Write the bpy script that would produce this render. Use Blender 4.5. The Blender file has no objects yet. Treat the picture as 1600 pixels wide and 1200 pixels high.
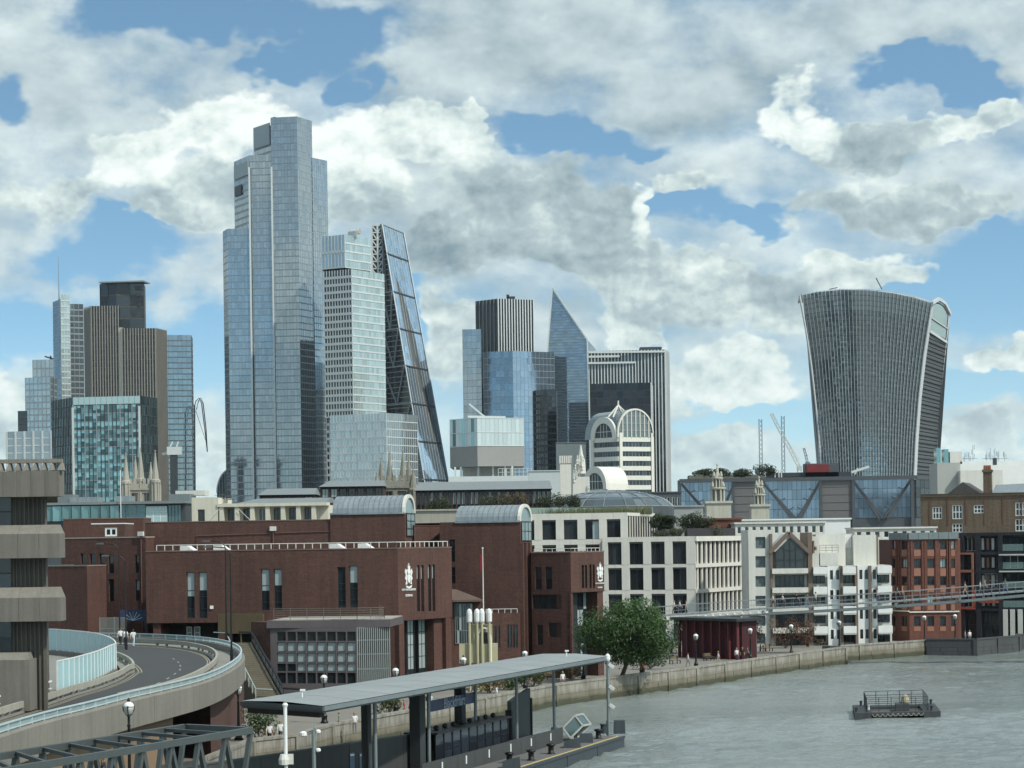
import bpy, bmesh, math, random
from mathutils import Vector, Matrix
R = random.Random(7)
SC = bpy.context.scene
COL = SC.collection
rad = math.radians

# ------------------------------------------------------------------ camera
FPX, ROLL, HOR, ZC = 3465.0, rad(0.8), 245.0, 17.0     # focal length in photo pixels, tilt, horizon offset, eye height over the water
cam_d = bpy.data.cameras.new('camera'); cam = bpy.data.objects.new('camera', cam_d); COL.objects.link(cam)
cam_d.sensor_width = 36.0; cam_d.lens = 36.0*FPX/1600.0
cam_d.clip_start = 1.0; cam_d.clip_end = 30000.0
cam.location = (0, 0, ZC)
cam.rotation_euler = (Matrix.Rotation(rad(90), 3, 'X') @ Matrix.Rotation(-ROLL, 3, 'Z')).to_euler()
cam_d.shift_x = -HOR*math.sin(ROLL)/1600.0
cam_d.shift_y = HOR*math.cos(ROLL)/1600.0
SC.camera = cam

def ray(x, y):
    dx, dy = x-800.0, 600.0-y
    return dx*math.cos(ROLL)+dy*math.sin(ROLL), -dx*math.sin(ROLL)+dy*math.cos(ROLL)+HOR
def at(x, y, D):                       # place of a photo point when it is D metres away
    u, v = ray(x, y); return Vector((u/FPX*D, D, ZC+v/FPX*D))
def onz(x, y, z):                      # place of a photo point when it lies at height z
    u, v = ray(x, y); D = (z-ZC)*FPX/v; return Vector((u/FPX*D, D, z))
def X(x, y, D): return at(x, y, D).x
def Z(x, y, D): return at(x, y, D).z

# ------------------------------------------------------------------ light, sky, exposure
SUN_AZ, SUN_EL = rad(128), rad(47)     # from the viewing direction clockwise: over the right shoulder
SUN_DIR = Vector((math.sin(SUN_AZ)*math.cos(SUN_EL), math.cos(SUN_AZ)*math.cos(SUN_EL), math.sin(SUN_EL)))
sl = bpy.data.lights.new('sun', 'SUN'); sl.energy = 3.5; sl.angle = rad(2.0); sl.color = (1.0, 0.95, 0.86)
so = bpy.data.objects.new('sun', sl); COL.objects.link(so); so.location = SUN_DIR*200
so.rotation_euler = (-SUN_DIR).to_track_quat('-Z', 'Y').to_euler()
SC.view_settings.view_transform = 'Standard'; SC.view_settings.look = 'None'
SC.view_settings.exposure = 0.1; SC.view_settings.gamma = 1.0
SC.cycles.max_bounces = 6; SC.cycles.glossy_bounces = 3; SC.cycles.diffuse_bounces = 3
SC.cycles.transparent_max_bounces = 8
SC.cycles.caustics_reflective = False; SC.cycles.caustics_refractive = False
SC.cycles.sample_clamp_indirect = 4.0; SC.cycles.adaptive_threshold = 0.02

HAZE = 2.5e-5                          # density of the air between here and the towers
class E:                               # a node socket with arithmetic
    nt = None
    def __init__(s, v): s.v = v
    @staticmethod
    def math(op, *a):
        n = E.nt.nodes.new('ShaderNodeMath'); n.operation = op
        for i, q in enumerate(a):
            q = q.v if isinstance(q, E) else q
            if isinstance(q, (int, float)): n.inputs[i].default_value = q
            else: E.nt.links.new(q, n.inputs[i])
        return E(n.outputs[0])
    def __add__(s, o): return E.math('ADD', s, o)
    __radd__ = __add__
    def __sub__(s, o): return E.math('SUBTRACT', s, o)
    def __rsub__(s, o): return E.math('SUBTRACT', o, s)
    def __mul__(s, o): return E.math('MULTIPLY', s, o)
    __rmul__ = __mul__
    def __truediv__(s, o): return E.math('DIVIDE', s, o)
    def max(s, o): return E.math('MAXIMUM', s, o)
    def min(s, o): return E.math('MINIMUM', s, o)
    def madd(s, a, b): return E.math('MULTIPLY_ADD', s, a, b)
    def step(s, a, b):
        n = E.nt.nodes.new('ShaderNodeMapRange'); n.interpolation_type = 'SMOOTHSTEP'
        E.nt.links.new(s.v, n.inputs[0]); n.inputs[1].default_value = a; n.inputs[2].default_value = b
        return E(n.outputs[0])
def mixc(nt, f, a, b):
    n = nt.nodes.new('ShaderNodeMix'); n.data_type = 'RGBA'
    for i, q in ((0, f), (6, a), (7, b)):
        q = q.v if isinstance(q, E) else q
        if isinstance(q, (int, float)): n.inputs[i].default_value = q
        elif isinstance(q, tuple): n.inputs[i].default_value = (*q[:3], 1)
        else: nt.links.new(q, n.inputs[i])
    return n.outputs[2]
def noise(nt, vec, scale, detail=4, rough=0.55, dist=0.0, out=0):
    n = nt.nodes.new('ShaderNodeTexNoise'); n.inputs['Scale'].default_value = scale
    n.inputs['Detail'].default_value = detail; n.inputs['Roughness'].default_value = rough; n.inputs['Distortion'].default_value = dist
    if vec is not None: nt.links.new(vec, n.inputs['Vector'])
    return n.outputs[out]

def build_world():
    w = bpy.data.worlds.new('World'); SC.world = w; w.use_nodes = True
    nt = w.node_tree; E.nt = nt; nt.nodes.clear(); L = nt.links.new
    out = nt.nodes.new('ShaderNodeOutputWorld'); bg = nt.nodes.new('ShaderNodeBackground'); L(bg.outputs[0], out.inputs[0])
    bg.inputs[1].default_value = 0.1
    tc = nt.nodes.new('ShaderNodeTexCoord'); D = tc.outputs['Generated']
    sp = nt.nodes.new('ShaderNodeSeparateXYZ'); L(D, sp.inputs[0])
    x, y, z = (E(sp.outputs[i]) for i in range(3))
    # clear air: the sky texture, looked up a little higher than the view so that its blue is as deep as on the day
    cm = nt.nodes.new('ShaderNodeCombineXYZ'); L(sp.outputs[0], cm.inputs[0]); L(sp.outputs[1], cm.inputs[1])
    L((E.math('ABSOLUTE', z)*2.6+0.05).v, cm.inputs[2])
    nm = nt.nodes.new('ShaderNodeVectorMath'); nm.operation = 'NORMALIZE'; L(cm.outputs[0], nm.inputs[0])
    sky = nt.nodes.new('ShaderNodeTexSky'); sky.sky_type = 'NISHITA'; sky.sun_disc = False
    sky.sun_elevation = SUN_EL; sky.sun_rotation = SUN_AZ; sky.air_density = 1.15; sky.dust_density = 1.2; sky.ozone_density = 1.6
    L(nm.outputs[0], sky.inputs[0])
    # clouds: two layers over directions; az/el in photo-pixel sized angles
    az = E.math('ARCTAN2', x, y)*FPX; el = E.math('ARCSINE', z)*FPX
    def scaled(k, off=(0, 0, 0)):
        n = nt.nodes.new('ShaderNodeVectorMath'); n.operation = 'MULTIPLY_ADD'; L(D, n.inputs[0])
        n.inputs[1].default_value = k; n.inputs[2].default_value = off; return n.outputs[0]
    wv = nt.nodes.new('ShaderNodeSeparateXYZ')
    L(noise(nt, scaled((1, 1, 1.5)), 17, 4, 0.6, out=1), wv.inputs[0])
    w1, w2 = E(wv.outputs[0])-0.5, E(wv.outputs[1])-0.5
    pu, pv = az+w1*300, el+w2*210
    def pos(px, py):
        u, v = ray(px, py); return math.atan(u/FPX)*FPX, math.atan(v/math.hypot(FPX, u))*FPX
    cp = nt.nodes.new('ShaderNodeCombineXYZ'); L(pu.v, cp.inputs[0]); L(pv.v, cp.inputs[1])
    def field(blobs, tone=True):
        s = b = None
        for (bx, by, rx, rt, rb, br) in blobs:
            u0, v0 = pos(bx, by); v0 += (rt-rb)*0.3; ry = (rt+rb)*0.5
            m = nt.nodes.new('ShaderNodeVectorMath'); m.operation = 'MULTIPLY_ADD'; L(cp.outputs[0], m.inputs[0])
            m.inputs[1].default_value = (1/rx, 1/ry, 0); m.inputs[2].default_value = (-u0/rx, -v0/ry, 0)
            d2 = nt.nodes.new('ShaderNodeVectorMath'); d2.operation = 'DOT_PRODUCT'; L(m.outputs[0], d2.inputs[0]); L(m.outputs[0], d2.inputs[1])
            q = E.math('SUBTRACT', 1.0, E(d2.outputs['Value'])); q.v.node.use_clamp = True
            if tone: q = q*q; s = q if s is None else s+q; b = q*br if b is None else q.madd(br, b)
            else: s = q*q if s is None else q.madd(q, s)
        return s, ((b+.15*.62)/(s+.15) if tone else None)
    dt = nt.nodes.new('ShaderNodeVectorMath'); dt.operation = 'DOT_PRODUCT'; L(D, dt.inputs[0]); dt.inputs[1].default_value = (0, 0.9976, 0.0698)
    off = 1-E(dt.outputs['Value']).step(0.925, 0.965)     # 0 in the part of the sky the photograph shows, 1 elsewhere
    fb = E(noise(nt, scaled((1, 1, 1.7)), 15, 7, 0.6))
    lo = E(noise(nt, scaled((1, 1, 2.4), (3, 1, 0)), 4.5, 4, 0.55))
    def billow(ou, ov):                # rounded heads: distance to scattered points on the sky, over octaves
        c = nt.nodes.new('ShaderNodeCombineXYZ'); L((az+w1*46+w3*26+ou).v, c.inputs[0]); L(((el+w2*40+w3*18+ov)*1.2).v, c.inputs[1])
        v = nt.nodes.new('ShaderNodeTexVoronoi'); v.voronoi_dimensions = '2D'; v.feature = 'F1'; v.inputs['Scale'].default_value = 1/72
        v.inputs['Detail'].default_value = 2.6; v.inputs['Roughness'].default_value = 0.58; v.inputs['Lacunarity'].default_value = 2.3
        v.normalize = True; L(c.outputs[0], v.inputs['Vector']); return E(v.outputs['Distance'])
    w3 = E(noise(nt, D, 90, 2, 0.6))-0.5
    bl0 = billow(0, 0); bl1 = billow(9, 15)
    fb1 = E(noise(nt, scaled((1, 1, 1.7), (0.009, -0.003, 0.016)), 15, 4, 0.6))
    # layer A: soft high sheets
    sA, bA = field(SHEETS)
    sG, _ = field(GAPS, False)
    dA = sA*0.38+0.44-sG*1.6+off*((lo-0.5)*4-0.1)+(fb-0.5)*2.3
    aA = dA.step(-0.3, 0.85)
    litA = ((fb-fb1)*2.2+bA+(lo-0.5)*0.5).max(0).min(1)
    colA = mixc(nt, litA, (0.32, 0.42, 0.46), (0.73, 0.84, 0.84))
    # layer B: cumulus
    sB, bB = field(CUMULUS)
    sO = ((lo-0.5)*5).max(0).min(1)*off
    dB = sB*1.5-sG*0.35+sO+(fb-0.5)*1.15+(0.36-bl0)*0.95-0.30
    aB = dB.step(-0.08, 0.42)
    rim = 1-dB.step(0.05, 0.5)
    rel = (bl1-bl0)*0.75+(fb-fb1)*1.5
    litB = (rel+bB*(1-off)*0.95+off*0.7+rim*0.14-0.04).max(0).min(1)
    n = nt.nodes.new('ShaderNodeValToRGB'); L(litB.v, n.inputs[0])
    cr = n.color_ramp; cr.elements[0].position = 0.0; cr.elements[0].color = (0.225, 0.315, 0.36, 1)
    cr.elements[1].position = 1.0; cr.elements[1].color = (0.93, 1.0, 0.96, 1)
    e = cr.elements.new(0.45); e.color = (0.44, 0.55, 0.575, 1); e = cr.elements.new(0.78); e.color = (0.74, 0.85, 0.82, 1)
    colB = n.outputs[0]
    def up(c):
        m = nt.nodes.new('ShaderNodeVectorMath'); m.operation = 'SCALE'; L(c, m.inputs[0]); m.inputs['Scale'].default_value = 10.0; return m.outputs[0]
    tint = nt.nodes.new('ShaderNodeVectorMath'); tint.operation = 'MULTIPLY'; L(sky.outputs[0], tint.inputs[0]); tint.inputs[1].default_value = SKY_TINT
    c1 = mixc(nt, aA*0.93, tint.outputs[0], up(colA))
    c2 = mixc(nt, aB*0.97, c1, up(colB))
    # bright low haze towards the horizon
    hz = (1-E.math('ABSOLUTE', z).step(0.0, 0.11))*0.45
    c3 = mixc(nt, hz, c2, up_const(nt, (0.60, 0.76, 0.80)))
    L(c3, bg.inputs[0])
    w.cycles.sampling_method = 'MANUAL'; w.cycles.sample_map_resolution = 512
def up_const(nt, c):
    n = nt.nodes.new('ShaderNodeRGB'); n.outputs[0].default_value = tuple(10*q for q in c)+(1,); return n.outputs[0]
SKY_TINT = (1.45, 1.80, 1.68)
GAPS = [(300,30,300,55,50,0),(520,60,120,60,60,0),(545,140,50,30,25,0),(400,95,80,25,25,0),(20,170,80,40,40,0),(890,215,150,35,32,0),(1000,235,60,25,25,0),
        (1430,125,105,32,38,0),(1560,130,105,35,38,0),(1390,95,60,25,25,0),(1080,330,130,40,35,0),(1200,345,90,25,20,0),(1540,430,210,90,110,0),(1600,400,120,80,80,0),
        (170,390,190,55,65,0),(250,345,100,30,35,0),(130,500,270,65,70,0),(20,540,120,70,60,0),(330,560,90,100,100,0),(665,440,50,50,50,0),(1110,650,120,45,40,0),(1230,650,100,60,50,0),(1530,620,170,50,45,0),(640,470,60,60,60,0),(1380,620,120,80,80,0)]
# x, y of the middle in the photo, half width, height above and below the middle, brightness
SHEETS = [(90,150,330,100,170,.62),(260,190,260,70,90,.55),(1050,70,520,130,110,.52),(700,110,230,80,70,.55),(1120,150,200,60,70,.2),
          (1450,40,300,110,80,.6),(1580,110,80,40,30,.5),(30,380,170,90,60,.55),(650,320,200,140,140,.6),(1150,270,200,50,50,.7),
          (1430,300,260,80,70,.55),(150,650,300,60,160,.75),(1150,680,200,60,100,.7),(820,560,250,90,120,.5),(1560,660,150,60,100,.7),(100,470,180,30,25,.75),(40,30,90,50,60,.8)]
CUMULUS = [(355,200,120,95,80,1.2),(225,230,120,60,70,1.0),(560,230,150,75,80,1.05),(700,215,85,45,80,.9),(745,210,40,30,70,.9),(450,300,280,50,60,.5),
           (90,290,130,45,60,.6),(330,330,110,40,50,.62),(830,320,180,105,150,.33),(700,400,160,80,90,.3),(930,370,100,80,110,.22),(987,330,30,45,80,1.2),(1030,430,150,50,110,.55),(1100,430,90,50,60,.8),
           (1250,190,90,60,60,1.05),(1350,230,150,55,60,.38),(1500,220,95,60,45,1.0),(1580,170,80,45,60,.8),(1430,320,270,50,60,.45),
           (1370,430,120,45,50,.95),(1200,470,230,70,90,.5),(1080,300,110,45,35,.7),(1150,590,140,50,60,.85),(960,510,90,45,45,.95),(1000,540,60,25,30,1.0),
           (1530,565,80,45,40,.9),(1580,520,60,40,30,.7),(60,700,170,80,100,.75),(320,730,130,80,90,.8),(1080,720,110,70,70,.8),(1540,690,70,50,60,.8),(690,520,70,60,130,.7),
           (10,610,60,40,60,.9)]
build_world()

# ------------------------------------------------------------------ materials
MATS = {}
def _base(name):
    m = bpy.data.materials.new(name); m.use_nodes = True; nt = m.node_tree
    return m, nt, nt.nodes['Principled BSDF']
def _scaled(nt, k, src='Object'):
    tc = nt.nodes.new('ShaderNodeTexCoord'); n = nt.nodes.new('ShaderNodeVectorMath'); n.operation = 'MULTIPLY'
    nt.links.new(tc.outputs[src], n.inputs[0]); n.inputs[1].default_value = k; return n.outputs[0]
def mat(name, col, rough=0.8, metal=0.0, var=0.25, scale=0.6, streak=0.0, bump=0.0, spec=0.4, fine=0.12, bscale=None):
    """a surface: colour with large and fine uneven wear, rain streaks, a little relief"""
    if name in MATS: return MATS[name]
    m, nt, b = _base(name); E.nt = nt
    n1 = E(noise(nt, _scaled(nt, (1, 1, 1)), scale, 5, 0.6)); n2 = E(noise(nt, _scaled(nt, (1, 1, 1)), scale*14, 3, 0.6))
    f = (n1-0.5)*(2*var)+(n2-0.5)*(2*fine)+1.0
    if streak:
        n3 = E(noise(nt, _scaled(nt, (2.2, 2.2, 0.12)), 1.0, 4, 0.65)); f = f-(n3-0.42).max(0)*(streak*3)
    f = f.max(0.15)
    mx = nt.nodes.new('ShaderNodeVectorMath'); mx.operation = 'SCALE'; mx.inputs[0].default_value = col; nt.links.new(f.v, mx.inputs['Scale'])
    nt.links.new(mx.outputs[0], b.inputs['Base Color'])
    nt.links.new((n1*0.25+(rough-0.12)).v, b.inputs['Roughness']); b.inputs['Metallic'].default_value = metal
    b.inputs['Specular IOR Level'].default_value = spec
    if bump:
        bp = nt.nodes.new('ShaderNodeBump'); bp.inputs['Strength'].default_value = bump; bp.inputs['Distance'].default_value = 0.05
        nt.links.new(noise(nt, _scaled(nt, (1, 1, 1)), bscale or scale*20, 3, 0.6), bp.inputs['Height']); nt.links.new(bp.outputs[0], b.inputs['Normal'])
    MATS[name] = m; return m
def glass(name, col, metal=0.6, rough=0.06, blind=0.0, var=0.5, blindcol=(0.45, 0.5, 0.5), wav=0.0):
    """coated facade glass: mirror of the sky, each pane its own depth of tone; blinds behind some panes"""
    if name in MATS: return MATS[name]
    m, nt, b = _base(name); E.nt = nt
    at_ = nt.nodes.new('ShaderNodeAttribute'); at_.attribute_name = 'tone'; t = E(at_.outputs['Fac'])
    c = mixc(nt, t, tuple(q*(1-var) for q in col), tuple(q*(1+var*0.6) for q in col))
    if blind:
        k = t.step(1-blind-0.02, 1-blind+0.02); c = mixc(nt, k*0.8, c, blindcol)
        nt.links.new((metal-k*(metal*0.7)).v, b.inputs['Metallic']); nt.links.new((k*0.25+rough).v, b.inputs['Roughness'])
    else:
        b.inputs['Metallic'].default_value = metal; b.inputs['Roughness'].default_value = rough
    nt.links.new(c, b.inputs['Base Color']); b.inputs['Specular IOR Level'].default_value = 0.7
    if wav:
        bp = nt.nodes.new('ShaderNodeBump'); bp.inputs['Strength'].default_value = wav; bp.inputs['Distance'].default_value = 0.1
        nt.links.new(noise(nt, _scaled(nt, (1, 1, 1)), 0.35, 2, 0.5), bp.inputs['Height']); nt.links.new(bp.outputs[0], b.inputs['Normal'])
    MATS[name] = m; return m

# ------------------------------------------------------------------ meshes and objects
TM = {}                                 # object name -> matrix of the thing it belongs to
def V3(p): return Vector((p[0], p[1], p[2]))
class MB:
    def __init__(s): s.v = []; s.f = []; s.t = []; s.m = []
    def face(s, pts, tone=0.5, mi=0):
        i = len(s.v); s.v.extend([tuple(p) for p in pts]); s.f.append(tuple(range(i, i+len(pts)))); s.t.append(tone); s.m.append(mi)
    def hexa(s, c, tone=0.5, mi=0):    # 8 corners: bottom ring ccw seen from above, then top ring
        i = len(s.v); s.v.extend([tuple(p) for p in c])
        for q in ((3,2,1,0), (4,5,6,7), (0,1,5,4), (1,2,6,5), (2,3,7,6), (3,0,4,7)): s.f.append(tuple(i+k for k in q)); s.t.append(tone); s.m.append(mi)
        return s
    def box(s, x0, x1, y0, y1, z0, z1, tone=0.5, mi=0):
        return s.hexa([(x0,y0,z0),(x1,y0,z0),(x1,y1,z0),(x0,y1,z0),(x0,y0,z1),(x1,y0,z1),(x1,y1,z1),(x0,y1,z1)], tone, mi)
    def prism(s, poly, z0, z1, tone=0.5, mi=0):
        """poly: ring of (x, y), counter-clockwise from above; z0/z1 number or function of (x, y)"""
        n = len(poly); i = len(s.v); g = lambda z, p: z(p[0], p[1]) if callable(z) else z
        if sum(poly[k][0]*poly[(k+1) % n][1]-poly[(k+1) % n][0]*poly[k][1] for k in range(n)) < 0: poly = poly[::-1]
        s.v.extend([(p[0], p[1], g(z0, p)) for p in poly]); s.v.extend([(p[0], p[1], g(z1, p)) for p in poly])
        s.f.append(tuple(range(i+n-1, i-1, -1))); s.f.append(tuple(range(i+n, i+2*n)))
        for k in range(n): s.f.append((i+k, i+(k+1) % n, i+n+(k+1) % n, i+n+k))
        s.t += [tone]*(n+2); s.m += [mi]*(n+2); return s
    def tube(s, pts, r, n=6, cap=True, tone=0.5, mi=0, r2=None):
        pts = [V3(p) for p in pts]; i0 = len(s.v); N = len(pts)
        for k, p in enumerate(pts):
            d = (pts[min(k+1, N-1)]-pts[max(k-1, 0)]).normalized()
            a = d.cross(Vector((0, 0, 1)) if abs(d.z) < 0.95 else Vector((1, 0, 0))).normalized(); b = a.cross(d)
            rr = r if r2 is None else r+(r2-r)*k/max(1, N-1)
            for j in range(n): q = 2*math.pi*j/n; s.v.append(tuple(p+a*(rr*math.cos(q))+b*(rr*math.sin(q))))
        for k in range(N-1):
            for j in range(n):
                s.f.append((i0+k*n+j, i0+k*n+(j+1) % n, i0+(k+1)*n+(j+1) % n, i0+(k+1)*n+j)); s.t.append(tone); s.m.append(mi)
        if cap:
            s.f.append(tuple(i0+j for j in range(n-1, -1, -1))); s.f.append(tuple(i0+(N-1)*n+j for j in range(n))); s.t += [tone]*2; s.m += [mi]*2
        return s
    def beam(s, a, b, w, h, tone=0.5, mi=0):   # rectangular bar from a to b
        a, b = V3(a), V3(b); d = (b-a).normalized()
        x = d.cross(Vector((0, 0, 1))); x = (x if x.length > 1e-3 else Vector((1, 0, 0))).normalized()*w*0.5; y = x.cross(d).normalized()*h*0.5
        return s.hexa([a-x-y, a+x-y, b+x-y, b-x-y, a-x+y, a+x+y, b+x+y, b-x+y], tone, mi)
    def lathe(s, prof, c=(0, 0, 0), n=12, tone=0.5, mi=0):  # (radius, z) upwards
        i0 = len(s.v)
        for (r, z) in prof:
            for j in range(n): q = 2*math.pi*j/n; s.v.append((c[0]+r*math.cos(q), c[1]+r*math.sin(q), c[2]+z))
        for k in range(len(prof)-1):
            for j in range(n):
                s.f.append((i0+k*n+j, i0+k*n+(j+1) % n, i0+(k+1)*n+(j+1) % n, i0+(k+1)*n+j)); s.t.append(tone); s.m.append(mi)
        s.f.append(tuple(i0+j for j in range(n-1, -1, -1))); s.f.append(tuple(i0+(len(prof)-1)*n+j for j in range(n))); s.t += [tone]*2; s.m += [mi]*2
        return s
    def mesh(s, name, mats):
        me = bpy.data.meshes.new(name); me.from_pydata(s.v, [], s.f)
        for q in (mats if isinstance(mats, (list, tuple)) else [mats]): me.materials.append(q)
        a = me.attributes.new('tone', 'FLOAT', 'FACE'); a.data.foreach_set('value', s.t)
        if any(s.m): me.polygons.foreach_set('material_index', s.m)
        me.update(); return me
    def build(s, name, mats, parent=None, smooth=False, stuff=False):
        if parent is not None and parent.name in TM:
            inv = TM[parent.name].inverted(); s.v = [tuple(inv @ Vector(p)) for p in s.v]
        me = s.mesh(name, mats)
        if smooth: me.polygons.foreach_set('use_smooth', [True]*len(me.polygons))
        o = bpy.data.objects.new(name, me); COL.objects.link(o); o.parent = parent
        if parent is not None and parent.name in TM: TM[o.name] = TM[parent.name]
        if stuff: o['kind'] = 'stuff'
        return o
def tag(o, label, cat, group=None, kind=None):
    o['label'] = label; o['category'] = cat
    if group: o['group'] = group
    if kind: o['kind'] = kind
    return o
def thing(name, label, cat, loc=(0, 0, 0), rz=0.0, group=None):
    o = bpy.data.objects.new(name, None); COL.objects.link(o); o.location = loc; o.rotation_euler = (0, 0, rz); o.empty_display_size = 0.5
    TM[o.name] = Matrix.Translation(Vector(loc)) @ Matrix.Rotation(rz, 4, 'Z'); return tag(o, label, cat, group)
def struct(mb, name, m, smooth=False):
    o = mb.build(name, m, None, smooth); o['kind'] = 'structure'; return o
def inst(me, name, parent, M, mats=None):     # a piece that shares its mesh; M in world space
    o = bpy.data.objects.new(name, me); COL.objects.link(o); o.parent = parent
    if parent is not None and parent.name in TM: o.matrix_local = TM[parent.name].inverted() @ M; TM[o.name] = M
    else: o.matrix_local = M
    return o
def copy_tree(o, parent=None, mats=None):
    c = o.copy(); COL.objects.link(c); c.parent = parent
    for ch in o.children: copy_tree(ch, c)
    return c
class Fr:                                # frame on a wall: u along A->B (left to right from outside), d outwards, z up
    def __init__(s, A, B):
        s.A = Vector((A[0], A[1])); s.B = Vector((B[0], B[1])); s.L = (s.B-s.A).length
        s.u = (s.B-s.A)/s.L; s.n = Vector((s.u.y, -s.u.x))
    def p(s, u, z, d=0.0):
        q = s.A+s.u*u+s.n*d; return Vector((q.x, q.y, z))
    def xy(s, u, d=0.0): q = s.A+s.u*u+s.n*d; return (q.x, q.y)
    def box(s, mb, u0, u1, z0, z1, d0, d1, tone=0.5, mi=0):     # d1 is the outer face
        return mb.hexa([s.p(u0,z0,d1), s.p(u1,z0,d1), s.p(u1,z0,d0), s.p(u0,z0,d0), s.p(u0,z1,d1), s.p(u1,z1,d1), s.p(u1,z1,d0), s.p(u0,z1,d0)], tone, mi)
    def quad(s, mb, u0, u1, z0, z1, d=0.0, tone=0.5, mi=0):
        mb.face([s.p(u0,z0,d), s.p(u1,z0,d), s.p(u1,z1,d), s.p(u0,z1,d)], tone, mi)
    def M(s, u, z, d=0.0):
        o = s.p(u, z, d); return Matrix(((s.u.x, s.n.x, 0, o.x), (s.u.y, s.n.y, 0, o.y), (0, 0, 1, o.z), (0, 0, 0, 1)))
    def ux(s, px, py=900.0):             # u where the ray of photo column px meets the wall
        k = ray(px, py)[0]/FPX; return (k*s.A.y-s.A.x)/(s.u.x-k*s.u.y)
    def zy(s, px, py): u = s.ux(px, py); return Z(px, py, (s.A+s.u*u).y)
def frp(x0, D0, x1, D1, y=900.0): return Fr((X(x0, y, D0), D0), (X(x1, y, D1), D1))
def wall(mb, fr, z0, z1, holes, depth=0.25, u0=0.0, u1=None, mi=0):
    """a wall face with real openings (u0,u1,z0,z1) and their reveals"""
    u1 = fr.L if u1 is None else u1
    us = sorted({u0, u1, *[h[0] for h in holes], *[h[1] for h in holes]}); zs = sorted({z0, z1, *[h[2] for h in holes], *[h[3] for h in holes]})
    us = [q for q in us if u0 <= q <= u1]; zs = [q for q in zs if z0 <= q <= z1]
    for a, b in zip(us, us[1:]):
        run = None
        for c, d in zip(zs, zs[1:]):
            mu, mz = (a+b)/2, (c+d)/2
            if any(h[0] < mu < h[1] and h[2] < mz < h[3] for h in holes):
                if run: fr.quad(mb, a, b, run[0], run[1], 0, 0.5, mi); run = None
            else: run = (run[0], d) if run else (c, d)
        if run: fr.quad(mb, a, b, run[0], run[1], 0, 0.5, mi)
    for (a, b, c, d) in holes:
        P = fr.p
        mb.face([P(a,c,0), P(a,c,-depth), P(a,d,-depth), P(a,d,0)][::-1], 0.5, mi); mb.face([P(b,c,0), P(b,c,-depth), P(b,d,-depth), P(b,d,0)], 0.5, mi)
        mb.face([P(a,d,0), P(b,d,0), P(b,d,-depth), P(a,d,-depth)][::-1], 0.5, mi); mb.face([P(a,c,0), P(b,c,0), P(b,c,-depth), P(a,c,-depth)], 0.5, mi)
WCACHE = {}
def window(parent, fr, u0, u1, z0, z1, d, fm, gm, nx=1, nz=1, fw=0.06, tone=None, split=None, name='window'):
    """a window as a part: frame with bars, and one pane per light as sub-parts; shared meshes"""
    w, h = round(u1-u0, 2), round(z1-z0, 2); key = (w, h, nx, nz, fw, fm.name, split)
    zs = [h*k/nz for k in range(nz+1)] if split is None else [0]+[h*q for q in split]+[h]
    us = [w*k/nx for k in range(nx+1)]
    if key not in WCACHE:
        mb = MB()
        for u in us: mb.box(max(0, u-fw/2), min(w, u+fw/2) if 0 < u < w else (fw if u == 0 else w), 0, 0.07, 0, h) if 0 < u < w else mb.box(0 if u == 0 else w-fw, fw if u == 0 else w, 0, 0.07, 0, h)
        for z in zs: mb.box(fw, w-fw, 0.005, 0.065, (0 if z == 0 else (h-fw if z == h else z-fw/2)), (fw if z == 0 else (h if z == h else z+fw/2)))
        WCACHE[key] = mb.mesh(name, fm)
    o = inst(WCACHE[key], name, parent, fr.M(u0, z0, d))
    for i in range(nx):
        for j in range(len(zs)-1):
            t = tone if tone is not None else R.choice((0.15, 0.3, 0.4, 0.5, 0.6))
            t = t(i, j) if callable(t) else t
            pk = (round(us[i+1]-us[i], 3), round(zs[j+1]-zs[j], 3), gm.name, round(t, 2), R.randrange(5))
            if pk not in WCACHE:
                mb = MB(); a, b = pk[0], pk[1]; e = [R.uniform(-1, 1)*0.006*min(a, 2) for _ in range(2)]
                mb.hexa([(0,.03+e[0],0),(a,.03-e[0],0),(a,.012,0),(0,.012,0),(0,.03+e[0]+e[1],b),(a,.03-e[0]+e[1],b),(a,.012,b),(0,.012,b)], t)
                mb.f = [f[::-1] for f in mb.f]; WCACHE[pk] = mb.mesh('pane', gm)
            inst(WCACHE[pk], 'pane', o, fr.M(u0+us[i], z0+zs[j], d))
    return o
def tower_face(g, mu, sp, fr, z0, z1, fh, bw, mw=0.25, md=0.2, sh=0.8, sd=0.08, tilt=0.002, tone=None, every=1, u0=0.0, u1=None, d=0.0):
    """curtain wall: panes of slightly different tilt and tone, upright mullions, floor bands; fh floor height, bw bay width"""
    u1 = fr.L if u1 is None else u1
    nf = max(1, round((z1-z0)/fh)); nb = max(1, round((u1-u0)/bw)); dh = (z1-z0)/nf; du = (u1-u0)/nb
    for i in range(nf):
        za, zb = z0+i*dh, z0+(i+1)*dh
        for j in range(nb):
            a, b = u0+j*du, u0+(j+1)*du; e1, e2 = R.uniform(-tilt, tilt)*du*.5, R.uniform(-tilt, tilt)*dh*.5
            t = R.random() if tone is None else tone(i/nf, j/nb, i, j)
            g.face([fr.p(a,za,d+e1+e2), fr.p(b,za,d-e1+e2), fr.p(b,zb,d-e1-e2), fr.p(a,zb,d+e1-e2)], t)
        if sp is not None and sh: fr.box(sp, u0, u1, za-sh/2 if i else za, za+sh/2, d-0.05, d+sd)
    if mu is not None and mw:
        for j in range(0, nb+1, every): fr.box(mu, u0+j*du-mw/2, u0+j*du+mw/2, z0, z1, d-0.05, d+md)

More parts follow.
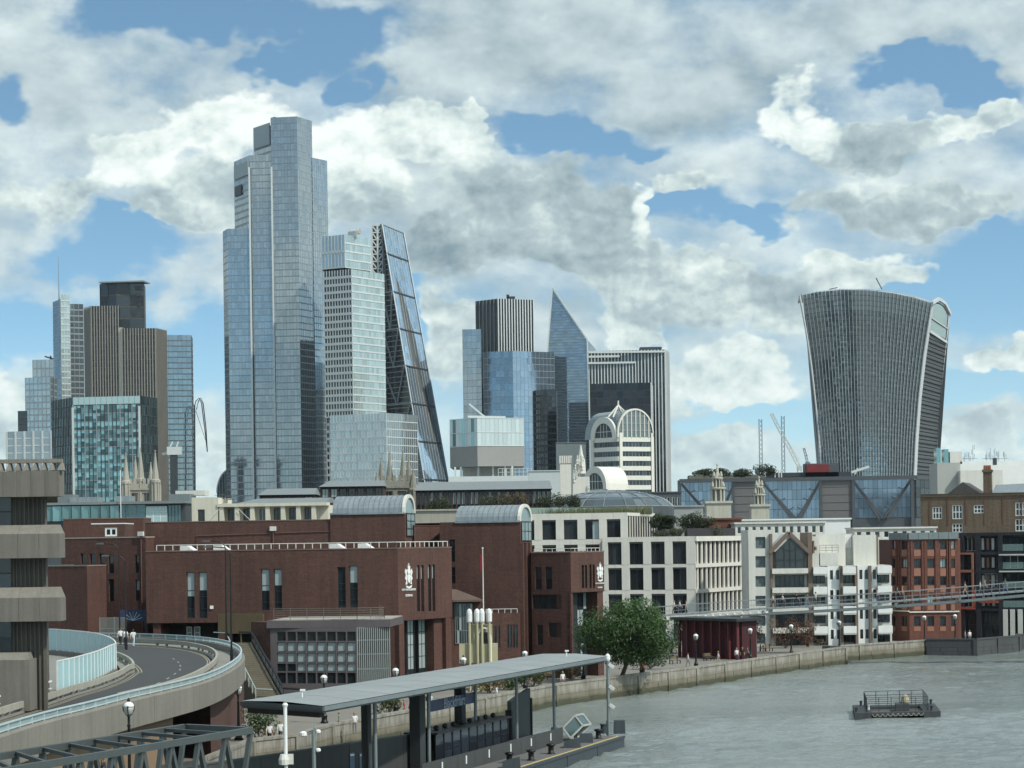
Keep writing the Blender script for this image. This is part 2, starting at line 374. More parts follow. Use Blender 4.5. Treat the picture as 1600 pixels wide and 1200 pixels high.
# ------------------------------------------------------------------ palette
def brick_mat(name, col, course=0.16):
    """brickwork: uneven courses, patches of other firings, rain streaks; joints far below a pixel stay in the colour"""
    m = mat(name, col, 0.85, var=0.34, scale=0.2, streak=0.30, bump=0.35, fine=0.2, bscale=9); nt = m.node_tree; b = nt.nodes['Principled BSDF']; E.nt = nt
    old = b.inputs['Base Color'].links[0].from_socket; c1 = E(noise(nt, _scaled(nt, (.5, .5, 5.5)), 1.0, 3, .7)); c2 = E(noise(nt, _scaled(nt, (3.5, 3.5, 9)), 1.0, 2, .6))
    k = nt.nodes.new('ShaderNodeVectorMath'); k.operation = 'SCALE'; nt.links.new(old, k.inputs[0]); nt.links.new(((c1-.5)*(course*4)+(c2-.5)*1.1+1.0).max(.3).v, k.inputs['Scale']); nt.links.new(k.outputs[0], b.inputs['Base Color']); return m
brick = brick_mat('brick_dark_red', (0.090, 0.045, 0.035))
concrete = mat('concrete_aged', (0.20, 0.19, 0.162), 0.85, var=0.2, scale=0.3, streak=0.22, bump=0.25, fine=0.15)
concrete_l = mat('concrete_pale', (0.34, 0.33, 0.28), 0.85, var=0.2, scale=0.4, streak=0.2, bump=0.2)
stone = mat('portland_stone', (0.62, 0.61, 0.55), 0.75, var=0.10, scale=0.5, streak=0.10, fine=0.08)
stone_grey = mat('stone_weathered', (0.34, 0.33, 0.28), 0.85, var=0.28, scale=0.4, streak=0.2)
white_p = mat('white_paint', (0.72, 0.74, 0.72), 0.5, var=0.08, scale=0.6, streak=0.05)
offwhite = mat('render_offwhite', (0.60, 0.60, 0.55), 0.75, var=0.10, scale=0.5, streak=0.14)
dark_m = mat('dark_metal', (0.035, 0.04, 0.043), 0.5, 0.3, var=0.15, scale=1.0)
black_m = mat('black_iron', (0.012, 0.013, 0.014), 0.45, 0.2, var=0.15, scale=2)
steel = mat('grey_steel', (0.20, 0.235, 0.24), 0.5, 0.35, var=0.12, scale=0.7, streak=0.08)
steel_d = mat('grey_steel_dark', (0.085, 0.10, 0.105), 0.55, 0.35, var=0.15, scale=0.7, streak=0.08)
zinc = mat('zinc_sheet', (0.30, 0.345, 0.36), 0.42, 0.4, var=0.14, scale=0.6, streak=0.25, fine=0.05)
lead = mat('lead_roof', (0.20, 0.225, 0.23), 0.6, 0.1, var=0.15, scale=0.4)
asphalt = mat('asphalt', (0.055, 0.058, 0.06), 0.9, var=0.2, scale=0.5, bump=0.2)
paint_rail = mat('rail_paint_pale', (0.42, 0.52, 0.54), 0.55, var=0.12, scale=1.0, streak=0.1)
tan = mat('wall_tan', (0.24, 0.165, 0.105), 0.85, var=0.15, scale=0.3, streak=0.1, bump=0.2)
timber = mat('timber_slats', (0.13, 0.10, 0.055), 0.8, var=0.25, scale=0.8)
dark_in = mat('inside_shade', (0.012, 0.013, 0.014), 0.7, var=0.2, scale=0.4)  # near black: shade of recesses and unlit insides put into the colour
pane_d = glass('pane_dark', (0.06, 0.075, 0.085), 0.45, 0.05, blind=0.12, var=0.6, blindcol=(0.42, 0.5, 0.5))
pane_b = glass('pane_pale', (0.30, 0.42, 0.44), 0.3, 0.25, var=0.25)
skin_m = mat('skin', (0.48, 0.29, 0.21), 0.6, var=0.05)

# ------------------------------------------------------------------ river wall line (height 2.3 m at its coping), promenade, water
ZG, ZW = 1.4, 2.3
WPX = [(60, 1290), (396, 1154), (467, 1146), (520, 1130), (645, 1108), (760, 1088), (870, 1068), (950, 1058), (1090, 1041), (1175, 1029), (1250, 1019), (1322, 1010)]
WALL = [onz(x, y, ZW) for x, y in WPX]
e0 = WALL[-1]
WALL2 = [e0+Vector((-2.4, 3.2, 0)), at(1452, 996, 0) and onz(1452, 998, ZW)]
WALL3 = [onz(1452, 997, ZW)+Vector((-1, -3.0, 0)), onz(1497, 995, ZW)+Vector((1, -8, 0)), onz(1546, 993, ZW)+Vector((4, -2.0, 0)), onz(1546, 993, ZW)+Vector((5, 3, 0)), onz(1660, 988, ZW), Vector((190, 372, ZW))]
LINE = [Vector((-75, 20, ZW))]+WALL+WALL2+WALL3
def water_mat():
    m, nt, b = _base('river_water'); E.nt = nt
    n1 = E(noise(nt, _scaled(nt, (0.8, 1.2, 1)), 1.0, 4, 0.66, 0.5)); n2 = E(noise(nt, _scaled(nt, (2.2, 3.0, 1)), 1.0, 3, 0.7, 0.3)); n4 = E(noise(nt, _scaled(nt, (0.012, 0.04, 1)), 1.0, 3, 0.5))
    nt.links.new(mixc(nt, n4.step(0.35, 0.65), (0.17, 0.20, 0.185), (0.23, 0.265, 0.255)), b.inputs['Base Color'])
    nt.links.new((n4*0.16+0.06).v, b.inputs['Roughness']); b.inputs['IOR'].default_value = 1.5
    h = n1*0.35+n2*(n4*.5+.25)
    bp = nt.nodes.new('ShaderNodeBump'); bp.inputs['Strength'].default_value = 1.0; bp.inputs['Distance'].default_value = 0.35
    nt.links.new(h.v, bp.inputs['Height']); nt.links.new(bp.outputs[0], b.inputs['Normal']); return m
from mathutils import noise as mn
def river():
    """tidal water: real chop where the camera sees it, flat beyond"""
    x0, x1, y0, y1, nx, ny = -30.0, 125.0, 92.0, 352.0, 300, 360; mb = MB(); o_ = mn.offset if False else None
    def h(x, y):
        fade = min(1, (x-x0)/6, (x1-x)/6, (y-y0)/6, (y1-y)/6); g = .45+.9*mn.noise((x*.013, y*.03, 5))
        q = mn.noise((x*.22+y*.05, y*.40, 0))*.14+mn.noise((x*.55-y*.1, y*.85, 3))*.15+mn.noise((x*1.2, y*1.5, 7))*.09
        return q*max(.35, g+.35)*max(0, fade)
    for j in range(ny+1):
        y = y0+(y1-y0)*j/ny
        for i in range(nx+1): x = x0+(x1-x0)*i/nx; mb.v.append((x, y, h(x, y)))
    for j in range(ny):
        for i in range(nx): k = j*(nx+1)+i; mb.f.append((k, k+1, k+nx+2, k+nx+1))
    mb.t = [.5]*len(mb.f); mb.m = [0]*len(mb.f)
    for a, b, c, d in ((-400, 4000, -200, y0), (-400, 4000, y1, 1500), (-400, x0, y0, y1), (x1, 4000, y0, y1)): mb.face([(a, c, 0), (b, c, 0), (b, d, 0), (a, d, 0)])
    struct(mb, 'river', water_mat(), True)
river()
paving = mat('paving_buff', (0.20, 0.19, 0.165), 0.85, var=0.2, scale=0.5)
ring = [(p.x, p.y) for p in LINE]
mb = MB(); mb.face([(x, y, ZG) for x, y in ring]+[(6000, 372, ZG), (6000, 6000, ZG), (-5000, 6000, ZG), (-5000, 20, ZG)]); struct(mb, 'ground', paving)

def riverwall_mat():
    m, nt, b = _base('river_wall_granite'); E.nt = nt
    tc = nt.nodes.new('ShaderNodeTexCoord'); sp = nt.nodes.new('ShaderNodeSeparateXYZ'); nt.links.new(tc.outputs['Object'], sp.inputs[0]); z = E(sp.outputs[2])
    n1 = E(noise(nt, _scaled(nt, (1, 1, 1)), 0.7, 5, 0.65)); n2 = E(noise(nt, _scaled(nt, (1.8, 1.8, 0.3)), 1.0, 4, 0.6))
    wet = 1-(z+(n1-0.5)*0.9).step(0.3, 0.9); alg = 1-(z+(n1-0.5)*0.9).step(0.9, 1.6)
    c = mixc(nt, n2.step(0.3, 0.75), (0.30, 0.285, 0.245), (0.15, 0.14, 0.115)); c = mixc(nt, alg*0.7, c, (0.13, 0.115, 0.07)); c = mixc(nt, wet*0.85, c, (0.035, 0.042, 0.02))
    nt.links.new(c, b.inputs['Base Color']); b.inputs['Roughness'].default_value = 0.8
    bp = nt.nodes.new('ShaderNodeBump'); bp.inputs['Strength'].default_value = 0.4; bp.inputs['Distance'].default_value = 0.05
    nt.links.new(noise(nt, _scaled(nt, (1, 1, 1)), 6, 3, 0.6), bp.inputs['Height']); nt.links.new(bp.outputs[0], b.inputs['Normal']); return m
rw = riverwall_mat(); darkwall = mat('river_wall_dark', (0.06, 0.065, 0.066), 0.8, var=0.3, scale=0.4, streak=0.2)
def river_wall(pts, m, label, zt=ZW):
    """parapet wall in lengths between joints, with buttress strips and a coping"""
    c = pts[0]; t = thing('river_wall', label, 'river wall', (c.x, c.y, 0)); cop = MB(); body = MB()
    for a, b in zip(pts, pts[1:]):
        f = Fr(a, b); n = max(1, round(f.L/7.5))
        for i in range(n):
            u0, u1 = f.L*i/n, f.L*(i+1)/n
            mbb = MB(); f.box(mbb, u0+(0.02 if i else 0), u1-0.02, 1.12, zt-0.22, -0.45, R.uniform(-.02, .02)); mbb.build('wall_panel', m, t)
            for r_, (za, zb_) in enumerate(((-.6, .5), (.52, 1.1))):
                ns = 3 if (u1-u0) > 4 else 2; off_ = .15 if r_ else 0
                for q in range(ns): mbb = MB(); a_ = u0+(u1-u0)*max(0, (q-off_))/ns; b_ = u0+(u1-u0)*(min(1, (q+1-off_)/ns) if q < ns-1 else 1); f.box(mbb, a_+.02, b_-.02, za, zb_, -.45, .03+R.uniform(-.02, .03)); mbb.build('wall_stone', m, t)
            mbb = MB(); f.box(mbb, u0, u1-0.03, zt-0.22, zt, -0.5, 0.07+R.uniform(-.01, .01)); mbb.build('coping_stone', m, t)
            mbb = MB(); f.box(mbb, u1-0.45, u1+0.1, -0.6, zt-0.23, -0.3, 0.16); mbb.build('buttress', m, t)
    return t
river_wall(WALL, rw, 'long granite river wall with weed stained foot below the promenade')
river_wall([WALL[-1]-Vector((0.0, 0, 0)), WALL2[0]], rw, 'short end return of the granite wall where it steps back')
river_wall(WALL2, rw, 'low dark stained river wall below the white flats', 2.2)
river_wall(WALL3[:4], darkwall, 'dark faced wall of the embankment jutting out below the red brick block', 2.4)
river_wall(WALL3[3:], darkwall, 'dark embankment wall at the right edge below the black flats', 2.3)

# ------------------------------------------------------------------ the road ramp that turns back on itself
ZR = 7.0
def path(pk): return [tuple(onz(x, y, z).xy) for x, y, z in pk]
OUT = path([(-60,1152,8.1),(0,1131,8.1),(70,1111,8.1),(135,1096,8.1),(200,1080,8.1),(255,1068,8.1),(306,1056,8.1),(338,1045,8.1),(358,1035,8.1),(371,1025.5,8.1),(376,1017,8.1),(372,1009,8.1),(357,1002,8.1),(325,996,8.1),(277,992,8.1),(212,989.5,8.1),(120,988,8.1)])
INN = path([(-60,1126,7.35),(0,1108,7.35),(50,1093,7.35),(90,1080,7.35),(130,1069,7.35),(165,1056,7.35),(182,1046,7.35)])+path([(188,1005,9.33),(183,998,9.33),(168,991.5,9.33),(145,987,9.33),(110,983.5,9.33),(71,981.5,9.33),(0,980,9.33)])
def offset(line, d):                    # to the left of travel
    o = []
    for i, p in enumerate(line):
        a, b = line[max(0, i-1)], line[min(len(line)-1, i+1)]; t = Vector((b[0]-a[0], b[1]-a[1])).normalized(); o.append((p[0]-t.y*d, p[1]+t.x*d))
    return o
def dense(line, k=4):                   # Catmull-Rom
    o = []
    for i in range(len(line)-1):
        p = [Vector(line[max(0, min(len(line)-1, j))]) for j in (i-1, i, i+1, i+2)]
        for s in range(k):
            t = s/k; o.append(tuple(0.5*((2*p[1])+(p[2]-p[0])*t+(2*p[0]-5*p[1]+4*p[2]-p[3])*t*t+(3*p[1]-p[0]-3*p[2]+p[3])*t**3)))
    return o+[tuple(line[-1])]
def resample(line, n):
    p = [Vector(q) for q in line]; L = [0]
    for a, b in zip(p, p[1:]): L.append(L[-1]+(b-a).length)
    o = []; k = 0
    for i in range(n):
        s = L[-1]*i/(n-1)
        while k < len(p)-2 and L[k+1] < s: k += 1
        o.append(tuple(p[k]+(p[k+1]-p[k])*((s-L[k])/(L[k+1]-L[k]))))
    return o
OUTd, INNd = resample(dense(OUT, 6), 61), resample(dense(INN, 6), 61)
def strip(mb, l0, l1, z, tone=0.5):
    for i in range(len(l0)-1): mb.face([(*l0[i], z), (*l0[i+1], z), (*l1[i+1], z), (*l1[i], z)], tone)
def sweep(mb, line, prof, cap=True):    # prof: (offset to the left, z) ring
    n = len(prof); rows = [offset(line, d) for d, z in prof]; i0 = len(mb.v)
    for k in range(len(line)):
        for j in range(n): mb.v.append((*rows[j][k], prof[j][1]))
    for k in range(len(line)-1):
        for j in range(n): mb.f.append((i0+k*n+j, i0+k*n+(j+1) % n, i0+(k+1)*n+(j+1) % n, i0+(k+1)*n+j)); mb.t.append(.5); mb.m.append(0)
    if cap: mb.f.append(tuple(i0+j for j in range(n))); mb.f.append(tuple(i0+(len(line)-1)*n+j for j in range(n-1, -1, -1))); mb.t += [.5]*2; mb.m += [0]*2
    return mb
mb = MB(); strip(mb, OUTd, offset(INNd, -0.3), ZR); struct(mb, 'road', asphalt)
pav = mat('pavement_grey', (0.23, 0.225, 0.20), 0.85, var=0.2, scale=0.6)
mb = sweep(MB(), OUTd, [(0.0, ZR-.05), (2.1, ZR-.05), (2.1, ZR+0.12), (0.0, ZR+0.12)]); struct(mb, 'pavement', pav)
mb = sweep(MB(), INNd, [(-1.1, ZR-.05), (0.0, ZR-.05), (0.0, ZR+0.12), (-1.1, ZR+0.12)]); struct(mb, 'pavement', pav)
mb = sweep(MB(), OUTd, [(2.1, ZR-.04), (2.3, ZR-.04), (2.3, ZR+0.13), (2.1, ZR+0.13)]); mb.build('kerb', concrete_l)['kind'] = 'structure'
lm = mat('road_marking_yellow', (0.30, 0.275, 0.19), 0.8, var=0.25, scale=2)
for d in (2.55, 2.75):
    mb = MB(); strip(mb, offset(OUTd, d), offset(OUTd, d+0.1), ZR+0.006); struct(mb, 'road_marking', lm)
for d in (-1.35, -1.6):
    mb = MB(); strip(mb, offset(INNd, d), offset(INNd, d-0.1), ZR+0.006); struct(mb, 'road_marking', lm)
wm = mat('road_marking_white', (0.34, 0.35, 0.34), 0.85, var=0.45, scale=3)
for i in range(0, 44, 3):
    mid = [tuple((Vector(a)+Vector(b))*0.5) for a, b in zip(OUTd, INNd)]
    mb = MB(); strip(mb, offset(mid[i:i+2], .05), offset(mid[i:i+2], -.05), ZR+0.006); struct(mb, 'road_marking', wm)
# viaduct edge: concrete fascia with parapet, panel joints as separate units, pale railing above
t = thing('viaduct_parapet', 'curved concrete edge beam of the raised road with pale railing on top', 'parapet', (-21, 180, 0))
step = 4
for i in range(0, len(OUTd)-1, step):
    seg = OUTd[i:i+step+1]; seg = seg[:-1]+[tuple(Vector(seg[-1])+(Vector(seg[-2])-Vector(seg[-1]))*0.02)]
    sweep(MB(), seg, [(-0.35, ZR-1.15), (0.15, ZR-1.15), (0.15, ZR+0.62), (-0.2, ZR+0.62), (-0.35, ZR+0.5)]).build('fascia_panel', concrete, t)
sweep(MB(), OUTd, [(-0.12, ZR+1.02), (0.0, ZR+1.02), (0.0, ZR+1.10), (-0.12, ZR+1.10)]).build('top_rail', paint_rail, t)
sweep(MB(), OUTd, [(-0.09, ZR+0.68), (-0.03, ZR+0.68), (-0.03, ZR+0.74), (-0.09, ZR+0.74)]).build('lower_rail', paint_rail, t)
meshp = mat('rail_mesh', (0.36, 0.45, 0.46), 0.6, var=0.1, scale=1)
for i in range(len(OUTd)-1):
    a, b = Vector(OUTd[i]), Vector(OUTd[i+1]); f = Fr(b, a) if False else Fr(a, b); n = max(1, round(f.L/2.1))
    for k in range(n):
        mbb = MB(); f.box(mbb, f.L*k/n-.04, f.L*k/n+.04, ZR+.6, ZR+1.04, -.02, .10); mbb.build('railing_post', paint_rail, t)
    mbb = MB()
    for k in range(max(2, int(f.L/0.16))): u = f.L*k/max(2, int(f.L/0.16)); f.box(mbb, u, u+.03, ZR+.74, ZR+1.02, .02, .05)
    mbb.build('baluster_panel', meshp, t, stuff=True)
t = thing('crash_barrier', 'low concrete crash barrier along the outer bend of the road', 'barrier', (-24, 205, ZR))
o2 = offset(OUTd, 2.0)
for i in range(16, len(o2)-6, 3):
    sweep(MB(), o2[i:i+4], [(-0.1, ZR+.34), (0.1, ZR+.34), (0.1, ZR+.72), (-0.1, ZR+.72)]).build('barrier_beam', concrete_l, t)
    for q in (i, i+1): sweep(MB(), [tuple(Vector(o2[q])), tuple(Vector(o2[q])+(Vector(o2[q+1])-Vector(o2[q])).normalized()*0.3)], [(-0.09, ZR+.1), (0.08, ZR+.1), (0.08, ZR+.36), (-0.09, ZR+.36)]).build('barrier_post', concrete, t)
t = thing('crash_barrier', 'low concrete crash barrier below the pale blue glass screen', 'barrier', (-31, 165, ZR))
o2 = offset(INNd, -1.0)
for i in range(0, len(o2)-12, 3):
    sweep(MB(), o2[i:i+4], [(-0.1, ZR+.34), (0.1, ZR+.34), (0.1, ZR+.72), (-0.1, ZR+.72)]).build('barrier_beam', concrete_l, t)
    for q in (i, i+1): sweep(MB(), [tuple(Vector(o2[q])), tuple(Vector(o2[q])+(Vector(o2[q+1])-Vector(o2[q])).normalized()*0.3)], [(-0.08, ZR+.1), (0.09, ZR+.1), (0.09, ZR+.36), (-0.08, ZR+.36)]).build('barrier_post', concrete, t)
# deck slab and supporting walls
mb = MB(); strip(mb, offset(OUTd, 0.1), offset(INNd, -0.1), ZR-0.9); o = mb.build('viaduct_soffit', concrete); o['kind'] = 'structure'
t = thing('abutment_wall', 'warm brown wall holding up the raised road', 'wall', (-24, 140, ZG))
sup = [q for q in offset(OUTd, 0.5) if q[1] < onz(288, 1062, 8.1).y]
for i in range(0, len(sup)-1, 3): sweep(MB(), sup[i:i+4], [(0, ZG-.5), (0.5, ZG-.5), (0.5, ZR-1.1), (0, ZR-1.1)]).build('wall_panel', tan, t)
m_ = MB(); p0, p1, p2 = onz(345, 1043, 8.1), onz(371, 1026, 8.1), onz(376, 1017, 8.1); m_.prism([(p0.x-.8, p0.y), (p1.x-.8, p1.y), (p2.x-1, p2.y+10), (p0.x-8, p0.y+12)], ZG-.3, ZR-1.0); tag(m_.build('undercroft_block', brick), 'brick block under the bend of the raised road beside the dark opening', 'wall')
m_ = MB(); p0, p1 = onz(286, 1062, 8.1), onz(345, 1043, 8.1); f_ = Fr(p0, p1); f_.box(m_, 0, f_.L, ZG-.3, ZR-1.0, -6.2, -6); tag(m_.build('undercroft_back_wall', dark_in), 'back wall under the raised road, coloured near black for the shade of the opening', 'wall')  # sheet painted near black for the shade inside the opening
for (x, y) in () and ((-24.4, 172.5), (-25.0, 196), (-29.5, 214)):
    mb = MB(); mb.box(x-1.0, x+0.2, y-.6, y+.6, ZG-.5, ZR-1.0); tag(mb.build('viaduct_pier', brick), 'brick pier under the bend of the raised road, %s' % {172.5: 'beside the dark opening', 196: 'by the stairs', 214: 'at the far side of the bend'}[y], 'pier')
# noise screen of pale glass on the inner side, its panels one by one, posts between
t = thing('glass_screen', 'curved pale blue glass screen on the inside of the road bend', 'screen', (-30, 165, ZR))
scr = [q for q in offset(INNd, 0.35) if True]
scr_m, nt_, b_ = _base('screen_glass'); b_.inputs['Base Color'].default_value = (0.46, 0.68, 0.72, 1); b_.inputs['Roughness'].default_value = 0.22; b_.inputs['Alpha'].default_value = 0.88
path_ = [p for p in scr if p[1] > onz(90, 1080, 7.35).y]; acc = 0; pts = [Vector(path_[0])]
for a, b in zip(path_, path_[1:]):
    a, b = Vector(a), Vector(b); Ls = (b-a).length; dq = 1.55-acc
    while dq < Ls: pts.append(a+(b-a)*dq/Ls); dq += 1.55
    acc = (acc+Ls) % 1.55
for a, b in zip(pts, pts[1:]):
    f = Fr(a, b); mbb = MB(); f.box(mbb, .04, f.L-.04, ZR+.35, ZR+2.25, -.02, .02); mbb.build('glass_panel', scr_m, t)
    mbb = MB(); f.box(mbb, -.04, .04, ZR+.05, ZR+2.3, -.05, .05); f.box(mbb, .04, f.L-.04, ZR+2.25, ZR+2.33, -.045, .045); mbb.build('screen_post', white_p, t)
t = thing('white_railing', 'pale railing at the left end of the blue glass screen', 'railing', (-33, 130, ZR))
rl = [q for q in offset(INNd, 0.35) if 100 < q[1] < onz(90, 1080, 7.35).y+.5]
sweep(MB(), rl, [(-.05, ZR+1.0), (.05, ZR+1.0), (.05, ZR+1.1), (-.05, ZR+1.1)]).build('top_rail', white_p, t)
sweep(MB(), rl, [(-.03, ZR+.55), (.03, ZR+.55), (.03, ZR+.6), (-.03, ZR+.6)]).build('middle_rail', white_p, t)
for a, b in zip(rl, rl[1:]):
    f = Fr(a, b); n = max(1, round(f.L/1.6))
    for k in range(n): mbb = MB(); f.box(mbb, f.L*k/n-.04, f.L*k/n+.04, ZR, ZR+1.02, -.04, .04); mbb.build('railing_post', white_p, t)
sweep(MB(), [q for q in offset(INNd, 0.35) if q[1] > 100], [(-.1, ZR-1.1), (.35, ZR-1.1), (.35, ZR+.3), (-.1, ZR+.3)]).build('inner_upstand', concrete)['kind'] = 'structure'
mb = MB(); mb.face([(p[0], p[1], ZR-0.1) for p in offset(INNd, 0.3)]+[(-120, 212, ZR-.1), (-120, 96, ZR-.1)]); struct(mb, 'forecourt_ground', pav)

# ------------------------------------------------------------------ building helpers
def H(fr, x0, x1, y0, y1):              # photo rectangle -> opening on a wall
    xm, ym = (x0+x1)/2, (y0+y1)/2
    return (fr.ux(x0, ym), fr.ux(x1, ym), fr.zy(xm, y1), fr.zy(xm, y0))
def block(t, pts, z0, z1, m, holes=None, depth=0.25, parapet=0.5, roof=None, cop=None, cw=0.3, name='wall'):
    """walls round a plan (front-left, front-right, back-right, back-left ...) with openings, roof behind a parapet, coping"""
    holes = holes or {}; mb = MB(); n = len(pts); frs = []
    for i in range(n):
        f = Fr(pts[i], pts[(i+1) % n]); frs.append(f); wall(mb, f, z0, z1, holes.get(i, []), depth)
    w = mb.build(name, m, t)
    rb = MB(); rb.face([(p[0], p[1], z1-parapet) for p in pts]); rb.build('roof', roof or lead, t)
    if cop:
        for i, f in enumerate(frs): c = MB(); f.box(c, 0, f.L, z1, z1+0.12, -cw, 0.05); c.build('coping', cop, t)
    return w, frs
def back(p, q, depth):                   # two more plan corners behind a front p->q
    f = Fr(p, q); return [f.xy(f.L, -depth), f.xy(0, -depth)]
def P2(x, D, y=900): v = at(x, y, D); return (v.x, v.y)
def railing(t, pts, h, m, n=None, r=0.03, posts=1.5, rails=2, name='railing'):
    """posts and rails along a 3-D path"""
    mb = MB()
    for a, b in zip(pts, pts[1:]):
        a, b = V3(a), V3(b); L = (b-a).length; k = max(1, round(L/posts))
        for i in range(k+1): p = a+(b-a)*i/k; mb.tube([p, p+Vector((0, 0, h))], r, 5)
        for j in range(rails): z = Vector((0, 0, h*(1-j/max(rails, 1)))); mb.tube([a+z, b+z], r*0.9, 5)
    return mb.build(name, m, t)

# ------------------------------------------------------------------ concrete office block at the left edge
t = thing('concrete_building', 'brown grey concrete office block with deep projecting floor bands at left edge', 'building', (-34, 140, ZG))
DB = 135.0
def bk(x, y=850): return P2(x, DB, y)
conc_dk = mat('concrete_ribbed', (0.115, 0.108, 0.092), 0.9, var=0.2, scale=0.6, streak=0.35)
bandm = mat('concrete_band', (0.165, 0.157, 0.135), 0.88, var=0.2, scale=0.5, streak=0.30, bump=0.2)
XL = -75.0
def yz(y, x=50): return Z(x, y, DB)
cx = X(71, 850, DB+1.4); bx = X(93.5, 850, DB)
def along(x0, d0, d1): return Vector((x0*(1+0.0), 0))
f = Fr((XL, DB), (cx, DB))
# ribbed wall between the bands, recessed, with tall windows
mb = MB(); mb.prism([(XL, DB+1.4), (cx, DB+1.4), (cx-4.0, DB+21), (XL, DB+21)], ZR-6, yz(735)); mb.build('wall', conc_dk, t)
fw_ = Fr((XL, DB+1.35), (cx, DB+1.35))
for k in range(150):
    u = fw_.L-0.12-k*0.27
    if u < fw_.L-9.5: break
    mb = MB(); fw_.box(mb, u-0.085, u, ZR-6, yz(735), 0, 0.07); mb.build('wall_rib', conc_dk, t)
for (ya, yb) in ((777, 820), (873, 918), (972, 1024)):
    fb_ = Fr((XL, DB+1.2), (cx, DB+1.2)); u1 = fb_.ux(19, ya); u0 = fb_.ux(0, ya)-1.5
    window(t, fb_, u0, u1, yz(yb)-.1, yz(ya)+.1, 0.0, dark_m, pane_d, 2, 2, 0.08)
    mb = MB(); fb_.box(mb, u0-.2, u1+.12, yz(yb)-.3, yz(ya)+.3, -.3, -.02); mb.build('window_surround', conc_dk, t)
def band(yt, ys, yb, seg=33.0, top=True):
    """projecting band: upright face of cast panels, sloped top of separate units, chamfered corner"""
    z0, z1, z2 = yz(yb), yz(ys), yz(yt); px = 93.5; i = 0
    while px > -60:
        a, b = X(px-seg, 850, DB)+.006, X(px, 850, DB)-.006
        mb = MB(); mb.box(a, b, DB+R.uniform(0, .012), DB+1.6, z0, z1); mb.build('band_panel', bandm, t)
        if top:
            mb = MB(); mb.hexa([(a,DB+.05,z1),(b,DB+.05,z1),(b,DB+1.5,z1),(a,DB+1.5,z1),(a,DB+.75,z2),(b-(.25 if i == 0 else 0),DB+.75,z2),(b-(.25 if i == 0 else 0),DB+1.5,z2),(a,DB+1.5,z2)]); mb.build('sill_unit', concrete, t)
        px -= seg; i += 1
    mb = MB(); mb.prism([(bx-.01, DB+.02), (bx-.55, DB+2.2), (bx-4.2, DB+20), (bx-5, DB+20), (cx-.1, DB+2.4), (cx-.1, DB+.6)], z0+.01, z1-.01); mb.build('end_panel', bandm, t)
band(735, 736, 776, 22.0, False); band(820, 834, 872); band(918, 934, 971)
# roof edge: row of concrete brackets carrying a capping
for k in range(8):
    xa = 95-k*13.5; a, b = X(xa-4, 725, DB), X(xa, 725, DB)
    mb = MB(); mb.hexa([(a-.12,DB+.1,yz(735)),(b+.1,DB+.1,yz(735)),(b+.1,DB+.9,yz(735)),(a-.12,DB+.9,yz(735)),(a+.1,DB+.3,yz(723)),(b,DB+.3,yz(723)),(b,DB+.9,yz(723)),(a+.1,DB+.9,yz(723))]); mb.build('roof_bracket', concrete, t)
mb = MB(); mb.box(XL, X(95, 720, DB), DB+.25, DB+.75, yz(723), yz(717)); mb.build('roof_capping', concrete, t)
mb = MB(); mb.box(X(-50, 1030, DB), X(50, 1030, DB), DB-.8, DB+1.3, ZR+.1, yz(1030)); mb.build('base_block', bandm, t)
mb = MB(); mb.hexa([(X(-50,1030,DB),DB-.6,yz(1030)),(X(50,1030,DB)-.2,DB-.6,yz(1030)),(X(50,1030,DB)-.2,DB+1.3,yz(1030)),(X(-50,1030,DB),DB+1.3,yz(1030)),(X(-50,1030,DB),DB,yz(1020)),(X(50,1030,DB)-.3,DB,yz(1020)),(X(50,1030,DB)-.3,DB+1.3,yz(1020)),(X(-50,1030,DB),DB+1.3,yz(1020))]); mb.build('base_sill', concrete, t)

# ------------------------------------------------------------------ the brick school
t = school = thing('brick_school', 'large dark red brick school with white crest and barrel vaulted zinc roofs', 'school building', (-15, 245, ZG))
blind4 = lambda i, j: (0.2, 0.35, 0.95, 0.97)[j] if R.random() < .85 else 0.3
A, B, C = P2(228, 238), P2(622, 234), P2(706, 243)
fr1, fr2 = Fr(A, B), Fr(B, C); zt = fr1.zy(430, 860); zb = fr1.zy(430, 972)
w1 = [(291.5,304,894,966),(310.5,323.5,894,966),(408,421,889,954),(428,440.5,889,954),(527.5,540,886,951),(546,559,884,951)]
w2 = [(651.5,656,883,955),(658,662.5,883,955),(669,673.5,882,955),(675.5,680,882,955)]
h1 = [H(fr1, *q) for q in w1]; h2 = [H(fr2, *q) for q in w2]
bkp = back(A, C, 16)
block(school, [A, B, C, Fr(B, C).xy(fr2.L+1, -14), fr1.xy(0, -16)], zb, zt, brick, {0: h1, 1: h2}, 0.3, 0.4, cop=mat('brick_coping', (0.16, 0.11, 0.09), .8))
for k, h in enumerate(h1): window(school, fr1, *h, -0.28, dark_m, pane_d, 1, 1, 0.07, tone=(lambda i, j, k=k: ((0.05, 0.2, 0.96 if k in (0, 2) else 0.25, 0.97 if k != 4 else 0.3)[j])), split=(0.2, 0.47, 0.6))
for h in h2: window(school, fr2, *h, -0.28, dark_m, pane_d, 1, 1, 0.05, tone=lambda i, j: (0.1, 0.2, 0.4, 0.94)[j], split=(0.18, 0.5, 0.7))
so_ = MB(); so_.face([(*A, zb+.02), (*B, zb+.02), (*C, zb+.02), (*Fr(B, C).xy(fr2.L+1, -14), zb+.02), (*fr1.xy(0, -16), zb+.02)]); so_.build('soffit', dark_m, school)
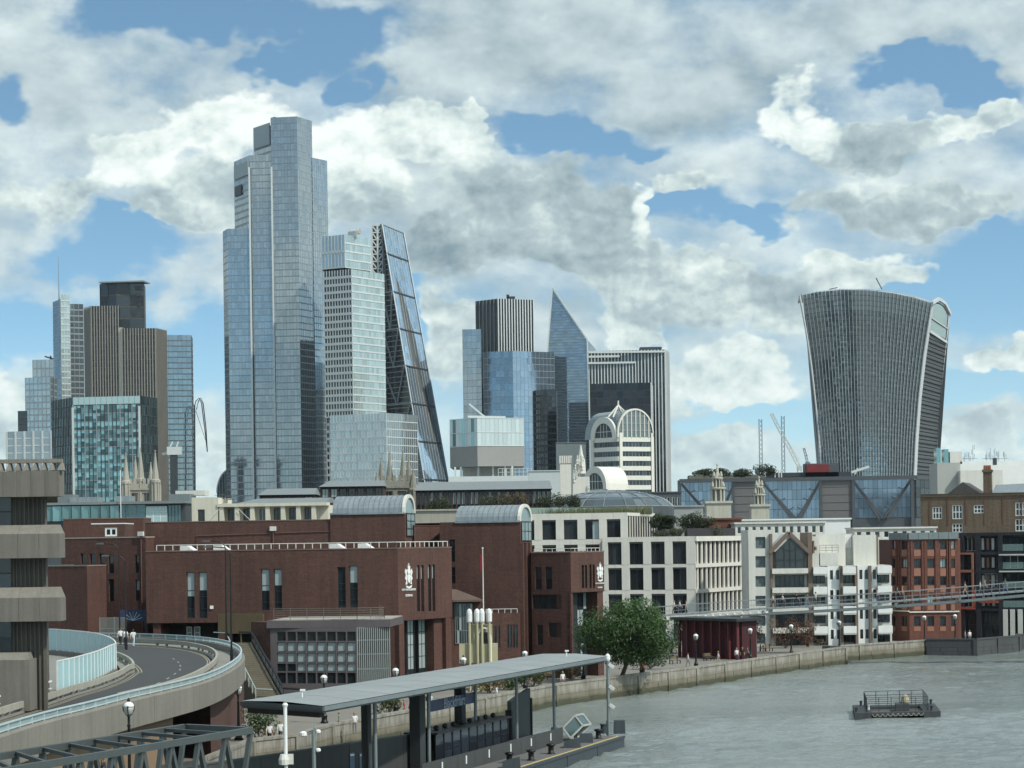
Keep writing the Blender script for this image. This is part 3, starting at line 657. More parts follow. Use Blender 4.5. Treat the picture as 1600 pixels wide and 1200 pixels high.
# recess, its shade painted near black, and piers below the overhang
def pier(fr, x0, x1, d0, d1, m=brick, z0=ZG-.3, z1=None, name='pier'):
    mb = MB(); fr.box(mb, fr.ux(x0, 1000), fr.ux(x1, 1000), z0, z1 or zb, d0, d1); return mb.build(name, m, school)
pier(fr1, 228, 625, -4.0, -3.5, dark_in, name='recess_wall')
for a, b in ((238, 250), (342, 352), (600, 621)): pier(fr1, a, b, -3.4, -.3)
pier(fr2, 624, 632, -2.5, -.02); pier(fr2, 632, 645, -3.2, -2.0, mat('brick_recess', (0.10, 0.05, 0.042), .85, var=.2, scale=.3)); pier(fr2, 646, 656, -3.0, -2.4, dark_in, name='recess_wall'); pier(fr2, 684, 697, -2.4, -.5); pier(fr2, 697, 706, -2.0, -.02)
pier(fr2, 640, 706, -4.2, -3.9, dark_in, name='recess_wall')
for a, b in ((655, 665), (672, 683)):
    u0, u1 = fr2.ux(a, 1000), fr2.ux(b, 1000); window(school, fr2, u0, u1, ZG+.6, zb-.1, -1.6, dark_m, pane_d, 2, 5, 0.06, tone=lambda i, j: (0.3, 0.95, 0.94, 0.93, 0.92)[j])
    mb = MB(); fr2.box(mb, u0-.1, u0, ZG, zb, -1.9, -1.45); fr2.box(mb, u1, u1+.1, ZG, zb, -1.9, -1.45); mb.build('window_pier', dark_m, school)
for (x0, x1) in ((277, 286), (289, 299)): window(school, fr1, fr1.ux(x0, 985), fr1.ux(x1, 985), fr1.zy(285, 1000), fr1.zy(285, 981), -3.4, white_p, pane_b, 1, 2, 0.12, name='door')
# crest and lettering on the wall
def crest(fr, px, py, s, dname):
    """white heraldic relief: shield, two winged supporters, helm with crest, scroll below"""
    u, z = fr.ux(px, py), fr.zy(px, py); mb = MB()
    def plate(pts, d0, d1):
        n = len(pts); i = len(mb.v); mb.v += [tuple(fr.p(u+a*s, z+b*s, d1)) for a, b in pts]; mb.v += [tuple(fr.p(u+a*s, z+b*s, d0)) for a, b in pts]
        mb.f.append(tuple(range(i, i+n))); mb.t.append(.5); mb.m.append(0)
        for k in range(n): mb.f.append((i+k, i+n+k, i+n+(k+1) % n, i+(k+1) % n)); mb.t.append(.5); mb.m.append(0)
    plate([(-.22,-.25),(-.2,-.5),(0,-.75),(.2,-.5),(.22,-.25),(.2,.1),(-.2,.1)], .0, .10)
    for q in (1, -1):
        plate([(q*.26,-.8),(q*.5,-.85),(q*.42,-.5),(q*.6,-.3),(q*.48,0),(q*.62,.3),(q*.5,.62),(q*.4,.4),(q*.3,.55),(q*.34,.15),(q*.24,-.1),(q*.3,-.45)][::q], .0, .08)
    plate([(-.2,.14),(.2,.14),(.26,.4),(.14,.55),(.2,.85),(.06,.75),(0,1.15),(-.07,.8),(-.2,.95),(-.16,.55),(-.27,.42)], .0, .12)
    plate([(-.5,-.92),(0,-1.05),(.5,-.92),(.42,-1.12),(0,-1.22),(-.42,-1.12)], .0, .09)
    mb.build('crest', white_p, school)
def lettering(fr, px, py, txt, width_px, parent):
    c = bpy.data.curves.new('lettering', 'FONT'); c.body = txt; c.align_x = 'CENTER'; c.align_y = 'CENTER'; c.extrude = 0.04; c.resolution_u = 2; c.offset = 0.012
    o = bpy.data.objects.new('tmp', c); COL.objects.link(o); bpy.context.view_layer.update()
    me = bpy.data.meshes.new_from_object(o.evaluated_get(bpy.context.evaluated_depsgraph_get())); w = o.dimensions.x; COL.objects.unlink(o); bpy.data.objects.remove(o)
    k = (fr.ux(px+width_px/2, py)-fr.ux(px-width_px/2, py))/w; me.materials.clear(); me.materials.append(white_p); me.name = 'lettering'
    p = fr.p(fr.ux(px, py), fr.zy(px, py), 0.06)
    M = Matrix(((fr.u.x*k, 0, fr.n.x, p.x), (fr.u.y*k, 0, fr.n.y, p.y), (0, k, 0, p.z), (0, 0, 0, 1)))
    me.transform(TM[parent.name].inverted() @ M); me.update()
    ob = bpy.data.objects.new('lettering', me); COL.objects.link(ob); ob.parent = parent; TM[ob.name] = TM[parent.name]; return ob
crest(fr2, 638, 899, 1.15, 0); lettering(fr2, 638, 921.5, 'CITY OF LONDON', 21, school); lettering(fr2, 638.5, 930.5, 'SCHOOL', 11, school)
# roof rail, skylights
zr_ = zt+.15
railing(school, [fr1.p(fr1.ux(243), zr_, -.5), fr1.p(fr1.L-.3, zr_, -.5), fr2.p(fr2.L-.2, zr_, -.4)], 0.55, offwhite, posts=0.9, rails=1, r=0.05, name='roof_rail')
for x in (277, 330, 512, 556): 
    u = fr1.ux(x); mb = MB()
    mb.hexa([fr1.p(u,zt-.2,-1.0), fr1.p(u+2.0,zt-.2,-1.0), fr1.p(u+2.0,zt-.2,-2.6), fr1.p(u,zt-.2,-2.6), fr1.p(u+.05,zt+.62,-1.0), fr1.p(u+.8,zt+.62,-1.0), fr1.p(u+.8,zt+.62,-2.6), fr1.p(u+.05,zt+.62,-2.6)]); mb.build('skylight', white_p, school)
# upper block behind
A2, B2, C2 = P2(228, 254), P2(517, 251), P2(648, 249)
fu = Fr(A2, B2); zt2 = fu.zy(400, 814.5)
block(school, [A2, B2, fu.xy(fu.L, -14), fu.xy(0, -14)], ZG, zt2, brick, {}, cop=mat('brick_coping', (0.16, 0.11, 0.09)))
fv = Fr(B2, C2); zt3 = fv.zy(580, 803); D2s = fv.xy(fv.L, 0)
endp = P2(648, 249); fe = Fr(fv.xy(fv.L-1.25, 0), Fr(endp, (endp[0]+3.2, endp[1]+6)).xy(6, 0))
def vault(t, x0, x1, D0, D1, ytop, ybase, xend, Dend, sq=1.0):
    """zinc barrel vault along the wall with standing seams, glazed arch at its right end"""
    a, b, c = Vector(P2(x0, D0)), Vector(P2(x1, D1)), Vector(P2(xend, Dend))
    zb_, zt_ = Fr(a, b).zy((x0+x1)/2, ybase), Fr(a, b).zy((x0+x1)/2, ytop); h = zt_-zb_; ax = (b-a).normalized(); wv = c-b; N = 14
    def ring(p, k=1.0, ex=0.0):
        out = []
        for i in range(N+1):
            q = math.pi*i/N; s = 0.5-0.5*math.cos(q); zz = math.sin(q)**0.8
            pt = p+wv*(0.5+(s-0.5)*k); out.append((pt.x, pt.y, zb_+zz*h*k))
        return out
    nseam = round((b-a).length/0.62); L = (b-a).length
    for k in range(nseam):
        p, q = a+ax*(L*k/nseam), a+ax*(L*(k+1)/nseam-0.035); m_ = MB(); r0, r1 = ring(p), ring(q)
        for i in range(N): m_.face([r0[i], r1[i], r1[i+1], r0[i+1]])
        m_.build('roof_sheet', zinc, t, True)
        m_ = MB(); r0, r1 = ring(q, 1.02), ring(a+ax*(L*(k+1)/nseam), 1.02)
        for i in range(N): m_.face([r0[i], r1[i], r1[i+1], r0[i+1]])
        m_.build('roof_seam', zinc, t, True)
    m_ = MB()
    r0, r1 = ring(b+ax*.02, 1.05), ring(b+ax*.02, 0.86); r2, r3 = ring(b-ax*.3, 1.05), ring(b-ax*.2, .86)
    for i in range(N): m_.face([r0[i], r0[i+1], r1[i+1], r1[i]]); m_.face([r2[i], r2[i+1], r0[i+1], r0[i]]); m_.face([r1[i], r1[i+1], r3[i+1], r3[i]])
    m_.build('arch_trim', offwhite, t)
    m_ = MB(); m_.face(ring(b-ax*.15, 0.9)); m_.build('arch_pane', pane_b, t)
    return Fr(b, c), zb_, zt_
f3, zb3, _ = vault(school, 521, 634, 250.5, 249, 774, 802, 650, 255)
block(school, [P2(517, 250.8), P2(634, 249), P2(650, 255), Fr(P2(517, 250.8), P2(634, 249)).xy(0, -6)], ZG, zb3, brick, {}, parapet=0.05)
window(school, f3, f3.L*.1, f3.L*.9, f3.zy(642, 838), zb3-.05, 0.05, dark_m, pane_b, 2, 3, 0.1)
m_ = MB(); Fr(P2(517, 250.8), P2(634, 249)).box(m_, 0, Fr(P2(517, 250.8), P2(634, 249)).L, zb3-.12, zb3+.1, -.1, .15); m_.build('vault_gutter', zinc, school)
# link wall and tall shaft with the second vault
A4, B4 = P2(648, 253), P2(690, 256); f4 = Fr(A4, B4)
hl = [H(f4, 664, 668, 846, 850), H(f4, 670, 674, 846, 850), H(f4, 676, 680, 845, 849)]
block(school, [A4, B4, f4.xy(f4.L, -10), f4.xy(0, -10)], ZG, f4.zy(670, 822), brick, {0: hl}, 0.2, cop=brick)
for h in hl: window(school, f4, *h, -.18, dark_m, pane_d, 1, 1, .05)
f5, zb5, _ = vault(school, 713, 814, 252, 250, 789, 815, 832, 256)
A5, B5, C5 = P2(688, 252.5), P2(814, 250), P2(832, 256); fs5 = Fr(A5, B5)
hs = [H(fs5, 702, 711, 843, 878), H(fs5, 704, 711.5, 886, 912)]
block(school, [A5, B5, C5, Fr(B5, C5).xy(f5.L, -14), fs5.xy(0, -8)], ZG, zb5, brick, {0: hs}, 0.3, parapet=.05)
for h in hs: window(school, fs5, *h, -.28, dark_m, pane_d, 1, 2, .06, tone=.2)
window(school, f5, f5.L*.06, f5.L*.9, f5.zy(822, 845), zb5-.05, 0.05, dark_m, pane_b, 3, 2, 0.08)
m_ = MB(); fs5.box(m_, fs5.ux(712), fs5.L, zb5-.12, zb5+.1, -.1, .15); m_.build('vault_gutter', zinc, school)
for x in (814.5, 820, 826): m_ = MB(); f5.box(m_, f5.ux(x)-.18, f5.ux(x)+.18, ZG, f5.zy(822, 848), 0, .28); m_.build('brick_rib', brick, school)
# right lower block with the second crest
A6, B6, C6 = P2(830, 252.5), P2(892, 250), P2(944, 255); f6, f7 = Fr(A6, B6), Fr(B6, C6)
z6, z6b = f6.zy(880, 864), f7.zy(915, 925)
h6 = [H(f6, 836, 846.5, 886, 921), H(f6, 852, 862.5, 886, 921), H(f6, 831.5, 877, 929, 952), H(f6, 839, 848.5, 976, 1008), H(f6, 857, 877, 973, 996)]
h7 = [H(f7, *q) for q in ((909,912.5,883,919),(914,917.5,883,919),(921,924.5,882,919),(926,929.5,882,919))]
block(school, [A6, B6, C6, P2(944, 268), P2(836, 266)], z6b, z6, brick, {0: [h for h in h6 if h[2] > z6b], 1: h7}, 0.3, cop=mat('brick_coping', (0.16, 0.11, 0.09)))
block(school, [A6, B6, P2(900, 262), P2(836, 264)], ZG, z6b-.01, brick, {0: [h for h in h6 if h[2] < z6b]}, 0.3, parapet=.02)
for k, h in enumerate(h6): window(school, f6, *h, -.28, dark_m, pane_d, (1, 1, 4, 1, 2)[k], (2, 2, 1, 2, 1)[k], .06, tone=.25 if k > 1 else (lambda i, j: (.1, .5)[j]))
for h in h7: window(school, f7, *h, -.28, dark_m, pane_d, 1, 2, .05, tone=.4)
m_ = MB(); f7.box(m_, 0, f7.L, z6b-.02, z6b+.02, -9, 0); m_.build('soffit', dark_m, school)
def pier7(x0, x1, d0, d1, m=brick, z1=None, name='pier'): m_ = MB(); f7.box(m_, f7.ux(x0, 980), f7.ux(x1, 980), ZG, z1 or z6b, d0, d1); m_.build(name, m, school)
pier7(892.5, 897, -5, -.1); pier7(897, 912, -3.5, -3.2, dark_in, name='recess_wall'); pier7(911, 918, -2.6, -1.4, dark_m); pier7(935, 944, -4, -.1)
u0, u1 = f7.ux(918, 980), f7.ux(934, 980); window(school, f7, u0, u1, ZG, z6b-.1, -1.6, dark_m, pane_d, 3, 5, .07, tone=lambda i, j: R.choice((.2, .4, .93)))
crest(f7, 937, 893, .95, 0); lettering(f7, 936.5, 911.5, 'CITY OF LONDON', 13, school); lettering(f7, 937, 918, 'SCHOOL', 7, school)
railing(school, [f6.p(.2, z6+.1, -.4), f6.p(f6.L-.2, z6+.1, -.4), f7.p(f7.L-.3, z6+.1, -.4)], .4, offwhite, posts=.8, rails=1, r=.04, name='roof_rail')
# low range between: lean-to roof, tall glazing, arcade wing
A8, B8 = P2(705, 247), P2(752, 247.5); f8 = Fr(A8, B8)
m_ = MB(); m_.hexa([f8.p(0,f8.zy(725,940),1.0), f8.p(f8.L,f8.zy(725,940),1.0), f8.p(f8.L,f8.zy(725,940),-3), f8.p(0,f8.zy(725,940),-3), f8.p(0,f8.zy(725,937),1.0), f8.p(f8.L,f8.zy(725,937),1.0), f8.p(f8.L*.3,f8.zy(725,922),-3), f8.p(0,f8.zy(725,920),-3)]); m_.build('leanto_roof', mat('tile_brown', (0.12, 0.085, 0.07), .8), school)
m_ = MB(); f8.box(m_, 0, f8.L, ZG, f8.zy(725, 940), -3, -.3); m_.build('wall', brick, school)
window(school, f8, f8.ux(711, 970), f8.ux(739, 970), f8.zy(725, 1006), f8.zy(725, 943), -.25, steel, pane_d, 8, 3, .07, tone=lambda i, j: R.choice((.3, .5, .92)))
A9, B9 = P2(752, 248), P2(812, 248.5); f9 = Fr(A9, B9)
h9 = [H(f9, x, x+3.4, 978, 1012) for x in (767, 772.5, 778)]+[H(f9, x, x+3.4, 976, 1012) for x in (792, 796.5, 801, 805.5)]
block(school, [A9, B9, f9.xy(f9.L, -1.8), f9.xy(0, -1.8)], ZG, f9.zy(785, 958), brick, {0: h9}, .2, parapet=.1)
for h in h9: window(school, f9, *h, -.18, dark_m, pane_d, 1, 3, .05)
railing(school, [f9.p(.5, f9.zy(785, 958), -.3), f9.p(f9.L-.3, f9.zy(785, 958), -.3)], .45, offwhite, posts=.7, rails=1, r=.04, name='roof_rail')
# left wing and the corner block nearest the road
A10, B10 = P2(96, 256), P2(228, 252); f10 = Fr(A10, B10); z10 = f10.zy(160, 841)
w10 = [(126,134.5,865,881),(140,149,865,881),(155,163.5,865,882),(169,178,866,896),(170,178,905,940),(211,217,867,895),(211.5,218,906,939)]
h10 = [H(f10, *q) for q in w10]
block(school, [A10, B10, f10.xy(f10.L, -12), f10.xy(0, -12)], ZG, z10, brick, {0: h10}, .3, cop=concrete_l)
for h in h10: window(school, f10, *h, -.28, dark_m, pane_d, 1, 2 if h[3]-h[2] > 1.6 else 1, .06, tone=lambda i, j: R.choice((.1, .2, .93)))
A11, B11, C11 = P2(40, 247), P2(136, 243), P2(166, 246); f11 = Fr(A11, B11)
block(school, [A11, B11, C11, Fr(B11, C11).xy(2.5, -8), f11.xy(0, -8)], ZG, f11.zy(110, 885), brick, {}, cop=concrete)
A12, B12 = P2(144, 262), P2(196, 262); f12 = Fr(A12, B12)
h12 = [H(f12, 164, 183, 824.5, 838)]
block(school, [A12, B12, f12.xy(f12.L, -6), f12.xy(0, -6)], z10-1, f12.zy(170, 819), brick, {0: h12}, .15, cop=white_p)
window(school, f12, *h12[0], -.1, white_p, pane_d, 2, 1, .2, tone=.1)
A13, B13 = P2(100, 275), P2(225, 275); f13 = Fr(A13, B13); block(school, [A13, B13, f13.xy(f13.L, -6), f13.xy(0, -6)], z10-1, f13.zy(160, 811), brick, {}, cop=mat('brick_coping', (.16, .11, .09)))
for (x, y) in ((221, 834), (427, 826)):
    f_ = fu if x > 228 else f10; u, z = f_.ux(x, y), f_.zy(x, y); m_ = MB(); f_.box(m_, u-.35, u+.35, z-.25, z+.25, 0, .3); m_.build('hopper_head', offwhite, school)
    m_ = MB(); m_.tube([f_.p(u, z, .12), f_.p(u, ZG+4, .12)], .07, 6); m_.build('drain_pipe', mat('pipe_brown', (.13, .065, .05), .6), school)
m_ = MB(); z_ = fu.zy(400, 836); m_.tube([fu.p(fu.ux(308), z_-2, .08), fu.p(fu.ux(308), z_, .08), fu.p(fu.L, z_+.3, .08)], .045, 5); m_.build('conduit', mat('pipe_brown', (.13, .065, .05), .6), school)
m_ = MB(); m_.beam(fr1.p(fr1.ux(331, 949), fr1.zy(331, 949), 0), fr1.p(fr1.ux(331, 949), fr1.zy(331, 949)+.01, .12), .35, .35); m_.build('wall_box', white_p, school)

# things by the school door: blue entrance panel, mesh gate, timber fence
fbp = frp(186, 240, 229, 240); z0, z1 = fbp.zy(205, 971), fbp.zy(205, 953)
tt = thing('entrance_panel', 'blue entrance panel with a white sunburst under the school', 'panel', (fbp.A.x, 240, z0))
blue_p = mat('blue_panel', (0.022, 0.035, 0.085), .5, var=.15); m_ = MB(); fbp.box(m_, 0, fbp.L, z0, z1, 0, .15); m_.build('board', blue_p, tt)
for k in range(7):
    q = math.pi*(0.1+0.8*k/6); c = fbp.p(fbp.L*.5, z0+.1, .17); m_ = MB(); m_.beam(c, c+Vector((math.cos(q)*1.0, 0, math.sin(q)*1.0)), .02, .05); m_.build('ray', paint_rail, tt)
for x in (187, 228): m_ = MB(); fbp.box(m_, fbp.ux(x)-.1, fbp.ux(x)+.1, ZR, z0, -.02, .14); m_.build('post', dark_m, tt)
fg = frp(155, 237, 196, 237); z0, z1 = ZR, fg.zy(175, 964)
tt = thing('mesh_gate', 'tall grey mesh gate behind the people on the bend', 'gate', (fg.A.x, 237, ZR))
gm = mat('galvanised', (0.22, 0.24, 0.23), .6, .3, var=.1)
for u in (0, fg.L*.55, fg.L): m_ = MB(); fg.box(m_, u-.06, u+.06, z0, z1, -.05, .05); m_.build('gate_post', gm, tt)
for z in (z0+.15, (z0+z1)/2, z1-.1): m_ = MB(); fg.box(m_, 0, fg.L, z-.03, z+.03, -.03, .03); m_.build('gate_rail', gm, tt)
m_ = MB(); [fg.box(m_, fg.L*k/34, fg.L*k/34+.035, z0+.1, z1-.05, -.02, .02) for k in range(34)]; m_.build('mesh_infill', gm, tt, stuff=True)
ff = frp(340, 233, 410, 231); z0, z1 = ff.zy(375, 990), ff.zy(375, 958)
tt = thing('timber_fence', 'brown timber slat fence between the school and the roof terrace', 'fence', (ff.A.x, 232, z0))
for k in range(26): m_ = MB(); ff.box(m_, ff.L*k/26+.012, ff.L*(k+1)/26-.012, z0, z1+R.uniform(-.02, .02), 0, .05); m_.build('slat', timber, tt)
for k in range(5): m_ = MB(); ff.box(m_, ff.L*k/4-.06, ff.L*k/4+.06, ZG, z1-.1, -.14, -.01); m_.build('fence_post', timber, tt)

# ------------------------------------------------------------------ pavilion with the grid of square windows
t = thing('grid_window_pavilion', 'flat roofed grey annexe with a grid of square panes beside the stairs', 'building', (-22, 222, ZG))
mau = mat('mauve_metal', (0.115, 0.10, 0.105), .6, .1, var=.12, streak=.1)
A, B, C = P2(421, 222.5), P2(556, 221), P2(608, 221.5); fp = Fr(A, B); fq = Fr(B, C); zt = fp.zy(490, 981)
cols = [432+15.6*k for k in range(9)]; rows = [1069, 1050, 1036, 1019, 1002.5, 986]
m_ = MB(); m_.prism([fp.xy(0, -.35), fp.xy(fp.L, -.35), fp.xy(fp.L, -9), fp.xy(0, -9)], ZG, zt); m_.build('wall', mau, t)
m_ = MB(); hp = [H(fp, a+1, b-1, rows[j+1]+1, rows[j]-1) for a, b in zip(cols, cols[1:]) for j in range(5)]; wall(m_, fp, ZG, zt, hp, .22); m_.build('window_wall', mau, t)
k = 0
for i in range(8):
    for j in range(5):
        window(t, fp, *hp[k], -.2, dark_m, pane_d, 1, 1, .05, tone=.15 if j in (0, 4) or (j == 1 and i in (0, 1)) else .97); k += 1
m_ = MB(); Fr(A, C).box(m_, -.3, Fr(A, C).L+.1, zt, zt+.75, -9.2, .3); m_.build('fascia', mau, t)
m_ = MB(); Fr(A, C).box(m_, .3, Fr(A, C).L+.05, zt+.751, zt+.83, -9, .15); m_.build('roof', concrete_l, t)
slat_g = mat('slat_glass', (.28, .31, .30), .5, .2, var=.15)
m_ = MB(); m_.prism([fq.xy(.02, -.3), fq.xy(fq.L, -.3), fq.xy(fq.L, -8), fq.xy(.02, -8)], ZG, zt); m_.build('screen_core', mat('screen_back', (.13, .15, .15), .6), t)
for k in range(17): m_ = MB(); fq.box(m_, fq.L*k/16.5+.02, fq.L*k/16.5+.11, ZG, zt-.02, -.28, 0); m_.build('screen_slat', slat_g, t)
for y in (1000, 1022, 1045): m_ = MB(); fq.box(m_, 0, fq.L, fq.zy(580, y)-.06, fq.zy(580, y)+.06, -.29, -.05); m_.build('screen_rail', steel, t)
railing(t, [fp.p(.3, zt+.83, -.3), fp.p(fp.L, zt+.83, -.3), fq.p(fq.L*.85, zt+.83, -.3), fq.p(fq.L*.85, zt+.83, -6)], 1.1, mat('rail_bronze', (.16, .145, .125), .5, .3), posts=1.6, rails=5, r=.03, name='terrace_railing')
fl = frp(391, 224, 421, 222.5); m_ = MB(); fl.box(m_, 0, fl.L-.02, ZG, fl.zy(405, 972), -6, 0); m_.build('brick_flank', brick, t)
# stairs down to the promenade
t = thing('outside_stairs', 'steep concrete stairs down from the raised road with dark handrail', 'stairs', tuple(at(432, 1090, 211)))
P0, P1 = at(392, 1004, 223), at(441, 1092, 209.5); n = 30
sd = (P1-P0); wv = Vector((2.6, 0.6, 0)); stm = mat('stair_concrete', (.15, .135, .10), .9, var=.3, scale=.8)
for k in range(n):
    a, b = P0+sd*(k/n), P0+sd*((k+1)/n); z = a.z
    m_ = MB(); m_.hexa([(a.x-2.4,a.y,ZG-.2),(b.x-2.4,b.y,ZG-.2),(b.x,b.y,ZG-.2),(a.x,a.y,ZG-.2),(a.x-2.4,a.y,z),(b.x-2.4,b.y,z),(b.x,b.y,z),(a.x,a.y,z)]); m_.build('step', stm, t)
for off, m__ in ((.12, black_m), (-2.5, paint_rail)):
    m_ = MB(); q0, q1 = P0+Vector((off, 0, 1.0)), P1+Vector((off, 0, 1.0)); m_.tube([q0+Vector((-1.5, 2, 0)), q0, q0+sd*.45, q0+sd*.52+Vector((0, 0, .12)), q1, q1+Vector((1.6, 0, -.1))], .11 if off > 0 else .05, 6); m_.build('handrail', m__, t)
    m_ = MB(); [m_.tube([P0+sd*(k/9)+Vector((off, 0, -.1)), P0+sd*(k/9)+Vector((off, 0, 1.0))], .035, 5) for k in range(10)]; m_.build('baluster_row', m__, t, stuff=True)
m_ = MB(); m_.hexa([P0+Vector((.05, 0, -6)), P1+Vector((.05, 0, -1)), P1+Vector((.35, 0, -1)), P0+Vector((.35, 0, -6)), P0+Vector((.05, 0, .3)), P1+Vector((.05, 0, .3)), P1+Vector((.35, 0, .3)), P0+Vector((.35, 0, .3))]); m_.build('side_wall', dark_m, t)

# ------------------------------------------------------------------ white stone office block with the deep window grid
t = thing('white_stone_office', 'white stone office block with deep square window grid and slender columns facing the river', 'office building', tuple(at(1000, 990, 335)))
A, B = P2(800, 336.5), P2(981, 334); C = P2(1024, 352); f = Fr(A, B)
zt, z1, z2, z3 = f.zy(900, 802), f.zy(960, 845), Fr(P2(940, 328), P2(1085, 326)).zy(1010, 884), Fr(P2(940, 328), P2(1085, 326)).zy(1010, 924)
pitch, x0w = 33.7, 847.5
def grid_face(fr, xs, rows, skip=lambda i, j: False):
    """openings from column edges and row heights: piers and beams as separate stones, a window in each opening"""
    for i, (xa, xb) in enumerate(xs):
        for j, (za, zb_) in enumerate(rows):
            if skip(i, j): continue
            u0, u1 = fr.ux(xa, 860), fr.ux(xb, 860)
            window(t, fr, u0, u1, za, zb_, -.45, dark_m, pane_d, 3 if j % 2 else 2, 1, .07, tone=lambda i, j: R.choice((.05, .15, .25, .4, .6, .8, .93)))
            m_ = MB(); fr.box(m_, u0, u1, zb_-.28, zb_, -.4, -.2); m_.build('window_head_shade', mat('head_shadow', (.07, .075, .07), .7), t)  # dark strip: shade at the top of the deep opening, painted in
def stone_frame(fr, xs, rows, zlo, zhi, xl, xr):
    us = [fr.ux(xl, 860)]+[fr.ux(q, 860) for p in xs for q in p]+[fr.ux(xr, 860)]
    for i in range(0, len(us), 2):
        zs = [zlo]+[q for r in rows for q in r]+[zhi]
        for k in range(len(rows)): m_ = MB(); fr.box(m_, us[i], us[i+1], rows[k][0]+.01, rows[k][1]-.01, -.6, 0.0); m_.build('stone_pier', stone, t)
    edges = [zlo]+[q for r in rows for q in r]+[zhi]
    for k in range(0, len(edges), 2):
        n = len(xs)
        for i in range(n+1):
            ua = us[0] if i == 0 else (us[2*i-1]+us[2*i])/2; ub = us[-1] if i == n else (us[2*i+1]+us[2*i+2])/2
            m_ = MB(); fr.box(m_, ua+.012, ub-.012, edges[k], edges[k+1], -.6, -.035+R.uniform(-.006, .006)); m_.build('stone_beam', stone, t)
fu_ = f; xs = [(x0w+pitch*k, x0w+pitch*k+21.5) for k in range(-1, 4)]
r3 = (f.zy(900, 843), f.zy(900, 812)); r2 = (f.zy(900, 884), f.zy(900, 851)); rr = [(ZG+.4, f.zy(900, 925)+.2), r2, r3]
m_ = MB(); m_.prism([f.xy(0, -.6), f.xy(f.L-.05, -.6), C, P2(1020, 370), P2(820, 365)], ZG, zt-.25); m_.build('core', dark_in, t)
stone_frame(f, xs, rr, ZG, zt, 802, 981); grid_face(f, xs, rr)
# upper right side with upright fins and terrace
fr_ = Fr(f.xy(f.L, -.02), C)
for k in range(12): u = .1+k*(fr_.L-.5)/11; m_ = MB(); fr_.box(m_, u, u+.38, z1-.4, zt-.5, -.5, 0); m_.build('stone_fin', stone, t)
m_ = MB(); fr_.box(m_, 0, fr_.L, zt-.5, zt, -.6, .05); m_.build('stone_beam', stone, t); m_ = MB(); fr_.box(m_, .02, fr_.L, z1-.5, zt-.5, -.9, -.55); m_.build('fin_backing', mat('fin_backing', (.30, .29, .25), .8), t)
# lower wing reaching towards the river
A, B, C = P2(940, 331), P2(1086, 328), P2(1176, 352); f = Fr(A, B); g = Fr(B, C); zl = f.zy(1030, 838.5)
rows = [(ZG+.4, f.zy(1010, 967)), (f.zy(1010, 961), f.zy(1010, 928)), (f.zy(1010, 922), f.zy(1010, 887)), (f.zy(1010, 882), f.zy(1010, 846.5))]
xs = [(949.5+pitch*k, 971+pitch*k) for k in range(4)]
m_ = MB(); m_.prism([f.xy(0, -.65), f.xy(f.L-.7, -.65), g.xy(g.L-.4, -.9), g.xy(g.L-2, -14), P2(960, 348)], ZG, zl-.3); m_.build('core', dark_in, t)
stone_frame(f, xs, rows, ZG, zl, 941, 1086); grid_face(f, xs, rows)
gz = [ZG, rows[1][0], rows[2][0], rows[3][0], zl]
for k in range(1, 5): m_ = MB(); g.box(m_, .01, g.L, gz[k]-(.55 if k < 4 else .75), gz[k]-.02, -1.2, .12 if k < 4 else .3); m_.build('floor_slab', stone, t)
for k in range(4):
    ua, ub = .35, 1.5
    window(t, g, ua, ub, gz[k]+.1, gz[k+1]-.6, -.7, dark_m, pane_d, 1, 1, .06, tone=.2)
    for i in range(13):
        u = 1.6+i*(g.L-2.0)/12.4; m_ = MB(); m_.lathe([(.26, gz[k]), (.24, gz[k]+.3), (.24, gz[k+1]-.9), (.30, gz[k+1]-.56)], (*g.xy(u, -.28), 0), 8); m_.build('column', stone, t)
    window(t, g, 1.6, g.L-.5, gz[k]+.05, gz[k+1]-.6, -.86, dark_m, pane_d, 12, 1, .06, tone=lambda i, j: R.choice((.05, .2, .4)))
m_ = MB(); f.box(m_, 0, .9, ZG, zl, -.6, 0); 
roofg = mat('roof_terrace', (.20, .20, .17), .9); m_ = MB(); m_.face([(*f.xy(0, -.5), zl-.05), (*f.xy(f.L, -.5), zl-.05), (*g.xy(g.L, -.3), zl-.05), (*g.xy(g.L-3, -16), zl-.05), (*P2(965, 352), zl-.05)]); m_.build('roof', roofg, t)
m_ = MB(); Fr(P2(800, 336.5), P2(981, 334)).box(m_, 0, 10, zt-.3, zt-.26, -20, -.4); m_ = MB(); m_.face([(*p, zt-.24) for p in (P2(800, 337.5), P2(980, 335), P2(1024, 352.5), P2(1020, 372), P2(800, 370))]); m_.build('roof', roofg, t)
WB = (zt, zl)
# glazed balustrades on the terraces
gb, nt_, b_ = _base('balustrade_glass'); b_.inputs['Base Color'].default_value = (.30, .42, .40, 1); b_.inputs['Roughness'].default_value = .1; b_.inputs['Alpha'].default_value = .35
f_ = Fr(P2(826, 341), P2(1022, 352)); 
for k in range(12): m_ = MB(); f_.box(m_, f_.L*k/12+.03, f_.L*(k+1)/12-.03, zt-.1, zt+1.0, -.02, .02); m_.build('balustrade_pane', gb, t)

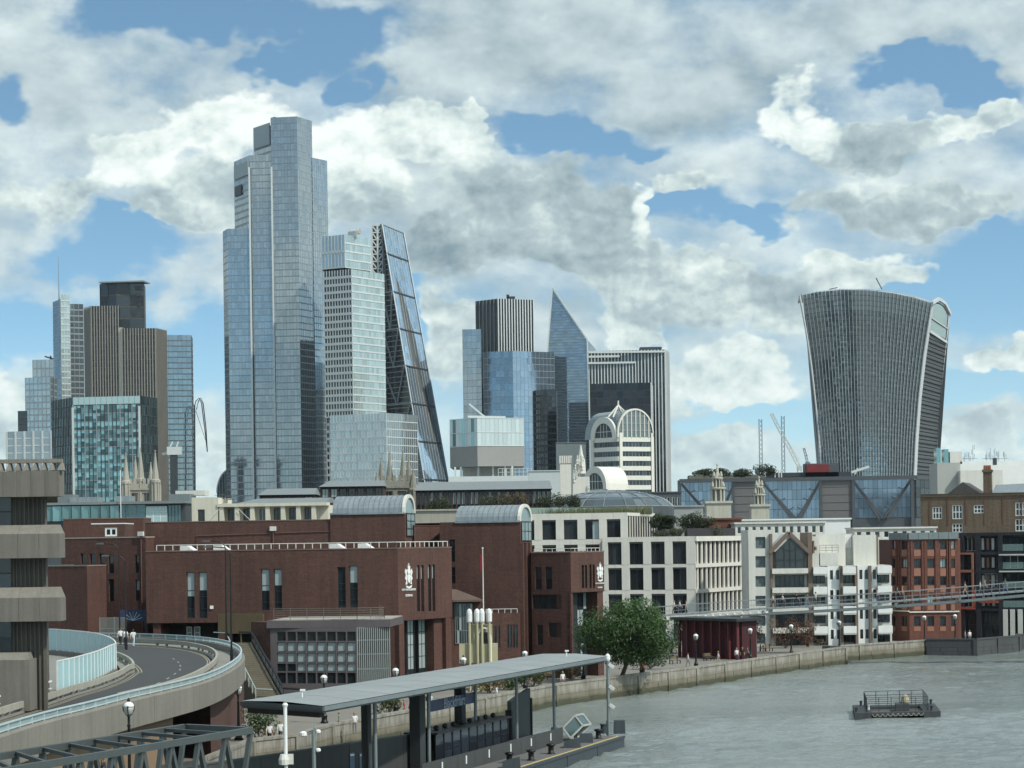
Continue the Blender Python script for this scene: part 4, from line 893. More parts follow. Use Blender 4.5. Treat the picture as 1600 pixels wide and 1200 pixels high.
# ------------------------------------------------------------------ maroon pavilion under the footbridge
t = thing('maroon_pavilion', 'dark maroon columned pavilion under the end of the footbridge', 'pavilion', tuple(at(1100, 1035, 285)))
mar = mat('maroon_paint', (.10, .018, .022), .6, var=.15); f = Fr(P2(1056, 292), P2(1150, 283)); zt = f.zy(1100, 966)
m_ = MB(); f.box(m_, 0, f.L, ZG, zt-.3, -3.5, -.9); m_.build('back_wall', mat('maroon_dark', (.045, .008, .012), .7), t)
for k in range(8): u = .1+(f.L-.4)*k/7; m_ = MB(); f.box(m_, u, u+.22, ZG, zt-.3, -.5, -.1); m_.build('column', mar, t)
for k in range(7): u = .1+(f.L-.4)*k/7; m_ = MB(); f.box(m_, u+.3, u+1.1, ZG, zt-.5, -.88, -.8); m_.build('wall_panel', mar, t)
m_ = MB(); f.box(m_, -.6, f.L+.6, zt-.3, zt+.05, -4, .6); m_.build('roof', dark_m, t)

# ------------------------------------------------------------------ white and brown riverside flats
t = thing('white_flats', 'white riverside flats with brown stripes, pointed gable window and stepped balconies', 'apartment building', tuple(at(1285, 1000, 316)))
DF = 318.0; f = Fr(P2(1170, DF), P2(1396, DF)); brown = mat('brick_brown_stripe', (.165, .125, .10), .85, var=.2, scale=.6)
def fz(y, x=1285): return f.zy(x, y)
def fx(x, y=900): return f.ux(x, y)
left = [(1180.5, 1196, y0, y1) for y0, y1 in ((839, 857), (869, 887), (900, 917), (931, 947), (962, 978), (990, 1006))]
hl = [H(f, *q) for q in left]
m_ = MB(); wall(m_, f, ZG, fz(828, 1190), hl, .4, fx(1170), fx(1206)); f.box(m_, fx(1170), fx(1206), ZG, fz(828, 1190), -10, -.45); m_.build('wall', offwhite, t)
for h in hl: window(t, f, *h, -.36, mat('window_blue_grey', (.10, .13, .14), .5), pane_d, 1, 1, .5, tone=.5)
for a, b, yt in ((1203, 1207, 834), (1262, 1269, 832), (1312, 1316, 884), (1335, 1339, 884), (1357, 1361, 884)):
    m_ = MB(); f.box(m_, fx(a), fx(b), ZG, fz(yt, a), -8, .5); m_.build('pilaster', brown, t)
# gable bay
m_ = MB(); f.box(m_, fx(1207), fx(1262), ZG, fz(862, 1235), -8, -.6); m_.build('bay_wall', offwhite, t)
ga, gb_, gp = f.p(fx(1205), fz(862, 1206), .55), f.p(fx(1262), fz(862, 1262), .55), f.p(fx(1232.5), fz(834, 1232), .55)
m_ = MB(); dn = Vector((*f.n, 0)); m_.face([ga, gb_, gp]); m_.face([ga-dn*8, gp-dn*8, gb_-dn*8]); m_.face([ga, gp, gp-dn*8, ga-dn*8]); m_.face([gp, gb_, gb_-dn*8, gp-dn*8]); m_.build('gable_wall', offwhite, t)
m_ = MB(); m_.beam(ga+dn*.1+Vector((-.3, 0, -.2)), gp+dn*.1+Vector((0, 0, .2)), .5, .5); m_.beam(gp+dn*.1+Vector((0, 0, .2)), gb_+dn*.1+Vector((.3, 0, -.2)), .5, .5); m_.build('gable_trim', brown, t)
# pointed window: frame bars over glass
wl, wr, wb, ws, wt_ = fx(1212), fx(1256), fz(892, 1235), fz(862, 1235), fz(841, 1233); mid = (wl+wr)/2
m_ = MB(); m_.face([f.p(wl, wb, .58), f.p(wr, wb, .58), f.p(wr, ws, .58), f.p(mid, wt_, .58), f.p(wl, ws, .58)], .35); po = m_.build('gable_pane', pane_d, t)
m_ = MB()
for a, b in (((wl, wb), (wl, ws)), ((wr, wb), (wr, ws)), ((wl, ws), (mid, wt_)), ((mid, wt_), (wr, ws)), ((wl, wb), (wr, wb)), ((wl, fz(875, 1235)), (wr, fz(875, 1235))), ((mid, wb), (mid, wt_)), ((wl+1.2, wb), (wl+1.2, ws+.9)), ((wr-1.2, wb), (wr-1.2, ws+.9)), ((mid, ws), (wl+.8, ws+.6)), ((mid, ws), (wr-.8, ws+.6))): m_.beam(f.p(*a, .62), f.p(*b, .62), .1, .13)
m_.build('gable_window_frame', dark_m, t)
fl_y = [(899, 922), (930, 948), (960, 982), (990, 1012)]
for k, (ya, yb) in enumerate(fl_y):
    window(t, f, fx(1212), fx(1257), fz(yb, 1235), fz(ya, 1235), -.55, dark_m, pane_d, 6, 1, .1, tone=.2)
for k, y in enumerate((888, 918, 950, 981)):
    m_ = MB(); f.box(m_, fx(1205.5), fx(1261.5), fz(y+8, 1235), fz(y, 1235), -.5, .9); m_.build('balcony_front', offwhite, t)
# right stepped part: floors of white balcony boxes between brown strips, dark glazing behind
m_ = MB(); f.box(m_, fx(1269), fx(1394), ZG, fz(884, 1330), -9, -.9); m_.build('set_back_wall', offwhite, t)
cells = [(1270, 1290, 1), (1293, 1312, 0), (1316, 1335, 1), (1340, 1357, 0), (1361, 1370, 0), (1370, 1391, 1)]
for r, y in enumerate((884, 915, 946, 977)):
    for (a, b, balc) in cells:
        za, zb_ = fz(y+31, 1330), fz(y, 1330)
        if balc:
            window(t, f, fx(a), fx(b), za+.35, zb_-.1, -.85, dark_m, pane_d, 3, 1, .1, tone=.15)
            m_ = MB(); f.box(m_, fx(a)-.05, fx(b)+.05, fz(y+12, 1330), fz(y+1, 1330), -.2, 1.2); m_.build('balcony_front', white_p, t)
            m_ = MB(); f.box(m_, fx(a)-.02, fx(b)+.02, fz(y+14, 1330), fz(y+12.1, 1330), -.85, 1.15); m_.build('balcony_slab', offwhite, t)
        else:
            hh = [(fx(a)+.25+q, fx(a)+.25+q+.45, za+.9, zb_-.6) for q in ((0, .8) if b-a < 18 else (0.1, 1.0))]
            m_ = MB(); wall(m_, f, za, zb_, hh, .25, fx(a), fx(b)); m_.build('wall_panel', white_p, t)
            for h in hh: window(t, f, *h, -.22, dark_m, pane_d, 1, 2, .05, tone=.15)
# roof blocks
for (a, b, yt, yb, d) in ((1270, 1282, 838, 886, -1), (1282, 1328, 835, 886, -4), (1283, 1312, 864, 886, -.9), (1328, 1340, 834, 886, -5), (1340, 1376, 836, 886, -3.5), (1376, 1382, 836, 886, -5)):
    m_ = MB(); f.box(m_, fx(a), fx(b), fz(yb, a), fz(yt, a), d-4, d); m_.build('roof_block', offwhite if b-a > 7 else brown, t)
window(t, f, fx(1328.5), fx(1339), fz(856, 1334), fz(836, 1334), -4.98, white_p, pane_d, 2, 1, .3, tone=.1)
for k in range(3): m_ = MB(); f.box(m_, fx(1267+k*3.5), fx(1269.5+k*3.5), fz(868-k*4, 1270), fz(836+k*9, 1270), -.8, .1); m_.build('gable_trim', brown, t)
railing(t, [f.p(fx(1283), fz(864, 1290), -1), f.p(fx(1312), fz(864, 1290), -1)], 1.1, dark_m, posts=1, rails=3, r=.03)

# ------------------------------------------------------------------ red brick block with orange panels
t = thing('red_brick_flats', 'red brick riverside block with orange spandrel panels and grey roof band', 'apartment building', tuple(at(1440, 998, 368)))
redb = brick_mat('brick_red', (.135, .055, .040)); oran = mat('panel_orange', (.28, .135, .095), .8, var=.12)
P = [P2(1374, 340), P2(1392, 330), P2(1420, 326), P2(1498, 326), P2(1504, 336)]
cols = [(1394.5, 1399, 1), (1409, 1417, 1), (1428, 1438.5, 2), (1449, 1459.5, 2), (1469, 1478, 2), (1486, 1492, 2)]
frs = [Fr(P[i], P[i+1]) for i in range(4)]; zt = frs[2].zy(1450, 843); holes = {1: [], 2: []}; pan = []
rows = [(845, 858, 859, 869), (873, 887, 888, 900), (901, 914, 915, 925), (930, 943, 944, 953), (963, 978, 979, 986)]
for (a, b, k) in cols:
    fr = frs[k]
    for (ya, yb, yc, yd) in rows:
        h = H(fr, a, b, ya, yb); holes[k].append(h); pan.append((fr, h, H(fr, a, b, yc, yd)))
for i, fr in enumerate(frs):
    m_ = MB(); wall(m_, fr, ZG, zt, holes.get(i, []), .3); m_.build('wall', redb, t)
for fr, h, p in pan:
    window(t, fr, *h, -.27, dark_m, pane_d, 2 if h[1]-h[0] > .8 else 1, 1, .07, tone=R.choice((.15, .25, .4, .93)))
    m_ = MB(); fr.box(m_, p[0], p[1], p[2], p[3], -.05, .04); m_.build('spandrel_panel', oran, t)
m_ = MB(); m_.prism(P+[P2(1500, 350), P2(1384, 352)], zt, zt+.05); m_.build('roof', lead, t)
for i, fr in enumerate(frs[1:3]):
    n = max(2, round(fr.L/1.5)); h_ = 1.05
    for k in range(n): m_ = MB(); fr.box(m_, fr.L*k/n+.02, fr.L*(k+1)/n-.02, zt+.05, zt+h_, -.5, .3); m_.build('roof_panel', steel, t)
m_ = MB()
for fr in frs[1:3]: fr.box(m_, 0, fr.L, fr.zy(1450, 957), fr.zy(1450, 955), -.1, .22)
m_.build('string_course', offwhite, t)
for (a, b, k) in cols:
    for x in (a-4.6, b+2.0):
        fr = frs[k]; u = fr.ux(x)
        if 0.1 < u < fr.L-.5: m_ = MB(); fr.box(m_, u, u+.28, fr.zy(1450, 953), zt-.1, 0, .14); m_.build('brick_pilaster', redb, t)

# ------------------------------------------------------------------ black framed flats at the right edge
t = thing('black_flats', 'black riverside flats with recessed balconies and red edged frames at right edge', 'apartment building', tuple(at(1560, 996, 362)))
blk = mat('black_cladding', (.022, .023, .030), .55, .1, var=.2); redf = mat('red_frame', (.30, .06, .04), .6); f = Fr(P2(1500, 331), P2(1680, 324)); fx = f.ux
def fz(y, x=1550): return f.zy(x, y)
m_ = MB(); f.box(m_, 0, f.L, ZG, fz(832), -10, -1.2); m_.build('wall', blk, t)
for y in (832, 862, 890, 920, 950): m_ = MB(); f.box(m_, 0, f.L, fz(y+5), fz(y), -1.2, .1); m_.build('floor_band', blk, t)
for x in (1500, 1525, 1560, 1602, 1640): m_ = MB(); f.box(m_, fx(x), fx(x)+.7, ZG, fz(832), -1.2, .2); m_.build('column', blk, t)
for r, (ya, yb) in enumerate(((838, 861), (868, 889), (896, 919), (926, 949))):
    for c, (a, b) in enumerate(((1504, 1523), (1529, 1556), (1565, 1600), (1607, 1638))):
        window(t, f, fx(a), fx(b), fz(yb), fz(ya), -1.15, dark_m if (r+c) % 3 else offwhite, pane_d, 3, 2 if c == 1 else 1, .1, tone=R.choice((.2, .3, .5)))
        if c == 2: m_ = MB(); f.box(m_, fx(a), fx(b), fz(yb), fz(yb)+1.0, .12, .16); m_.build('balcony_glass', gb, t)
        if c == 1:
            for q in range(3): m_ = MB(); f.box(m_, fx(a+3+q*8), fx(a+7+q*8), fz(yb-2), fz(ya+3), -1.0, -.9); m_.build('screen_panel', oran if q == 1 else offwhite, t)
for (a, b, ya, yb, mm) in ((1499, 1522, 863, 866, oran), (1519, 1522, 866, 950, oran), (1499, 1522, 890, 894, oran), (1499, 1524, 948, 952, redf), (1521, 1524, 920, 950, redf), (1562, 1602, 866, 868, offwhite), (1562, 1602, 892, 894, offwhite), (1530, 1560, 938, 942, redf)):
    m_ = MB(); f.box(m_, fx(a), fx(b), fz(yb), fz(ya), .1, .4); m_.build('frame_bar', mm, t)
for x in (1567, 1578, 1590): m_ = MB(); f.box(m_, fx(x), fx(x+7), ZG, fz(952), -.5, .3); m_.build('base_pier', offwhite, t)
window(t, f, fx(1504), fx(1560), ZG+.3, fz(957), -1.1, dark_m, pane_d, 8, 2, .1, tone=.2)

# ------------------------------------------------------------------ stock brick warehouse above them
t = thing('brown_brick_warehouse', 'brown stock brick warehouse with white windows and tall chimney', 'warehouse', tuple(at(1530, 900, 430)))
stock = brick_mat('brick_stock', (.14, .105, .072)); DW = 430; f = Fr(P2(1440, DW), P2(1700, DW-10)); fx = f.ux
def fz(y, x=1530): return f.zy(x, y)
wn = [(1457, 1472, 792, 811), (1488, 1504, 789, 811), (1521.5, 1538, 789, 802), (1586.5, 1604, 785, 806), (1488, 1504, 818, 832), (1586.5, 1604, 811, 830), (1640, 1656, 785, 806)]
hs = [H(f, *q) for q in wn]; m_ = MB(); wall(m_, f, ZG, fz(775), hs, .25); f.box(m_, 0, f.L, ZG, fz(775)-.1, -14, -.3); m_.build('wall', stock, t)
for h in hs: window(t, f, *h, -.2, white_p, pane_d, 3, 2, .16, tone=.3)
for k in range(22): m_ = MB(); f.box(m_, f.L*k/22+.01, f.L*(k+1)/22-.01, fz(775), fz(771), -.6, .25); m_.build('cornice_block', stock, t)
m_ = MB(); f.box(m_, 0, f.L, fz(771), fz(770.5)+.0, -.9, .35); m_.build('coping', stock, t)
for k in range(9): u = f.L*(k+.5)/9; m_ = MB(); f.box(m_, u-.12, u+.12, fz(820), fz(775), 0, .08); m_.build('drain_pipe', mat('pipe_brown', (.13, .065, .05)), t)
m_ = MB(); rz = fz(771); pa, pb, pc = f.p(fx(1478), rz, -3), f.p(fx(1532), rz, -3), f.p(fx(1503), fz(752), -3); dn = Vector((*f.n, 0))*12
m_.face([pa, pb, pc]); m_.face([pa, pc, pc-dn, pa-dn]); m_.face([pc, pb, pb-dn, pc-dn]); m_.build('pitched_roof', mat('slate_dark', (.07, .065, .065), .7), t)
m_ = MB(); f.box(m_, fx(1534), fx(1547), rz, fz(735), -6, -4.4); m_.build('chimney', stock, t)
m_ = MB(); f.box(m_, fx(1532.5), fx(1548.5), fz(737), fz(733), -6.2, -4.2); m_.build('chimney_cap', stock, t)
for x in (1536, 1540, 1544): m_ = MB(); m_.lathe([(.3, 0), (.22, .8), (.26, .85)], tuple(f.p(fx(x), fz(733), -5.2)), 8); m_.build('chimney_pot', mat('terracotta', (.25, .10, .06)), t)
m_ = MB(); m_.hexa([f.p(fx(1549), rz, -3), f.p(f.L, rz, -3), f.p(f.L, rz, -14), f.p(fx(1549), rz, -14), f.p(fx(1552), fz(757), -6), f.p(f.L, fz(753), -6), f.p(f.L, fz(753), -9), f.p(fx(1552), fz(757), -9)]); m_.build('mansard_roof', zinc, t)

# ------------------------------------------------------------------ low white roofs behind the riverside row
def low_roof(name, label, x0, x1, yt, yb, D, m, wins=0, D1=None, wm=None):
    f = Fr(P2(x0, D), P2(x1, D1 or D)); xm = (x0+x1)/2; z0, z1 = f.zy(xm, yb), f.zy(xm, yt); c = f.p(f.L/2, ZG, 0)
    t = thing(name, label, 'building', tuple(c)); hs = []
    if wins:
        w = f.L/wins; hs = [(w*k+w*.22, w*k+w*.78, z0+(z1-z0)*.15, z1-(z1-z0)*.22) for k in range(wins)]
    m_ = MB(); wall(m_, f, ZG, z1, hs, .2); m_.prism([f.xy(0, -.22), f.xy(f.L, -.22), f.xy(f.L, -10), f.xy(0, -10)], ZG, z1-.05); m_.build('wall', m, t)
    m_ = MB(); f.box(m_, -.2, f.L+.2, z1, z1+.3, -10.2, .3); m_.build('roof', wm or m, t)
    for h in hs: window(t, f, *h, -.15, white_p, pane_d, 1, 1, .1, tone=.3)
    return t, f, z1
low_roof('penthouse', 'pale penthouse row of small windows above the white flats, left half', 1150, 1290, 818, 836, 392, offwhite, 12)
low_roof('penthouse', 'pale penthouse row of dark windows between the white flats and the brown warehouse', 1336, 1464, 826, 842, 398, offwhite, 9)
low_roof('penthouse', 'long white flat roofed storey behind the steeples', 1115, 1330, 813, 822, 430, white_p, 0)
low_roof('brick_house', 'low red brick house top left of the white penthouses', 1095, 1160, 812, 840, 400, mat('brick_red', (.15, .05, .032)), 0)

# ------------------------------------------------------------------ roofscape behind the school
t = thing('teal_glass_annexe', 'low teal glass building with tilted glass fins behind the school', 'office building', tuple(at(180, 870, 330)))
f = Fr(P2(60, 331), P2(290, 329)); fx = f.ux
def fz(y, x=180): return f.zy(x, y)
tealg = glass('teal_glass', (.13, .24, .26), .45, .12, var=.5); tealp = glass('teal_pale', (.42, .58, .60), .2, .2, var=.2)
m_ = MB(); f.box(m_, 0, f.L, ZG, fz(788), -14, -.5); m_.build('wall', steel_d, t)
for k in range(8): m_ = MB(); a = 70+15*k; m_.hexa([f.p(fx(a),fz(813),.5), f.p(fx(a+13),fz(813),0), f.p(fx(a+13),fz(813),-.1), f.p(fx(a),fz(813),.4), f.p(fx(a),fz(790),.5), f.p(fx(a+13),fz(790),0), f.p(fx(a+13),fz(790),-.1), f.p(fx(a),fz(790),.4)], R.random()); m_.build('glass_fin', tealg, t)
for k in range(3): window(t, f, fx(186+14*k), fx(200+14*k), fz(815), fz(789), -.4, steel, tealg, 1, 2, .08, tone=.4)
for k in range(3): window(t, f, fx(229+11*k), fx(240+11*k), fz(817), fz(792), -.3, white_p, tealp, 1, 3, .07, tone=.5)
window(t, f, fx(263), fx(284), fz(817), fz(790), -.4, steel_d, tealg, 4, 1, .1, tone=.3)
m_ = MB(); f.box(m_, -.3, f.L+.3, fz(788), fz(784), -14, .6); m_.build('roof', lead, t)
for (a, b, ya, yb, d) in ((72, 98, 770, 784, -6), (95, 140, 775, 784, -5), (168, 190, 774, 784, -5), (250, 283, 772, 784, -6), (253, 300, 766, 774, -9)): m_ = MB(); f.box(m_, fx(a), fx(b), fz(yb), fz(ya), d-3, d); m_.build('plant_box', R.choice((steel, zinc, offwhite)), t)
m_ = MB(); m_.tube([f.p(fx(193), fz(812), 1), f.p(fx(193), fz(735), 1)], .07, 6); tag(m_.build('flagpole', white_p), 'thin bare white pole in front of the gothic church tower', 'pole')
t = thing('cream_house', 'cream rendered building with a columned top storey above the school', 'building', tuple(at(400, 860, 330)))
cream = mat('cream_render', (.58, .56, .46), .75, var=.1, streak=.12); f = Fr(P2(301, 322), P2(510, 320)); fx = f.ux
hh = [H(f, 309, 320, 796, 816)]
m_ = MB(); wall(m_, f, ZG, fz(777, 330) if False else f.zy(330, 777), hh, .3, 0, fx(342)); f.box(m_, 0, fx(342)-.01, ZG, f.zy(330, 777)-.05, -9, -.32); m_.build('wall', cream, t); window(t, f, *hh[0], -.28, dark_m, pane_d, 1, 1, .08, tone=.1)
m_ = MB(); f.box(m_, fx(342), f.L, ZG, f.zy(420, 790), -9, -2.2); m_.build('set_back_wall', cream, t)
for k in range(7): m_ = MB(); a = 344+24*k; f.box(m_, fx(a), fx(a+6.5), f.zy(420, 815), f.zy(420, 791), -.7, 0); m_.build('column', cream, t)
for k in range(6): a = 351+24*k; window(t, f, fx(a+2), fx(a+14), f.zy(420, 815), f.zy(420, 794), -2.1, dark_m if k != 2 else white_p, pane_d, 2, 1, .08, tone=.3 if k != 2 else .6)
m_ = MB(); f.box(m_, fx(341), f.L+.2, f.zy(420, 791), f.zy(420, 786), -2.5, .2); m_.build('beam', cream, t)
m_ = MB(); m_.hexa([f.p(fx(370),f.zy(420,786),.1), f.p(f.L,f.zy(420,786),.1), f.p(f.L,f.zy(420,786),-9), f.p(fx(370),f.zy(420,786),-9), f.p(fx(395),f.zy(420,778),-4), f.p(f.L,f.zy(420,778),-4), f.p(f.L,f.zy(420,778),-6), f.p(fx(395),f.zy(420,778),-6)]); m_.build('roof', lead, t)
m_ = MB(); m_.beam(f.p(fx(328), f.zy(330, 813), .3), f.p(fx(345), f.zy(340, 795), .3), .06, .06); m_.beam(f.p(fx(375), f.zy(380, 795), .3), f.p(fx(393), f.zy(390, 813), .3), .06, .06); m_.build('brace', white_p, t)
t = thing('roof_aerials', 'tangle of thin steel aerial frames on the cream building roof', 'aerials', tuple(f.p(fx(355), f.zy(355, 790), -3)))
m_ = MB()
for k in range(14): a = f.p(fx(337+R.uniform(0, 36)), f.zy(355, 786), -3); m_.tube([a, a+Vector((0, 0, R.uniform(.5, 1.5)))], .03, 4); m_.tube([a+Vector((-.9, 0, R.uniform(.4, 1.4))), a+Vector((.9, 0, R.uniform(.4, 1.4)))], .025, 4)
m_.build('aerial_frame', steel_d, t)
# dark brown long-roofed range
def brown_range(label, x0, x1, yr, ye, yb, D, nwin, mwall, xr0=None):
    f = Fr(P2(x0, D), P2(x1, D)); xm = (x0+x1)/2; t = thing('brown_roofed_range', label, 'building', tuple(f.p(f.L/2, ZG, 0))); zr_, ze, zb_ = f.zy(xm, yr), f.zy(xm, ye), f.zy(xm, yb)
    m_ = MB(); f.box(m_, 0, f.L, ZG, ze, -12, -.6); m_.build('wall', mwall, t); w = f.L/nwin
    m_ = MB(); m_.hexa([f.p(-.4,ze,.5), f.p(f.L+.4,ze,.5), f.p(f.L+.4,ze,-12), f.p(-.4,ze,-12), f.p((fx_(f, xr0) if xr0 else 0),zr_,-6), f.p(f.L,zr_,-6), f.p(f.L,zr_,-8), f.p((fx_(f, xr0) if xr0 else 0),zr_,-8)]); m_.build('roof', lead, t)
    for k in range(nwin): window(t, f, w*k+w*.12, w*(k+1)-w*.12, zb_, ze-.4, -.5, dark_m, pane_d, 2, 1, .1, tone=R.choice((.2, .3, .93)))
    for k in range(nwin+1): m_ = MB(); f.box(m_, w*k-.12, w*k+.12, ZG, ze, -.6, -.1); m_.build('post', mwall, t)
    return t
def fx_(f, x): return f.ux(x)
bdk = mat('timber_dark_brown', (.055, .042, .036), .8, var=.2)
brown_range('dark brown roofed range with blue grey windows left of the ruined church', 408, 492, 762, 773, 784, 430, 5, bdk, 414)
brown_range('dark brown roofed range with tall windows below the pale glass block', 503, 600, 750, 760, 777, 440, 7, bdk, 512)
brown_range('long dark brown range with lead roof and narrow windows under the box topped office', 652, 862, 751, 765, 788, 440, 30, bdk, 654)

# ------------------------------------------------------------------ towers of the city
g_blue = glass('glass_blue', (.335, .39, .42), .75, .05, var=.14)
g_grey = glass('glass_grey', (.44, .50, .52), .78, .06, var=.14)
g_deep = glass('glass_deep_blue', (.22, .31, .40), .75, .05, var=.2)
g_dark = glass('glass_dark', (.05, .065, .075), .6, .06, var=.5)
g_black = glass('glass_black', (.022, .027, .033), .55, .05, var=.5)
g_teal = glass('glass_teal', (.22, .38, .40), .6, .08, var=.75)
g_mint = glass('glass_mint', (.46, .56, .54), .5, .12, var=.2)
mull = mat('mullion_grey', (.30, .35, .37), .5, .4, var=.1, scale=.05, fine=.05); mull_l = mat('mullion_pale', (.58, .62, .61), .5, .2, var=.08, scale=.05, fine=.05)
mull_d = mat('mullion_dark', (.05, .06, .065), .5, .3, var=.1, scale=.05, fine=.05)
mull_t = mat('mullion_tinted', (.24, .29, .32), .35, .7, var=.1, scale=.05, fine=.05)
def corner(x, D, y=700): return P2(x, D, y)
def zof(x, y, D): return Z(x, y, D)
class Tower:
    """a tower: cores, glazing, mullions and floor bands gathered per material and linked as parts"""
    def __init__(s, name, label, cat, x, D): s.t = thing(name, label, cat, (X(x, 850, D), D, ZG)); s.core = MB(); s.g = {}; s.m = {}; s.s = {}
    def mb(s, d, m): return d.setdefault(m.name, (MB(), m))[0]
    def mass(s, pts, z0, z1, faces, inset=.25):
        """pts: plan ring; faces: {edge: dict(glass, mull, span, fh, bw, ...)}"""
        cx_, cy_ = sum(p[0] for p in pts)/len(pts), sum(p[1] for p in pts)/len(pts)
        s.core.prism([(cx_+(p[0]-cx_)*.992, cy_+(p[1]-cy_)*.992) for p in pts], z0, z1-.1)
        for e, k in faces.items():
            k = dict(k); fr = Fr(pts[e], pts[(e+1) % len(pts)]); gl = k.pop('g'); mm = k.pop('m', mull); sm = k.pop('s', mm)
            z0_ = k.pop('z0', z0); z1_ = k.pop('z1', z1)
            tower_face(s.mb(s.g, gl), s.mb(s.m, mm) if k.get('mw', .25) else None, s.mb(s.s, sm) if k.get('sh', .8) else None, fr, z0_, z1_, **k)
    def done(s, corem=None):
        if s.core.f: s.core.build('core', corem or mull_d, s.t)
        for d, n in ((s.g, 'glazing'), (s.m, 'mullions'), (s.s, 'floor_bands')):
            for k, (mb, m) in d.items():
                if mb.f: mb.build(n, m, s.t, stuff=True)
        return s.t
# --- the tallest tower, stepped slabs of pale glass
T = Tower('stepped_glass_tower', 'tallest tower, stepped slabs of pale blue grey glass', 'skyscraper', 430, 1400); D = 1400
k1 = dict(g=g_blue, m=mull_t, fh=4.2, bw=2.2, mw=.12, md=.1, sh=.7, sd=.06, tilt=.002)
k2 = dict(g=g_grey, m=mull, fh=4.2, bw=2.2, mw=.14, md=.1, sh=.8, sd=.1, tilt=.002)
za, zb_, zc, zd = zof(395, 357, D), zof(395, 252, D), zof(440, 184, D), zof(500, 241, D)
T.mass([corner(353, 1412), corner(360, 1400), corner(396, 1399), corner(396, 1450), corner(356, 1450)], ZG, za, {0: k2, 1: k1})
T.mass([corner(372, 1424), corner(396, 1401), corner(431, 1399.5), corner(431, 1452), corner(380, 1452)], ZG, zb_+4, {0: dict(k2, z0=za, sh=1.4), 1: k1})
T.mass([corner(430, 1399), corner(471, 1396), corner(494, 1412), corner(490, 1455), corner(430, 1455)], ZG, zc, {0: k1, 1: dict(k2, g=g_grey)})
T.mass([corner(403, 1428), corner(431, 1408), corner(431, 1454), corner(410, 1454)], za, zc-3, {0: dict(k2, sh=1.4)})
T.mass([corner(494, 1411.5), corner(517, 1424), corner(515, 1455), corner(492, 1455)], ZG, zd, {0: k2})
T.done()
for (x0, x1, y0, y1, Dd, nm) in ((377, 383, 292, 304, 1409, 'louvre'), ):
    m_ = MB(); f = Fr(corner(372, 1423.6), corner(396, 1400.6)); f.box(m_, f.L*.06, f.L*.5, zof(378, 304, 1412), zof(378, 288, 1412), .3, .7); m_.build('louvre', mull_d, T.t)
for (f, u0, u1, y0, y1) in ((Fr(corner(372, 1423.6), corner(396, 1400.6)), .05, .97, 272, 251), (Fr(corner(403, 1427.6), corner(431, 1407.6)), .05, .95, 222, 188)):
    m_ = MB(); f.box(m_, f.L*u0, f.L*u1, zof(395, y0, D), zof(395, y1, D), .3, .8); m_.build('louvre_panel', mull, T.t)
for x, y, D_ in ((385, 254, 1420), (398, 249, 1415), (429, 186, 1420)): m_ = MB(); m_.lathe([(1.8, 0), (2.0, 3), (1.2, 3.6)], (X(x, y, D_), D_, zof(x, y+6, D_)), 10); m_.build('roof_drum', mull_d, T.t)
f = Fr(corner(471, 1395.8), corner(494, 1411.8))
for x in (395.5, 430.5): m_ = MB(); p = corner(x, 1398.8); m_.box(p[0]-.5, p[0]+.5, p[1]-.9, p[1]+1, ZG, zof(395, 262, D)); m_.build('edge_fin', mull_l, T.t)
# --- pale stacked tower in front of it
T = Tower('pale_stacked_tower', 'pale grid faced tower of stacked boxes right of the tallest tower', 'skyscraper', 555, 1340)
kw = dict(g=g_dark, m=mull_l, fh=4.5, bw=2.05, mw=.45, md=.3, sh=1.5, sd=.3, tilt=.004, tone=lambda a, b, i, j: R.choice((.2, .4, .6, .9, 1)))
kp = dict(g=g_mint, m=mull_l, fh=4.5, bw=2.4, mw=.12, md=.1, sh=.9, sd=.25)
zl, zu, zm = zof(550, 422, 1340), zof(545, 368, 1345), zof(545, 415, 1345)
T.mass([corner(510, 1345), corner(553, 1335), corner(604, 1362), corner(590, 1390), corner(515, 1385)], zof(550, 652, 1340), zl, {0: kw, 1: kp})
T.mass([corner(507, 1349), corner(543, 1340), corner(583, 1359), corner(575, 1395), corner(515, 1390)], zl+1.5, zu, {0: dict(kw, fh=8.6, bw=2.6, g=g_grey), 1: dict(kp, fh=4.5)})
T.mass([corner(511, 1350), corner(552, 1340), corner(602, 1366), corner(590, 1390), corner(516, 1386)], ZG, zof(550, 650, 1340), {0: kw, 1: kp})
T.done()
m_ = MB(); m_.prism([corner(548, 1350), corner(562, 1346), corner(566, 1365), corner(552, 1370)], zu-1, zu+3.0); m_.build('roof_plant', mull_l, T.t)
m_ = MB()
for q in range(9): c = Vector((X(556+R.uniform(-6, 9), 365, 1350), 1352+R.uniform(-3, 3), zu+2)); m_.tube([c, c+Vector((R.uniform(-2, 2), 0, R.uniform(1, 3.5)))], .35, 5)
m_.build('roof_frame', mat('cream_steel', (.5, .47, .36)), T.t)
# --- lower glass block under it
T = Tower('glass_grid_block', 'grey glass office block with fine white grid below the stacked tower', 'office building', 585, 1180)
zt = zof(600, 646, 1180)
kg = dict(g=g_grey, m=mull_l, fh=4.2, bw=1.9, mw=.16, md=.2, sh=.45, sd=.2, tilt=.006, tone=lambda a, b, i, j: R.choice((0, .1, .3, .6, .8)))
T.mass([corner(517, 1192), corner(604, 1176), corner(652, 1200), corner(640, 1230), corner(525, 1235)], ZG, zt, {0: kg, 1: kg}); T.done()
